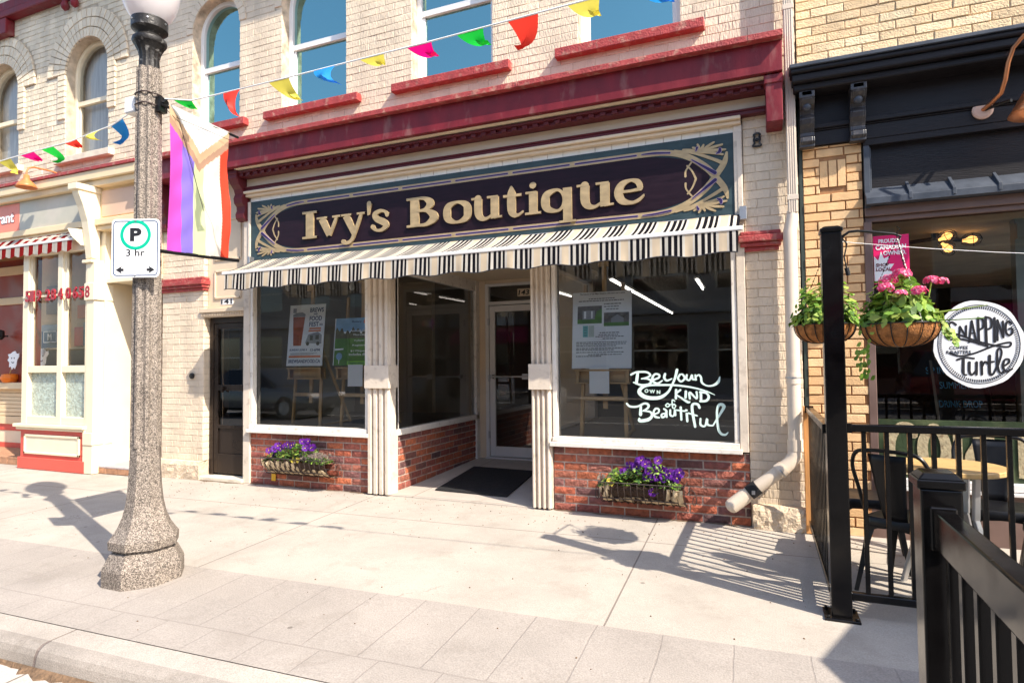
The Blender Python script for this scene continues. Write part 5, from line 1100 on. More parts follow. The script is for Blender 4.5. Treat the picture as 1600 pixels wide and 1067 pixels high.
mb=MB(); mb.ribbon([q+(.020,) for q in arcpts((0,.088),.088,0,2*PI,40)[:-1]],fXZ(0,sx=1.03),.0,.0056,closed=True,smooth=False); build('ring',mb,m_green,ps,local=True)
mb=MB(); mb.text('P',fz,-.036,.046,.088,.0,.006,wid=.075,bold=.045); build('letter',mb,m_ink,ps,local=True,recalc=True)
mb=MB(); mb.text('3 hr',fz,0,-.052,.045,.0,.006,wid=.122,bold=.008,al='C')
build('legend',mb,m_ink,ps,local=True,recalc=True)
for sg in (-1,1):
    mb=MB(); mb.ribbon([(sg*.075,-.142,.016),(sg*.105,-.142,.016)],fz,0,.006,smooth=False,caps=False)
    tri=[(sg*.127,-.142),(sg*.088,-.118),(sg*.098,-.142),(sg*.088,-.166)]; mb.prism(tri if sg<0 else tri[::-1],fz,0,.0066); build('arrow',mb,m_ink,ps,local=True,recalc=True)
for z in (sh/2-.012,-sh/2+.012):
    mb=MB(); mb.tube([(0,.0,z),(0,-.008,z)],.006,8); mb.box(-.03,.03,-.002,.04,z-.012,z+.012)
    build('bolt',mb,m_galv,ps,local=True)
# flag hung between two short bars, at right angles to the street
fl=thing('flag','striped pride flag with chevrons hanging from short black bars on the lamp post','flag',(-3.70,-2.45,3.1))
FX=-3.70; FY0,FY1,FZ0,FZ1=-2.455,-1.955,2.13,3.13
def fsurf(u,v):  # u 0..1 across (towards the building), v 0..1 down
    y=FY0+(FY1-FY0)*u; z=FZ1-.02*u-(FZ1-FZ0)*v+.04*u*v
    x=FX+.018*math.sin(u*5+v*4)*(.3+v)*(1-v*.6)+.012*math.sin(v*9+u*2)*u+.006*math.sin(u*16+v*5)*(.4+.6*v)+.004*math.sin(v*31+u*9)*math.sin(u*7)
    return Vector((x,y,z))
cols=[((.72,.10,.60),'magenta'),((.28,.20,.72),'violet'),((.72,.78,.42),'sunwashed green'),((.88,.86,.72),'cream'),((.90,.80,.66),'sunwashed orange'),((.85,.07,.03),'red')]  # green, yellow and orange stripes paled as if washed out by the sun
bnd=[0,.20,.40,.58,.74,.86,1.0]
fm_=[mat('flag '+n_,c,rough=.8,var=.05,vs=4,transl=.5) for c,n_ in cols]+[mat('flag white',(.90,.88,.84),rough=.8,var=.03,transl=.5),mat('flag tan',(.75,.50,.30),rough=.8,var=.05,transl=.45),mat('flag umber',(.50,.30,.20),rough=.8,var=.05,transl=.45)]
def fcol(u,v):
    a=abs(u-.5)*2; lim=lambda h: h*(1-a)
    if v<.26*(1-a)+.0: return 6
    if v<.26*(1-a)+.07: return 7
    if v<.26*(1-a)+.13: return 8
    for i in range(6):
        if u<bnd[i+1]: return i
    return 5
mb=MB(); nu,nv=60,90; G=[[mb.bm.verts.new(fsurf(i/nu,j/nv)) for i in range(nu+1)] for j in range(nv+1)]
for j in range(nv):
    for i in range(nu):
        mb.mi=0; k0=fcol((i+.75)/nu,(j+.33)/nv); k1=fcol((i+.25)/nu,(j+.67)/nv); q=(G[j][i],G[j][i+1],G[j+1][i+1],G[j+1][i])
        if k0==k1: mb.bm.faces.new(q).material_index=k0
        elif (i+.5)/nu<.5: mb.bm.faces.new(q[:3]).material_index=k0; mb.bm.faces.new((q[0],q[2],q[3])).material_index=k1
        else:
            k2=fcol((i+.25)/nu,(j+.33)/nv); k3=fcol((i+.75)/nu,(j+.67)/nv); mb.bm.faces.new((q[0],q[1],q[3])).material_index=k2; mb.bm.faces.new((q[1],q[2],q[3])).material_index=k3
build('cloth',mb,fm_,fl,smooth=True)
mb=MB(); mb.tube([(FX-.02,-2.50,3.115),(FX,-1.87,3.10)],.010,8); build('bar',mb,m_blackm,fl)
mb=MB(); mb.tube([(FX-.02,-2.50,2.12),(FX,-1.86,2.15)],.013,8); build('bar',mb,m_blackm,fl)
mb=MB(); mb.tube([(LX+.1,LY,3.13),(FX+.03,-2.40,3.02),(FX+.03,-2.2,2.45)],.0022,5); mb.tube([(FX+.02,-2.42,3.05),(FX+.03,-1.95,3.04)],.0018,5); build('cord',mb,m_ink,fl)
# bunting
bc={'green':(.01,.62,.06),'red':(.85,.05,.03),'yellow':(.80,.72,.12),'blue':(.02,.30,.75),'magenta':(.80,.0,.22)}
m_b={k:mat('bunting '+k,c,rough=.6,var=.04,transl=.45) for k,c in bc.items()}
def bunting(lab,pts,flags,nm):
    b=thing('pennant_string',lab,'bunting',pts[0])
    mb=MB(); mb.tube(pts,.0045,5); build('cord',mb,m_cord,b)
    def at(x):
        for p,q in zip(pts,pts[1:]):
            if min(p[0],q[0])<=x<=max(p[0],q[0]): t=(x-p[0])/(q[0]-p[0]); return Vector(p).lerp(Vector(q),t)
        return Vector(pts[-1])
    for (x,c,w_,h_,bl,tw) in flags:
        mb=MB(); n=8; w_*=.86; h_*=.82; p0,p1=at(x-w_/2),at(x+w_/2); G=[]
        for j in range(n+1):
            t=j/n; a=p0.lerp(p1,.5*t); bq=p1.lerp(p0,.5*t); off=Vector((bl*t*t*h_,tw*math.sin(t*2.4)*h_,-h_*t*(1-abs(bl)*.35*t)))
            G.append([mb.bm.verts.new(a.lerp(bq,i/4)+off+Vector((0,.03*math.sin(i*1.6+t*3)*t,0))) for i in range(5)])
        for A_,B_ in zip(G,G[1:]):
            for i in range(4): mb.bm.faces.new((A_[i],B_[i],B_[i+1],A_[i+1]))
        build('pennant',mb,m_b[c],b,smooth=True,label=c+' pennant')
P1=[(LX+.08,-2.48,3.17),(-3.53,-2.42,3.14),(-2.73,-2.42,3.14),(-1.7,-2.42,3.15),(-.77,-2.42,3.17),(.6,-2.42,3.24),(3.2,-2.42,3.5)]
bunting('string of bright pennants running from the lamp post to the right across the upper windows',P1,[(-3.60,'green',.16,.10,.9,.6),(-3.17,'red',.17,.26,.35,-.2),(-2.78,'yellow',.19,.20,.75,.5),(-2.42,'blue',.19,.22,.75,-.3),(-2.08,'yellow',.20,.07,1.0,.8),(-1.76,'magenta',.19,.10,1.1,.8),(-1.44,'green',.19,.12,1.0,.6),(-1.13,'red',.20,.17,-.5,.8),(-.80,'yellow',.20,.10,.9,.8),(-.46,'blue',.20,.15,.8,.5)],'a')
P2=[(LX-.08,-2.48,3.16),(-4.33,-2.42,3.10),(-4.8,-2.42,3.05),(-5.22,-2.42,3.04),(-5.68,-2.42,3.02),(-9.5,-2.42,3.2)]
bunting('string of bright pennants running from the lamp post off to the left edge',P2,[(-4.27,'blue',.18,.19,-.5,.5),(-4.52,'yellow',.18,.17,.9,-.5),(-4.80,'red',.17,.07,.8,.8),(-5.08,'green',.17,.12,-.4,1.1),(-5.33,'magenta',.20,.09,.9,.9),(-5.62,'yellow',.19,.16,.5,.4),(-5.95,'blue',.18,.2,.5,.2)],'b')
# ================================================================ downspout
dp=thing('downspout','cream painted downspout with a kicked out elbow at the foot of the brick pier','downspout',(.22,-.09,0))
mb=MB(); mb.box(.205,.275,-.14,-.06,2.50,6.5)
for k in range(4): mb.box(.211+k*.016,.219+k*.016,-.144,-.14,2.5,6.5)
mb.box(.20,.28,-.146,-.055,4.12,4.16); mb.box(.20,.28,-.146,-.055,2.60,2.64)
build('leader_pipe',mb,m_pipe,dp,bevel=.006)
mb=MB(); mb.tube([(.236,-.10,2.52),(.234,-.10,2.46),(.215,-.10,2.36),(.212,-.10,.80),(.212,-.10,.72)],[.040,.046,.051,.051,.051],18); mb.tube([(.212,-.10,1.16),(.212,-.10,1.24)],.056,18); mb.tube([(.212,-.10,.64),(.212,-.10,.73)],.058,18); build('pipe',mb,m_pipe,dp,smooth=True)
el=[(.212,-.10,.68),(.205,-.105,.60),(.17,-.115,.545),(.12,-.125,.50)]
mb=MB(); mb.tube(el,[.053,.053,.053,.053],18); mb.tube([(.12,-.125,.50),(-.16,-.15,.275)],[.0505]*2,18); mb.tube([(.13,-.125,.51),(.085,-.13,.475)],.058,18)
mb.tube([(-.15,-.15,.283),(-.235,-.165,.212),(-.262,-.17,.19)],[.0585,.0585,.058],18); mb.lathe([(.058,0),(.05,.02),(.03,.035),(.004,.042)],18,capb=False)
q_=Vector((-.5,-.1,-.42)).normalized().to_track_quat('Z','Y')
for v in mb.bm.verts:
    if -.001<v.co.z<.045 and abs(v.co.x)<.06 and abs(v.co.y)<.06 : v.co=Vector((-.262,-.17,.19))+q_@v.co
build('elbow',mb,m_pipe,dp,smooth=True)
mb=MB(); mb.tube([(-.065,-.142,.351),(-.13,-.148,.299)],.057,18); build('coupling',mb,m_rubber,dp,smooth=True)
mb=MB(); mb.tube([(.105,-.126,.488),(.098,-.127,.482)],.0605,18); build('clamp',mb,m_galv,dp)
mb=MB(); mb.tube([(.212,-.10,1.205),(.212,-.10,1.215)],.0585,18); build('clamp',mb,m_galv,dp)
mb=MB(); mb.box(-.11,-.085,-.21,-.19,.30,.33); build('clamp_screw',mb,m_galv,dp)
# ================================================================ doormat
mb=MB(); pts=[(-3.20,.26),(-2.37,.22),(-2.50,1.40),(-3.33,1.45)]; zf=lambda y:.016+.034*(y+.03)
v=[(x,y,zf(y)) for x,y in pts]; v2=[(x,y,z+.013) for x,y,z in v]; mb.hexa(v+v2); o=build('doormat',mb,m_rubber,None,org=(-2.85,.8,.04)); tag(o,'black rubber doormat lying in the entrance recess of the boutique','doormat')
# ================================================================ plants
def leafq(mb,c,n,s,asp=1.7):
    n=Vector(n).normalized(); t=n.orthogonal().normalized(); t=(Matrix.Rotation(rnd.uniform(0,2*PI),3,n)@t); b=n.cross(t)
    a=s*asp/2; w_=s/2
    p=[c-t*a,c-t*a*.2+b*w_*.9,c+t*a*.45+b*w_*.8,c+t*a+n*s*.12,c+t*a*.45-b*w_*.8,c-t*a*.2-b*w_*.9]
    mb.f(p)
def foliage(name,par,m,fn,n,s):
    mb=MB()
    for _ in range(n):
        c,d=fn(); leafq(mb,Vector(c),Vector(d)+Vector((rnd.uniform(-.6,.6),rnd.uniform(-.6,.6),rnd.uniform(-.2,.8))),s*rnd.uniform(.6,1.25))
    return build(name,mb,m,par)
def flower_mesh(r,npet,m,cen=None,cup=.3):
    mb=MB()
    for k in range(npet):
        a=2*PI*k/npet; ca=Vector((math.cos(a),math.sin(a),0)); sb=Vector((-math.sin(a),math.cos(a),0))
        pts=[ca*r*.08]
        for t in (-1.1,-.6,-.15,.15,.6,1.1): pts.append(ca*r*(.62+.42*math.cos(t))+sb*r*.55*math.sin(t)+Vector((0,0,cup*r*(.5+.3*math.cos(t*2+k)))))
        mb.f(pts)
    if cen: mb.mi=1; mb.lathe([(r*.16,.001),(r*.12,r*.12)],6)
    return mb
def place_flowers(par,proto,pts):
    """first flower is the prototype, the rest are copies of it"""
    first=True
    for (p,d,s) in pts:
        o=proto if first else proto.copy()
        if not first: link(o,par)
        first=False
        o.location=Vector(p)-ORG[par]; o.rotation_euler=Vector(d).to_track_quat('Z','Y').to_euler(); o.scale=(s,s,s)
def wall_planter(x0,x1,zt,label,plab,seed,nfl,ragged,xs_=None):
    rnd.seed(seed)
    t=thing('wall_planter',label,'planter',((x0+x1)/2,-.02,zt-.2),'wrought wire hay rack planters on the brick bulkhead')
    dpt=.20; h=.20; mb=MB(); n=13
    def pt(x,a): return Vector((x,-.02-dpt*math.sin(a)*1.0,zt-h*(1-math.cos(a)) if False else zt-h*math.sin(a*1.0)*0-h*(1-math.cos(PI/2-a))))
    def rib(x,o=0):
        return [(x,-.022-(dpt+o)*math.cos(a),zt-(h+o)*math.sin(a)) for a in [PI/2*k/7 for k in range(8)]]
    for i in range(n+1):
        x=x0+(x1-x0)*i/n; mb.tube(rib(x,.006)+[(x,-.02,zt-h)],.0036,5)
    for o_,zz in ((dpt+.006,zt),(dpt*.72,zt-h*.72)): mb.tube([(x0,-.022-o_,zz),(x1,-.022-o_,zz)],.0055,6)
    mb.tube([(x0,-.02,zt),(x0,-.228,zt)],.0055,6); mb.tube([(x1,-.02,zt),(x1,-.228,zt)],.0055,6); mb.tube([(x0,-.02,zt-h),(x1,-.02,zt-h)],.0055,6)
    for xx,sg in ((x0,-1),(x1,1)): mb.tube([(xx+sg*(.005+.05*(1-math.cos(a))*.5+.04*a/6),-.03-.02*a/6,zt-.10+.05*math.sin(a)-.02*a/3) for a in [k*.55 for k in range(14)]],.004,5)
    build('wire_rack',mb,m_wire,t)
    mb=MB(); nx=40; na=10; G=[]
    for i in range(nx+1):
        x=x0+.01+(x1-x0-.02)*i/nx; row=[]; sag=1-.0*i
        for k in range(na+1):
            a=PI/2*k/na; top=ragged(i/nx); a=a*(1-top)+PI/2*top if k==0 else max(a,PI/2*top)
            r_=dpt-.002+.014*math.sin(i*1.9+k*.8)+rnd.uniform(-.008,.008)+(.03 if i>nx-5 else 0)
            row.append(mb.bm.verts.new((x,-.022-r_*math.cos(a),zt+.01-h*math.sin(a)*(1+.02*math.sin(i)))))
        G.append(row)
    for i in range(nx):
        for k in range(na): 
            try: mb.bm.faces.new((G[i][k],G[i][k+1],G[i+1][k+1],G[i+1][k]))
            except ValueError: pass
    build('liner',mb,m_burlap,t,smooth=True)
    mb=MB(); nx=30
    G=[[mb.bm.verts.new((x0+.012+(x1-x0-.024)*i/nx,-.022-(dpt-.015)*math.cos(PI/2*k/7),zt-.025-(h-.04)*math.sin(PI/2*k/7)+rnd.uniform(-.008,.008))) for k in range(8)] for i in range(nx+1)]
    for i in range(nx):
        for k in range(7): mb.bm.faces.new((G[i][k],G[i][k+1],G[i+1][k+1],G[i+1][k]))
    T=[[mb.bm.verts.new((x0+.012+(x1-x0-.024)*i/nx,-.022-(dpt-.015)*k/3,zt-.025+rnd.uniform(-.012,.012))) for k in range(4)] for i in range(nx+1)]
    for i in range(nx):
        for k in range(3): mb.bm.faces.new((T[i][k],T[i+1][k],T[i+1][k+1],T[i][k+1]))
    build('soil',mb,m_soil,t)
    return t
w1=wall_planter(-5.10,-4.24,.345,'wire wall planter with full burlap lining under the left boutique window','',3,0,lambda t:.10+.10*math.sin(t*23)**2+(.25 if t>.55 else 0))
w2=wall_planter(-1.33,-.62,.325,'wire wall planter with sagging torn burlap and bare soil showing, right of the entrance','',4,0,lambda t:.05 if t<.14 else (.56-.10*math.sin((t-.14)*5) if t<.80 else .12))
def pansies(label,org,x0,x1,zt,blobs,nleaf,dark,yel,dry,seed):
    rnd.seed(seed)
    t=thing('pansy_plants',label,'flowers',org,'pansies growing in the wall planters')
    def fn():
        x=rnd.uniform(x0,x1); k=min(1,min(x-x0,x1-x)/.12); top=max([hh*max(0,1-((x-bx)/bw)**2) for bx,bw,hh in blobs]+[.035])
        y=-.03-rnd.uniform(0,.20); z=zt-.02+rnd.uniform(0,1)**.8*top*k
        return (x,y,z),(x-(x0+x1)/2,-.6,.6)
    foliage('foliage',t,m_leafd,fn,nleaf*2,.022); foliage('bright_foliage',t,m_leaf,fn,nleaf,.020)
    mb=MB()
    for _ in range(dry[2]):
        x=rnd.uniform(dry[0],dry[1]); y=-.05-rnd.uniform(0,.17); l=rnd.uniform(.04,.10); mb.tube([(x,y,zt-.02),(x+rnd.uniform(-.02,.02),y-.01,zt+l*.6),(x+rnd.uniform(-.05,.05),y-.03,zt+l)],[.003,.0025,.001],4,caps=False); leafq(mb,Vector((x+rnd.uniform(-.03,.03),y-.02,zt+l*.7)),(0,-1,.4),.022,2.2)
    build('dry_stems',mb,m_dry,t)
    pr=build('blossom',flower_mesh(.037,5,None,True,.25),[m_pansy,m_yel],t,local=True)
    pts=[]
    for bx,bz,n_,sp in dark:
        for _ in range(n_): pts.append(((bx+rnd.uniform(-sp,sp),-.13-rnd.uniform(0,.10),bz+rnd.uniform(-.5,.5)*sp),(rnd.uniform(-.5,.7),-1,rnd.uniform(-.1,.8)),rnd.uniform(.8,1.15)))
    place_flowers(t,pr,pts)
    pr=build('yellow_blossom',flower_mesh(.022,5,None,False,.25),[m_yel],t,local=True,label='small yellow blossom')
    place_flowers(t,pr,[((bx+rnd.uniform(-.04,.04),-.22,bz+rnd.uniform(-.02,.02)),(rnd.uniform(-.4,.4),-1,.3),1) for bx,bz,n_ in yel for _ in range(n_)])
    return t
pansies('purple pansies with wilting stems in the fully lined planter left of the entrance',(-4.67,-.1,.33),-5.08,-4.26,.335,[(-4.65,.24,.19),(-4.95,.14,.10)],420,[(-4.98,.41,5,.05),(-4.83,.45,8,.07),(-4.70,.485,6,.05),(-4.52,.52,5,.04),(-4.46,.47,6,.04)],[(-4.62,.345,5),(-4.95,.36,1)],(-4.55,-4.28,60),21)
pansies('dense purple pansies spilling over the torn planter right of the entrance',(-.97,-.1,.31),-1.34,-.66,.315,[(-.92,.30,.19),(-1.22,.14,.12)],430,[(-1.13,.41,2,.03),(-1.03,.44,6,.06),(-.98,.52,4,.03),(-.92,.48,7,.05),(-.84,.52,2,.01),(-.84,.42,12,.07),(-.73,.40,14,.07),(-.92,.38,4,.05),(-.86,.27,3,.03)],[(-1.22,.33,3)],(-1.33,-1.2,16),22)
def basket(org,r,label,bl=None):
    x,y,z=org; t=thing('hanging_basket',label,'hanging basket',org,'coir lined hanging baskets on the black fence post')
    prof=[(r*math.cos(a)**.62,z-r*.66*math.sin(a)) for a in [PI/2*k/9*.985 for k in range(10)]][::-1]
    mb=MB(); mb.lathe(prof,40,(x,y),capt=False,mod=lambda k,j:1+rnd.uniform(-.008,.008)); mb.lathe([(r*.96,z-.01),(r*.02,z-.03)],40,(x,y),capb=False,capt=False); build('coir_liner',mb,m_coir,t,smooth=True)
    mb=MB()
    for k in range(16):
        a=2*PI*k/16; mb.tube([(x+(q+.004)*math.cos(a),y+(q+.004)*math.sin(a),zz) for q,zz in prof],.0028,4,caps=False)
    for zz,q in ((z+.002,r+.004),): mb.tube([(x+q*math.cos(2*PI*k/40),y+q*math.sin(2*PI*k/40),zz) for k in range(40)],.0032,5,closed=True)
    build('wire_frame',mb,m_blackm,t); return t
def chain(t,org,r,hook,nc=3,ph=.5):
    x,y,z=org; mb=MB()
    for k in range(nc):
        a=ph+2*PI*k/nc; p=Vector((x+r*math.cos(a),y+r*math.sin(a),z)); q=Vector(hook); n=26
        for i in range(n):
            A_=p.lerp(q,i/n); B_=p.lerp(q,(i+.75)/n); mb.bar(A_,B_,.006 if i%2 else .003,.003 if i%2 else .006)
    mb.tube([q,q+Vector((0,0,.03)),q+Vector((.015,0,.045)),q+Vector((0,0,.06))],.003,5); build('chain',mb,m_blackm,t)
PX,PY=.355,-1.605; PZ=gz(PX,PY)
b1=(.345,-1.23,1.555); b2=(.655,-1.68,1.525)
t1=basket(b1,.165,'coir hanging basket of green foliage behind the tall black post'); chain(t1,b1,.165,(.355,-1.23,1.985),ph=2.9)
t2=basket(b2,.175,'coir hanging basket with pink geraniums right of the tall black post'); chain(t2,b2,.175,(.655,-1.68,1.975),ph=.9)
def dome(c,rx,rz,lo=0,cut=None):
    def fn():
        while True:
            d=Vector((rnd.gauss(0,1),rnd.gauss(0,1),abs(rnd.gauss(0,1)))).normalized(); k=rnd.uniform(.35,1)**.6
            if rnd.random()<.93+.07*math.sin(d.x*9): return (c[0]+d.x*rx*k,c[1]+d.y*rx*k,c[2]+d.z*rz*k*(.75+.35*math.sin(3*math.atan2(d.y,d.x)+c[0]*9))),d
    return fn
rnd.seed(31)
pg=thing('trailing_plant','bright green bushy plant in the basket behind the tall black post','plant',b1)
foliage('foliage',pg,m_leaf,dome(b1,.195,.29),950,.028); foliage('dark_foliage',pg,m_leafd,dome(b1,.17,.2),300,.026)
gp=thing('geranium','pink geranium with big bright leaves in the basket right of the tall black post','plant',b2)
def gfn():
    c,d=dome(b2,.185,.245)(); return c,d
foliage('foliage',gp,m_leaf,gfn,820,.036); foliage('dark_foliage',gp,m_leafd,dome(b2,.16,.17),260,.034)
mb=MB(); 
for _ in range(34):
    t_=rnd.random()**.7; a=rnd.choice((2.6,3.1)); x=b2[0]-.16-.05*t_+rnd.uniform(-.03,.03); y=b2[1]-.06+rnd.uniform(-.04,.04); z=b2[2]-.02-t_*.26; leafq(mb,Vector((x+.10*max(0,t_-.5),y,z)),(-1,-.6,.3),.030,1.2)
for _ in range(40):
    t_=rnd.random(); leafq(mb,Vector((b2[0]+.17+.07*t_,b2[1]+rnd.uniform(-.06,.03),b2[2]-.0-t_*.10+rnd.uniform(-.02,.02))),(.5,-1,.5),.026,1.2)
build('trailing_leaves',mb,m_leaf,gp)
def head(par,c,r,n):
    mb=MB()
    for _ in range(n):
        d=Vector((rnd.gauss(0,1),rnd.gauss(0,1)-.4,abs(rnd.gauss(0,1)))).normalized(); q=d.to_track_quat('Z','Y'); o_=Vector(c)+Vector((d.x*r,d.y*r,d.z*r*.7)); s_=flower_mesh(r*.46,5,None,False,.25)
        M_={}
        for v in s_.bm.verts: M_[v]=mb.bm.verts.new(o_+q@v.co)
        for f_ in s_.bm.faces: mb.bm.faces.new([M_[v] for v in f_.verts])
        s_.bm.free()
    build('flower_head',mb,m_geran,par)
for c,r in (((.575,-1.80,1.70),.045),((.60,-1.74,1.745),.05),((.655,-1.76,1.77),.05),((.635,-1.82,1.665),.038),((.715,-1.82,1.675),.045),((.79,-1.72,1.735),.042),((.835,-1.70,1.73),.036)): head(gp,c,r*.80,17)
mb=MB()
for c in ((.575,-1.80,1.70),(.655,-1.76,1.77),(.715,-1.82,1.675),(.79,-1.72,1.735)): mb.tube([(b2[0]+(c[0]-b2[0])*.3,b2[1],b2[2]),(c[0]*.9+b2[0]*.1,c[1],(c[2]+b2[2])/2+.03),c],.004,5)
mb.tube([(b2[0]+.02,b2[1]-.05,b2[2]+.03),(b2[0]+.12,b2[1]-.12,b2[2]+.045),(b2[0]+.34,b2[1]-.12,b2[2]+.075)],[.004,.006,.002],5); mb.tube([(b2[0]+.02,b2[1]-.05,b2[2]+.02),(b2[0]+.2,b2[1]-.1,b2[2]+.01),(b2[0]+.33,b2[1]-.1,b2[2]+.015)],.003,5); build('stem',mb,m_leaf,gp)
# ================================================================ fence
post=thing('fence_post','tall square black post with basket arms at the corner of the cafe fence','post',(PX,PY,PZ))
mb=MB(); mb.box(PX-.05,PX+.05,PY-.05,PY+.05,PZ+.008,2.04); build('shaft',mb,m_black,post,bevel=.006,bseg=2)
mb=MB(); mb.box(PX-.056,PX+.056,PY-.056,PY+.056,2.04,2.062); mb.hexa([(PX-.05,PY-.05,2.062),(PX+.05,PY-.05,2.062),(PX+.05,PY+.05,2.062),(PX-.05,PY+.05,2.062),(PX-.035,PY-.035,2.075),(PX+.035,PY-.035,2.075),(PX+.035,PY+.035,2.075),(PX-.035,PY+.035,2.075)]); build('cap',mb,m_black,post,bevel=.004)
mb=MB(); mb.box(PX-.085,PX+.085,PY-.085,PY+.085,PZ-.004,PZ+.012)
for sx in (-.068,.068):
    for sy in (-.068,.068): mb.tube([(PX+sx,PY+sy,PZ+.01),(PX+sx,PY+sy,PZ+.025)],.010,6)
build('base_plate',mb,m_black,post,bevel=.003)
for q in ((1,0),(0,1)):
    dx,dy=q; mb=MB(); L_=.30 if dx else .375
    pts=[(PX+dx*a,PY+dy*a,z) for a,z in ((.04,1.985),(.06,2.02),(.09,2.04),(.13,2.042),(.20,2.03),(L_,2.01),(L_+.03,1.995),(L_+.015,1.975))]
    mb.tube(pts,.007,8); mb.tube([(PX+dx*.05,PY+dy*.05,1.70),(PX+dx*.055,PY+dy*.055,2.0)],.006,6); build('basket_arm',mb,m_blackm,post,smooth=True)
mb=MB(); mb.tube([(PX+.055,PY-.03,2.0),(PX+.075,PY-.03,1.97),(PX+.06,PY-.03,1.9),(PX+.07,PY-.03,1.84)],.004,6); mb.tube([(PX+.07,PY-.03,1.84),(PX+.078,PY-.03,1.80)],.011,8); build('plug_cord',mb,m_rubber,post)
wr_=MB(); wr_.tube([(PX+.055,PY-.02,1.985)]+[(PX+.055+3.4*t,PY-.02+.1*t,1.985-.62*t+.42*t*t) for t in (.06,.12,.2,.3,.45,.6,.8,1)],.0017,5); o=build('cable',wr_,m_cord,None,org=(PX+.06,PY,1.98)); tag(o,'thin pale cable strung from the tall black post past the cafe window','cable')
def fence(name,label,p,q,zt,zb,th,sp,rail=.04,dep=.05,first=.08,posts=(),gloss=m_black,hollow=False):
    p=Vector((p[0],p[1],0)); q=Vector((q[0],q[1],0)); d=(q-p); L_=d.length; d.normalize()
    t=thing(name,label,'fence',(p.x,p.y,zb-.06),'black metal railings of the cafe terrace')
    up=Vector((0,0,1)); mb=MB(); mb.bar(p+up*(zt-rail/2),q+up*(zt-rail/2),dep,rail); build('top_rail',mb,gloss,t,bevel=.005,bseg=2)
    mb=MB(); mb.bar(p+up*(zb),q+up*(zb),dep*.8,rail); build('bottom_rail',mb,gloss,t,bevel=.004)
    for e_,g_ in ((p+d*.012,1),(q-d*.012,-1)):
        mb=MB(); mb.bar(e_-d*.012+up*(zt-rail/2),e_+d*.012+up*(zt-rail/2),dep+.012,rail+.012); build('rail_bracket',mb,gloss,t,bevel=.003)
    a=first; proto=None
    while a<L_-.03:
        if proto is None:
            mb=MB(); mb.bar((0,0,zb),(0,0,zt-rail*.5),th,th,upv=(0,1,0)); proto=build('baluster',mb,gloss,t,local=True,bevel=.002); o=proto
        else: o=proto.copy(); link(o,t)
        c=p+d*a; o.location=(c.x-t.location.x,c.y-t.location.y,-t.location.z); o.rotation_euler=(0,0,math.atan2(d.y,d.x)); a+=sp
    return t
fa=fence('terrace_railing','short black railing running from the cedar stud on the wall to the tall post',(.315,-.10),(.322,-1.555),.985,.09,.022,.098)
fb=fence('terrace_railing','black railing in front of the cafe table, running right from the tall post',(.405,-1.605),(3.4,-1.605),1.0,.085,.022,.105)
st_=MB(); st_.box(.275,.345,-.085,-.045,.005,.985); o=build('cedar_stud',st_,m_stud,None,org=(.31,-.06,0),bevel=.003); tag(o,'upright orange cedar stud holding the end of the short railing at the wall','post')
# foreground patio railing standing on the road side
GX,GY=.405,-3.47
gt=fence('patio_railing','glossy black railing in the right foreground with a wide top rail and close balusters',(GX,GY-.04),(GX+.0,-5.0),.972,.02,.026,.105,rail=.095,dep=.045,first=.09)
gp_=thing('patio_post','glossy black capped post at the end of the foreground railing','post',(GX,GY,-.18))
mb=MB(); mb.box(GX-.045,GX+.045,GY-.045,GY+.045,-.19,1.02); build('shaft',mb,m_black,gp_,bevel=.005,bseg=2)
mb=MB(); mb.box(GX-.052,GX+.052,GY-.052,GY+.052,1.02,1.043); mb.hexa([(GX-.05,GY-.05,1.043),(GX+.05,GY-.05,1.043),(GX+.05,GY+.05,1.043),(GX-.05,GY+.05,1.043),(GX-.034,GY-.034,1.060),(GX+.034,GY-.034,1.060),(GX+.034,GY+.034,1.060),(GX-.034,GY+.034,1.060)]); build('cap',mb,m_black,gp_,bevel=.003)
# second tall post and the octagonal parasol, out of frame to the right, whose shadows fall in the picture
p2=thing('fence_post','tall black post with a hanging basket further along the cafe railing','post',(1.62,-1.605,PZ))
mb=MB(); mb.box(1.57,1.67,-1.655,-1.555,PZ,2.06); build('shaft',mb,m_black,p2,bevel=.006)
mb=MB(); mb.tube([(1.60,-1.605,1.985),(1.58,-1.605,2.04),(1.5,-1.605,2.042),(1.34,-1.605,2.01),(1.31,-1.605,1.98)],.007,8); build('basket_arm',mb,m_blackm,p2)
pu=thing('patio_umbrella','octagonal parasol over the roadside patio','umbrella',(3.6,-3.6,-.19))
mb=MB(); pc=(3.72,-3.05); mb.lathe([(.02,2.75),(1.28,2.33),(1.28,2.20)],8,pc,R(2),capb=False,capt=False); o=build('canopy',mb,mat('charcoal canvas',(.05,.05,.055),rough=.9,var=.1),pu); sm=o.modifiers.new('s','SOLIDIFY'); sm.thickness=.006
mb=MB(); mb.tube([(pc[0],pc[1],-.19),(pc[0],pc[1],2.74)],.02,10); mb.lathe([(.28,-.195),(.27,-.13),(.05,-.10)],24,pc); build('pole',mb,m_blackm,pu)
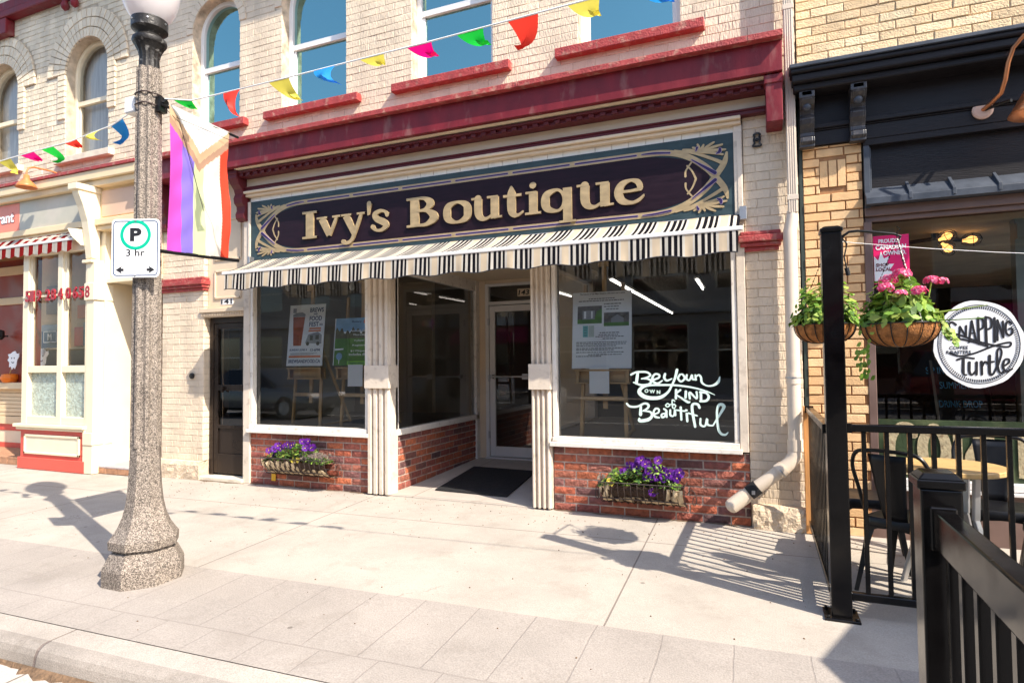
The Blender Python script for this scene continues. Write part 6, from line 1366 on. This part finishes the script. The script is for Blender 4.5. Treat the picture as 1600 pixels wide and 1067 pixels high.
# ================================================================ cafe furniture
def chair(name,label,loc,rz,back=True):
    t=thing(name,label,'chair' if back else 'stool',(loc[0],loc[1],gz(*loc)),'black metal cafe seats',rotz=rz); ORG[t]=Vector((0,0,0))
    zs=.445; mb=MB(); a=.178; pr=rrect(2*a,2*a,.05,4)
    G=[[mb.bm.verts.new((x*k,y*k,z)) for x,y in pr] for k,z in ((1.0,zs-.055),(1.02,zs-.045),(1.0,zs-.008),(.96,zs),(.80,zs-.006),(.2,zs-.008))]
    n=len(pr)
    for A_,B_ in zip(G,G[1:]):
        for i in range(n): mb.bm.faces.new((A_[i],A_[(i+1)%n],B_[(i+1)%n],B_[i]))
    mb.bm.faces.new(G[-1]); mb.bm.faces.new(G[0][::-1]); build('seat',mb,m_blackm,t,local=True,smooth=True)
    for sx in (-1,1):
        for sy in (-1,1):
            mb=MB(); P=[]
            for z,c,w1,w2 in ((zs-.03,.150,.085,.03),(.30,.168,.058,.03),(.14,.190,.042,.028),(0,.212,.034,.026)): P.append((Vector((sx*c,sy*c,z)),w1/2))
            dg=Vector((sx,-sy,0)).normalized(); ou=Vector((sx,sy,0)).normalized(); R_=[]
            for p,h in P: R_.append([mb.bm.verts.new(p+dg*h-ou*h*.55),mb.bm.verts.new(p+ou*.012),mb.bm.verts.new(p-dg*h-ou*h*.55),mb.bm.verts.new(p-ou*.010)])
            for A_,B_ in zip(R_,R_[1:]):
                for i in range(4): mb.bm.faces.new((A_[i],A_[(i+1)%4],B_[(i+1)%4],B_[i]))
            mb.bm.faces.new(R_[0][::-1]); mb.bm.faces.new(R_[-1]); build('leg',mb,m_blackm,t,local=True,recalc=True,bevel=.003)
    mb=MB()
    for k in range(4):
        q=Matrix.Rotation(k*PI/2,3,'Z'); pts=[(-.15,zs-.04),(-.15,zs-.09),(-.10,zs-.065),(0,zs-.055),(.10,zs-.065),(.15,zs-.09),(.15,zs-.04)]
        mb.prism(pts,lambda u,v,d:q@Vector((u,-.165-d,v)),0,.004)
    build('apron',mb,m_blackm,t,local=True)
    if back:
        hp=[(-.165,-.15,zs-.02),(-.19,-.185,.60),(-.205,-.225,.74),(-.17,-.25,.825),(-.09,-.262,.845),(0,-.265,.848),(.09,-.262,.845),(.17,-.25,.825),(.205,-.225,.74),(.19,-.185,.60),(.165,-.15,zs-.02)]
        S_=[]
        for i in range(len(hp)-1):
            g=lambda k: Vector(hp[max(0,min(len(hp)-1,k))]); p0,p1,p2_,p3=g(i-1),g(i),g(i+1),g(i+2)
            for k in range(4):
                u=k/4; S_.append(.5*((2*p1)+(-p0+p2_)*u+(2*p0-5*p1+4*p2_-p3)*u*u+(-p0+3*p1-3*p2_+p3)*u**3))
        S_.append(Vector(hp[-1])); mb=MB(); mb.tube(S_,.0115,8); build('back_hoop',mb,m_blackm,t,local=True,smooth=True)
        mb=MB(); G=[]
        for j in range(9):
            v=j/8; z=zs-.01+(.835-zs)*v; y=-.168-.095*v**.8; w_=.062+.040*v; G.append([mb.bm.verts.new((w_*(i/4-1)*1.0 if False else w_*(i-4)/4,y-.012*(1-((i-4)/4)**2)+.006,z)) for i in range(9)])
        for A_,B_ in zip(G,G[1:]):
            for i in range(8): mb.bm.faces.new((A_[i],A_[i+1],B_[i+1],B_[i]))
        o=build('splat',mb,m_blackm,t,local=True,smooth=True); sm=o.modifiers.new('s','SOLIDIFY'); sm.thickness=.004
    return t
def face(dx,dy): return math.atan2(-dx,dy)
chair('cafe_chair','black metal chair nearest the tall post with its back to the railing',(.77,-1.12),face(.55,.84))
chair('cafe_chair','black metal chair behind the round table, facing the railing with its back to the window',(1.33,-.68),face(-.15,-1))
chair('cafe_chair','black metal chair at the right edge, beside the round table',(1.50,-1.18),face(-1,.1))
chair('metal_stool','backless black metal stool beside the brick pier, left of the round table',(.64,-.60),face(-.1,-1),back=False)
tb=thing('cafe_table','round cafe table with a light wood top and angled steel legs','table',(.965,-1.12,gz(1,-1.1)))
mb=MB(); mb.lathe([(.272,.700),(.28,.702),(.286,.708),(.286,.728),(.282,.733)],64,(.965,-1.12)); build('tabletop',mb,m_woodh,tb,smooth=True)
for sx in (-1,1):
    for sy in (-1,1):
        mb=MB(); p=Vector((.965+sx*.05,-1.12+sy*.05,.70)); q=Vector((.965+sx*.20,-1.12+sy*.20,gz(1,-1.1))); m_=p.lerp(q,.35); mb.bar(p+Vector((sx*.06,sy*.06,0)),m_,.05,.02); mb.bar(m_,q,.04,.02); build('leg',mb,m_galv,tb,bevel=.003)
mb=MB(); mb.box(.82,1.11,-1.26,-.98,.685,.6995); build('plate',mb,m_galv,tb)
# ================================================================ easels and notices in the windows
def easel(label,x0,x1,zf,y,hz,mast):
    t=thing('easel',label,'easel',((x0+x1)/2,y,zf),'wooden display easels in the boutique windows')
    xm=(x0+x1)/2; mb=MB(); mb.bar((x0,y-.04,zf),(x0+.03,y+.06,mast-.3),.035,.025); build('leg',mb,m_wood,t,bevel=.002)
    mb=MB(); mb.bar((x1,y-.04,zf),(x1-.03,y+.06,mast-.3),.035,.025); build('leg',mb,m_wood,t,bevel=.002)
    mb=MB(); mb.bar((xm,y+.05,hz+.5),(xm+.16,y+.55,zf),.03,.025); mb.bar((x1,y,zf+.01),(xm+.16,y+.5,zf+.01),.03,.02); build('rear_leg',mb,m_wood,t,bevel=.002)
    mb=MB(); mb.bar((xm,y+.04,zf+.25),(xm,y+.08,mast),.045,.022,upv=(0,1,0)); mb.box(xm-.05,xm+.05,y+.03,y+.06,mast-.14,mast-.02); build('mast',mb,m_wood,t,bevel=.002)
    mb=MB(); mb.box(x0+.005,x1-.005,y-.03,y-.01,zf+.33,zf+.37); build('stretcher',mb,m_wood,t,bevel=.002)
    mb=MB(); mb.box(x0-.05,x1+.05,y-.09,y+.0,hz-.03,hz-.012); mb.box(x0-.05,x1+.05,y-.02,y+.0,hz-.13,hz-.03); mb.box(x0-.04,x0-.01,y-.08,y-.02,hz-.13,hz-.03); mb.box(x1+.01,x1+.04,y-.08,y-.02,hz-.13,hz-.03); mb.box(x0-.05,x1+.05,y-.08,y+.0,hz-.145,hz-.13); build('ledge',mb,m_wood,t,bevel=.002)
    return t
easel('wooden easel under the beer festival poster, leftmost in the left window',-5.02,-4.63,.66,.22,1.33,2.34)
easel('wooden easel under the golf poster beside the fluted pilaster',-4.34,-3.89,.66,.22,1.33,2.40)
easel('wooden easel under the white notice in the right window',-1.579,-1.163,.66,.20,1.292,2.38)
def tilt(x0,z0,y,k=.10,s=1):
    return lambda u,v,d=0: Vector((x0+u*s,y+v*s*k-d,z0+v*s))
p=thing('poster','white beer festival poster with an amber glass, reading Brews and Food Fest','poster',(-4.85,.16,1.34),'posters on the easels')
f=tilt(-5.10,1.336,.16,s=.965); W_,H_=.53,.73
mb=MB(); mb.prism([(0,0),(W_,0),(W_,H_),(0,H_)],f,-.006,0); build('sheet',mb,m_paper,p)
mb=MB(); T_=.0015
for s,u,v,h,w_ in (('BREWS',.305,.635,.055,.20),('AND',.36,.605,.018,.06),('FOOD',.305,.535,.055,.18),('FEST',.305,.465,.055,.14),('2025',.455,.475,.022,.05),('SUNDAY JUNE 8',.035,.172,.030,.26),('12-6PM',.345,.172,.030,.14),('BREWSANDFOOD.CA',.03,.035,.042,.47)): mb.text(s,f,u,v,h,0,T_,wid=w_,bold=.02)
mb.mi=1; mb.prism([(.03,.098),(.50,.098),(.50,.122),(.03,.122)],f,0,T_); 
for k in range(2): mb.prism([(.30+.01*k,.405+.028*k),(.48,.405+.028*k),(.48,.422+.028*k),(.30+.01*k,.422+.028*k)],f,0,T_)
mb.mi=2; mb.prism([(.085,.24),(.20,.24),(.235,.585),(.055,.585)],f,0,T_); mb.mi=3
mb.prism([(.055,.588),(.235,.588),(.24,.615),(.19,.64),(.10,.635),(.05,.615)],f,0,T_); mb.prism([(.05,.635),(.10,.635),(.10,.69),(.05,.69)],f,0,T_)
mb.prism([(.26,.27),(.50,.26),(.50,.36),(.44,.40),(.30,.37)],f,0,T_); mb.mi=4
for q in ((.33,.30,.37,.36),(.41,.31,.46,.365)): mb.prism([(q[0],q[1]),(q[2],q[1]),(q[2],q[3]),(q[0],q[3])],f,T_,T_*2)
for q in (.30,.45): mb.prism([(q+a,.262+b) for a,b in arcpts((0,0),.024,0,2*PI,12)[:-1]],f,T_,T_*2)
for k in range(3): mb.prism([(.05,.150-.010*k),(.45-.05*k,.150-.010*k),(.45-.05*k,.153-.010*k),(.05,.153-.010*k)],f,0,T_)
build('print',mb,[m_navy,m_orangep,m_amber,m_grey,m_ink],p)
p=thing('poster','green and blue golf course poster beside the fluted pilaster, lettered Rotary','poster',(-4.14,.16,1.34),'posters on the easels')
f=tilt(-4.439,1.336,.16,s=.965); W_,H_=.62,.545
mb=MB(); mb.prism([(0,0),(W_,0),(W_,H_),(0,H_)],f,-.006,0); build('sheet',mb,m_paper,p)
mb=MB(); mb.mi=1; mb.prism([(.012,.39),(W_,.39),(W_,H_),(.012,H_)],f,0,.001); mb.mi=2; mb.prism([(.012,.0),(W_,.0),(W_,.31),(.012,.31)],f,0,.001); mb.mi=3
top=[(.012+.608*k/30,.40+.03*math.sin(k*1.7)+.02*math.sin(k*.6)) for k in range(31)]; mb.prism([(.012,.31),(W_,.31)]+top[::-1],f,0,.0012); mb.mi=2; mb.prism([(.02,.16),(.2,.17),(.2,.20),(.02,.215)],f,.0012,.0018)
mb.mi=0; mb.prism([(.02,.175),(.14,.18),(.14,.198),(.02,.192)],f,.0018,.0022); mb.mi=1; mb.prism([(.085+a,.105+b) for a,b in arcpts((0,0),.042,0,2*PI,18)[:-1]],f,.001,.004); mb.mi=0; mb.ribbon([(.085,.02,.006),(.085,.062,.010)],f,.001,.004,smooth=False)
mb.mi=4; mb.prism([(.20,.005),(W_,.005),(W_,.05),(.20,.05)],f,.001,.0018); mb.mi=5; mb.text('Rotary',f,.24,.485,.028,.001,.003,bold=.02,wid=.13); mb.mi=6; mb.prism([(.42+a,.50+b) for a,b in arcpts((0,0),.024,0,2*PI,14)[:-1]],f,.001,.003); mb.mi=0
for s,u,v,w_ in (('Annual Scramble',.22,.385,.36),('Thursday, June',.26,.335,.28),('4 player team',.28,.27,.24),('Registration',.26,.215,.28),('$175/person',.24,.15,.30),('includes dinner',.22,.115,.32)): mb.text(s,f,u,v,.026,.001,.003,wid=w_,bold=.01)
mb.mi=5; mb.text('Registration online',f,.22,.016,.024,.0018,.003,wid=.34,bold=.01)
build('print',mb,[m_paper,m_sky,m_gprint,mat('tree print',(.10,.09,.035),rough=.5,var=.4,vs=20),m_lime,m_navy,m_orangep],p)
p=thing('notice_board','large white notice with two house photographs on the easel in the right window','poster',(-1.38,.14,1.3))
f=tilt(-1.662,1.287,.14,s=.972); W_,H_=.575,.735
mb=MB(); mb.prism([(0,0),(W_,0),(W_,H_),(0,H_)],f,-.006,0); build('sheet',mb,m_paper,p)
mb=MB()
mb.text('The history of our Main Street in 150 years and a store',f,.29,.705,.020,0,.0015,wid=.44,al='C',bold=.01)
for v,a,b in ((.665,.16,.42),(.645,.06,.50),(.61,.31,.48),(.585,.31,.46),(.56,.33,.45),(.335,.27,.46),(.315,.26,.46),(.298,.23,.50),(.278,.30,.43),(.245,.04,.53),(.228,.04,.52),(.21,.04,.44),(.188,.04,.50),(.172,.04,.42),(.15,.04,.50),(.128,.16,.48),(.112,.04,.30)):
    u=a
    while u<b-.008:
        w_=min(rnd.uniform(.012,.035),b-u); mb.prism([(u,v),(u+w_,v),(u+w_,v+.0075),(u,v+.0075)],f,0,.001); u+=w_+.006
mb.mi=1; mb.prism([(.05,.43),(.29,.43),(.29,.60),(.05,.60)],f,0,.0012); mb.prism([(.31,.40),(.55,.40),(.55,.53),(.31,.53)],f,0,.0012)
mb.mi=2; mb.prism([(.05,.43),(.29,.43),(.29,.47),(.05,.47)],f,.0012,.002); mb.prism([(.31,.40),(.55,.40),(.55,.435),(.31,.435)],f,.0012,.002); mb.prism([(.22,.47),(.29,.47),(.29,.57),(.24,.55)],f,.0012,.002)
mb.mi=3; mb.prism([(.10,.47),(.22,.47),(.22,.555),(.10,.555)],f,.002,.0026); mb.prism([(.38,.435),(.50,.435),(.50,.475),(.44,.51),(.38,.475)],f,.002,.0026); mb.mi=4; mb.prism([(.115,.48),(.135,.48),(.135,.55),(.115,.55)],f,.0026,.003); mb.prism([(.185,.48),(.20,.48),(.20,.55),(.185,.55)],f,.0026,.003)
mb.mi=5; mb.prism([(.105,.30),(.155,.30),(.155,.41),(.105,.41)],f,0,.0012); mb.mi=6; mb.prism([(.16,.30),(.215,.30),(.215,.41),(.16,.41)],f,0,.0012); mb.mi=0
for k in range(4): mb.prism([(.115,.315+.025*k),(.145,.315+.025*k),(.145,.319+.025*k),(.115,.319+.025*k)],f,.0012,.002)
build('print',mb,[m_ink,mat('photo print',(.12,.11,.10),rough=.5,var=.5,vs=25),m_gprint,m_grey,m_paper,mat('turquoise print',(.15,.50,.50),rough=.5),mat('pale print',(.55,.62,.55),rough=.5)],p)
for (x0,x1,z0,z1,y,lab) in ((-1.487,-1.302,1.058,1.301,.106,'small white sheet hanging below the large notice in the right window'),(-4.207,-4.014,1.109,1.345,.122,'small white sheet hanging below the golf poster in the left window')):
    mb=MB(); f=tilt(x0,z0,y,.03); mb.prism([(0,0),(x1-x0,0),(x1-x0,z1-z0),(0,z1-z0)],f,-.003,0); o=build('paper_sheet',mb,m_paper,None,org=(x0,y,z0)); tag(o,lab,'paper','white sheets on the easels')
for x,z,lab in ((-5.205,2.285,'clear glass bulb hanging above the beer festival poster'),(-4.28,2.24,'clear glass bulb hanging above the golf poster')):
    b=thing('hanging_bulb',lab,'light bulb',(x,.3,z),'bulbs hanging in the left window'); mb=MB(); mb.lathe([(.004,z-.065),(.028,z-.045),(.033,z-.02),(.018,z+.02),(.014,z+.03)],14,(x,.3)); build('glass_globe',mb,mat('bulb glass',(.7,.7,.68),rough=.1,var=0),b,smooth=True); mb=MB(); mb.tube([(x,.3,z+.03),(x,.3,2.99)],.004,5); mb.lathe([(.015,z+.03),(.015,z+.07)],10,(x,.3)); build('cord',mb,m_ink,b)
# ================================================================ the other side of the street, seen only in the glass
m_far1=mat('grey limestone',(.33,.29,.25),rough=.85,var=.15,vs=2); m_far2=mat('far red brick',(.22,.09,.06),rough=.85,var=.15,vs=3)
m_farw=glass('far window glass',2.5,.05,tint=(.1,.1,.1))
def farb(label,x0,x1,h,m,awn=None,arch=False):
    t=thing('far_building',label,'building',((x0+x1)/2,-21.5,0),'buildings across the street')
    mb=MB(); n=max(2,int((x1-x0)/3)); st_=(x1-x0)/n; yf=-21.5
    zs=[(0.6,3.0),(4.4,6.4),(7.6,9.3)]
    zs=[z for z in zs if z[1]<h-.8]
    cur=-.1
    for (a,b) in zs:
        mb.box(x0,x1,yf-9,yf,cur,a)
        for i in range(n+1):
            xa=x0+st_*i-(.55 if i else 0); xb=x0+st_*i+(.55 if i<n else 0); mb.box(max(x0,xa),min(x1,xb),yf-9,yf,a,b)
        cur=b
    mb.box(x0,x1,yf-9,yf,cur,h); build('wall',mb,m,t)
    mb=MB(); mb.box(x0-.1,x1+.1,yf-.001,yf+.4,h-.5,h); mb.box(x0,x1,yf+.001,yf+.2,3.4,3.9); build('cornice',mb,mat('far trim',(.40,.36,.31),rough=.7),t)
    for (a,b) in zs:
        for i in range(n):
            xa,xb=x0+st_*i+.55,x0+st_*(i+1)-.55
            mb=MB(); mb.box(xa,xa+.08,yf-.2,yf-.1,a,b); mb.box(xb-.08,xb,yf-.2,yf-.1,a,b); mb.box(xa+.08,xb-.08,yf-.2,yf-.1,(a+b)/2-.04,(a+b)/2+.04); mb.box(xa+.08,xb-.08,yf-.2,yf-.1,b-.08,b); f=build('window',mb,m_rpale,t)
            mb=MB(); mb.f([(xb,yf-.16,a),(xa,yf-.16,a),(xa,yf-.16,b),(xb,yf-.16,b)]); mb.box(xa,xb,yf-1.2,yf-1.1,a,b); build('pane',mb,[m_farw],f)
    if awn:
        mb=MB(); mb.hexa([(x0+.5,yf,2.6),(x1-.5,yf,2.6),(x1-.5,yf+1.2,2.4),(x0+.5,yf+1.2,2.4),(x0+.5,yf,3.3),(x1-.5,yf,3.3),(x1-.5,yf+1.2,2.55),(x0+.5,yf+1.2,2.55)]); build('awning',mb,awn,t)
farb('grey limestone building across the street, left of the red brick one',-38,-18,9,m_far1)
farb('red brick building across the street, far left in the reflection',-18,-9.5,8.2,m_far2)
farb('grey limestone bank building across the street, behind the camera',-9.5,1.2,9.5,m_far1,arch=True)
farb('red brick shop across the street with a crimson awning',1.2,9.5,8.4,m_far2,awn=m_pink)
farb('red brick building across the street, far right in the reflection',9.5,26,8.8,m_far2)
def car(label,x,y,col,suv=False,dirx=1):
    t=thing('car',label,'car',(x,y,-.2)); ORG[t]=Vector((0,0,0)); t.rotation_euler=(0,0,0 if dirx>0 else PI)
    m=mat('car paint '+label[:8],col,rough=.25,metal=.5,var=0,coat=1)
    S_=[(-2.25,.35,.62,.62),(-2.15,.25,.90,.80),(-1.6,.22,1.0,.86),(-.9,.2,.98,.88),(.9,.2,.95,.88),(1.6,.22,.88,.86),(2.15,.27,.72,.78),(2.28,.38,.60,.60)] if not suv else [(-2.3,.45,.8,.75),(-2.2,.35,1.10,.88),(-1.5,.3,1.15,.93),(1.1,.3,1.12,.93),(1.8,.32,1.05,.9),(2.25,.4,.9,.85),(2.35,.5,.75,.7)]
    mb=MB(); Rg=[]
    for (cx_,z0,z1,w_) in S_:
        Rg.append([mb.bm.verts.new((cx_,y_,z_)) for y_,z_ in ((-w_,z0+.08),(-w_*1.02,(z0+z1)/2),(-w_*.92,z1),(w_*.92,z1),(w_*1.02,(z0+z1)/2),(w_,z0+.08),(w_*.8,z0),(-w_*.8,z0))])
    for A_,B_ in zip(Rg,Rg[1:]):
        for i in range(8): mb.bm.faces.new((A_[i],A_[(i+1)%8],B_[(i+1)%8],B_[i]))
    mb.bm.faces.new(Rg[0]); mb.bm.faces.new(Rg[-1][::-1]); o=build('body',mb,m,t,local=True,smooth=True,recalc=True,bevel=.02)
    C_=[(-1.75,.95,1.0,.78),(-1.05,1.0,1.40,.66),(.15,1.0,1.43,.66),(1.05,.93,.95,.76)] if not suv else [(-2.15,1.1,1.15,.85),(-1.8,1.1,1.72,.75),(.25,1.1,1.75,.75),(1.15,1.08,1.12,.85)]
    mb=MB(); Rg=[[mb.bm.verts.new(q) for q in ((cx_,-.86,z0-.06),(cx_,-w_,z1),(cx_,w_,z1),(cx_,.86,z0-.06))] for cx_,z0,z1,w_ in C_]
    for A_,B_ in zip(Rg,Rg[1:]):
        for i in range(4): mb.bm.faces.new((A_[i],A_[(i+1)%4],B_[(i+1)%4],B_[i]))
    mb.bm.faces.new(Rg[0]); mb.bm.faces.new(Rg[-1][::-1]); build('glasshouse',mb,mat('car glass',(.02,.022,.025),rough=.08,var=0),t,local=True,recalc=True)
    mb=MB(); z1=C_[1][2]; mb.box(C_[1][0]-.02,C_[2][0]+.05,-.67,.67,z1-.01,z1+.035); build('roof',mb,m,t,local=True,bevel=.015)
    for sx in (-1.4,1.42):
        for sy in (-.80,.80):
            mb=MB(); mb.tube([(sx,sy-.1,.33),(sx,sy+.1,.33)],.33,20); wo_=build('wheel',mb,m_rubber,t,local=True); mb=MB(); mb.tube([(sx,sy-.11,.33),(sx,sy+.11,.33)],.20,16); build('rim',mb,m_galv,wo_,local=True)
    for sy in (-.6,.6):
        mb=MB(); mb.box(2.1,2.27,sy-.16,sy+.16,.60,.72); build('headlight',mb,m_signw,t,local=True,bevel=.02)
car('silver sedan on the road, reflected in the left boutique window',-14.0,-9.0,(.12,.125,.135)); car('white van on the road, reflected beside the entrance',-7.1,-9.2,(.75,.75,.75),True)
car('dark red car parked across the street',6.0,-15.6,(.22,.01,.02),True)
# dirt swept against the foot of the walls
mb=MB()
for (xa,xb,y0) in ((-5.47,-3.84,-.012),(-1.80,-.13,-.012),(-6.2,-5.5,-.065)):
    n=int((xb-xa)/.05); E=[max(.004,.012+.012*math.sin(i*.9)+rnd.uniform(-.008,.010)) for i in range(n+1)]
    for i in range(n):
        x0,x1=xa+(xb-xa)*i/n,xa+(xb-xa)*(i+1)/n; mb.f([(x0,y0,.004),(x0,y0-E[i],gz(0,y0-E[i])+.003),(x1,y0-E[i+1],gz(0,y0-E[i+1])+.003),(x1,y0,.004)])
for _ in range(420):
    x=rnd.uniform(-6.5,.6); y=-abs(rnd.gauss(0,.35))-.03; s_=rnd.uniform(.0015,.005)
    if rnd.random()<.25: x=rnd.uniform(-7,.3); y=rnd.uniform(-3.1,-.1)
    z=.02*y+.001; mb.hexa([(x-s_,y-s_*.7,z),(x+s_,y-s_,z),(x+s_*.8,y+s_,z),(x-s_,y+s_*.8,z),(x-s_*.5,y-s_*.4,z+s_),(x+s_*.5,y-s_*.5,z+s_),(x+s_*.4,y+s_*.5,z+s_),(x-s_*.5,y+s_*.4,z+s_)])
o=build('grit',mb,m_grit); tag(o,'dirt and small grit lying along the foot of the shop walls and on the sidewalk','grit',kind='stuff')
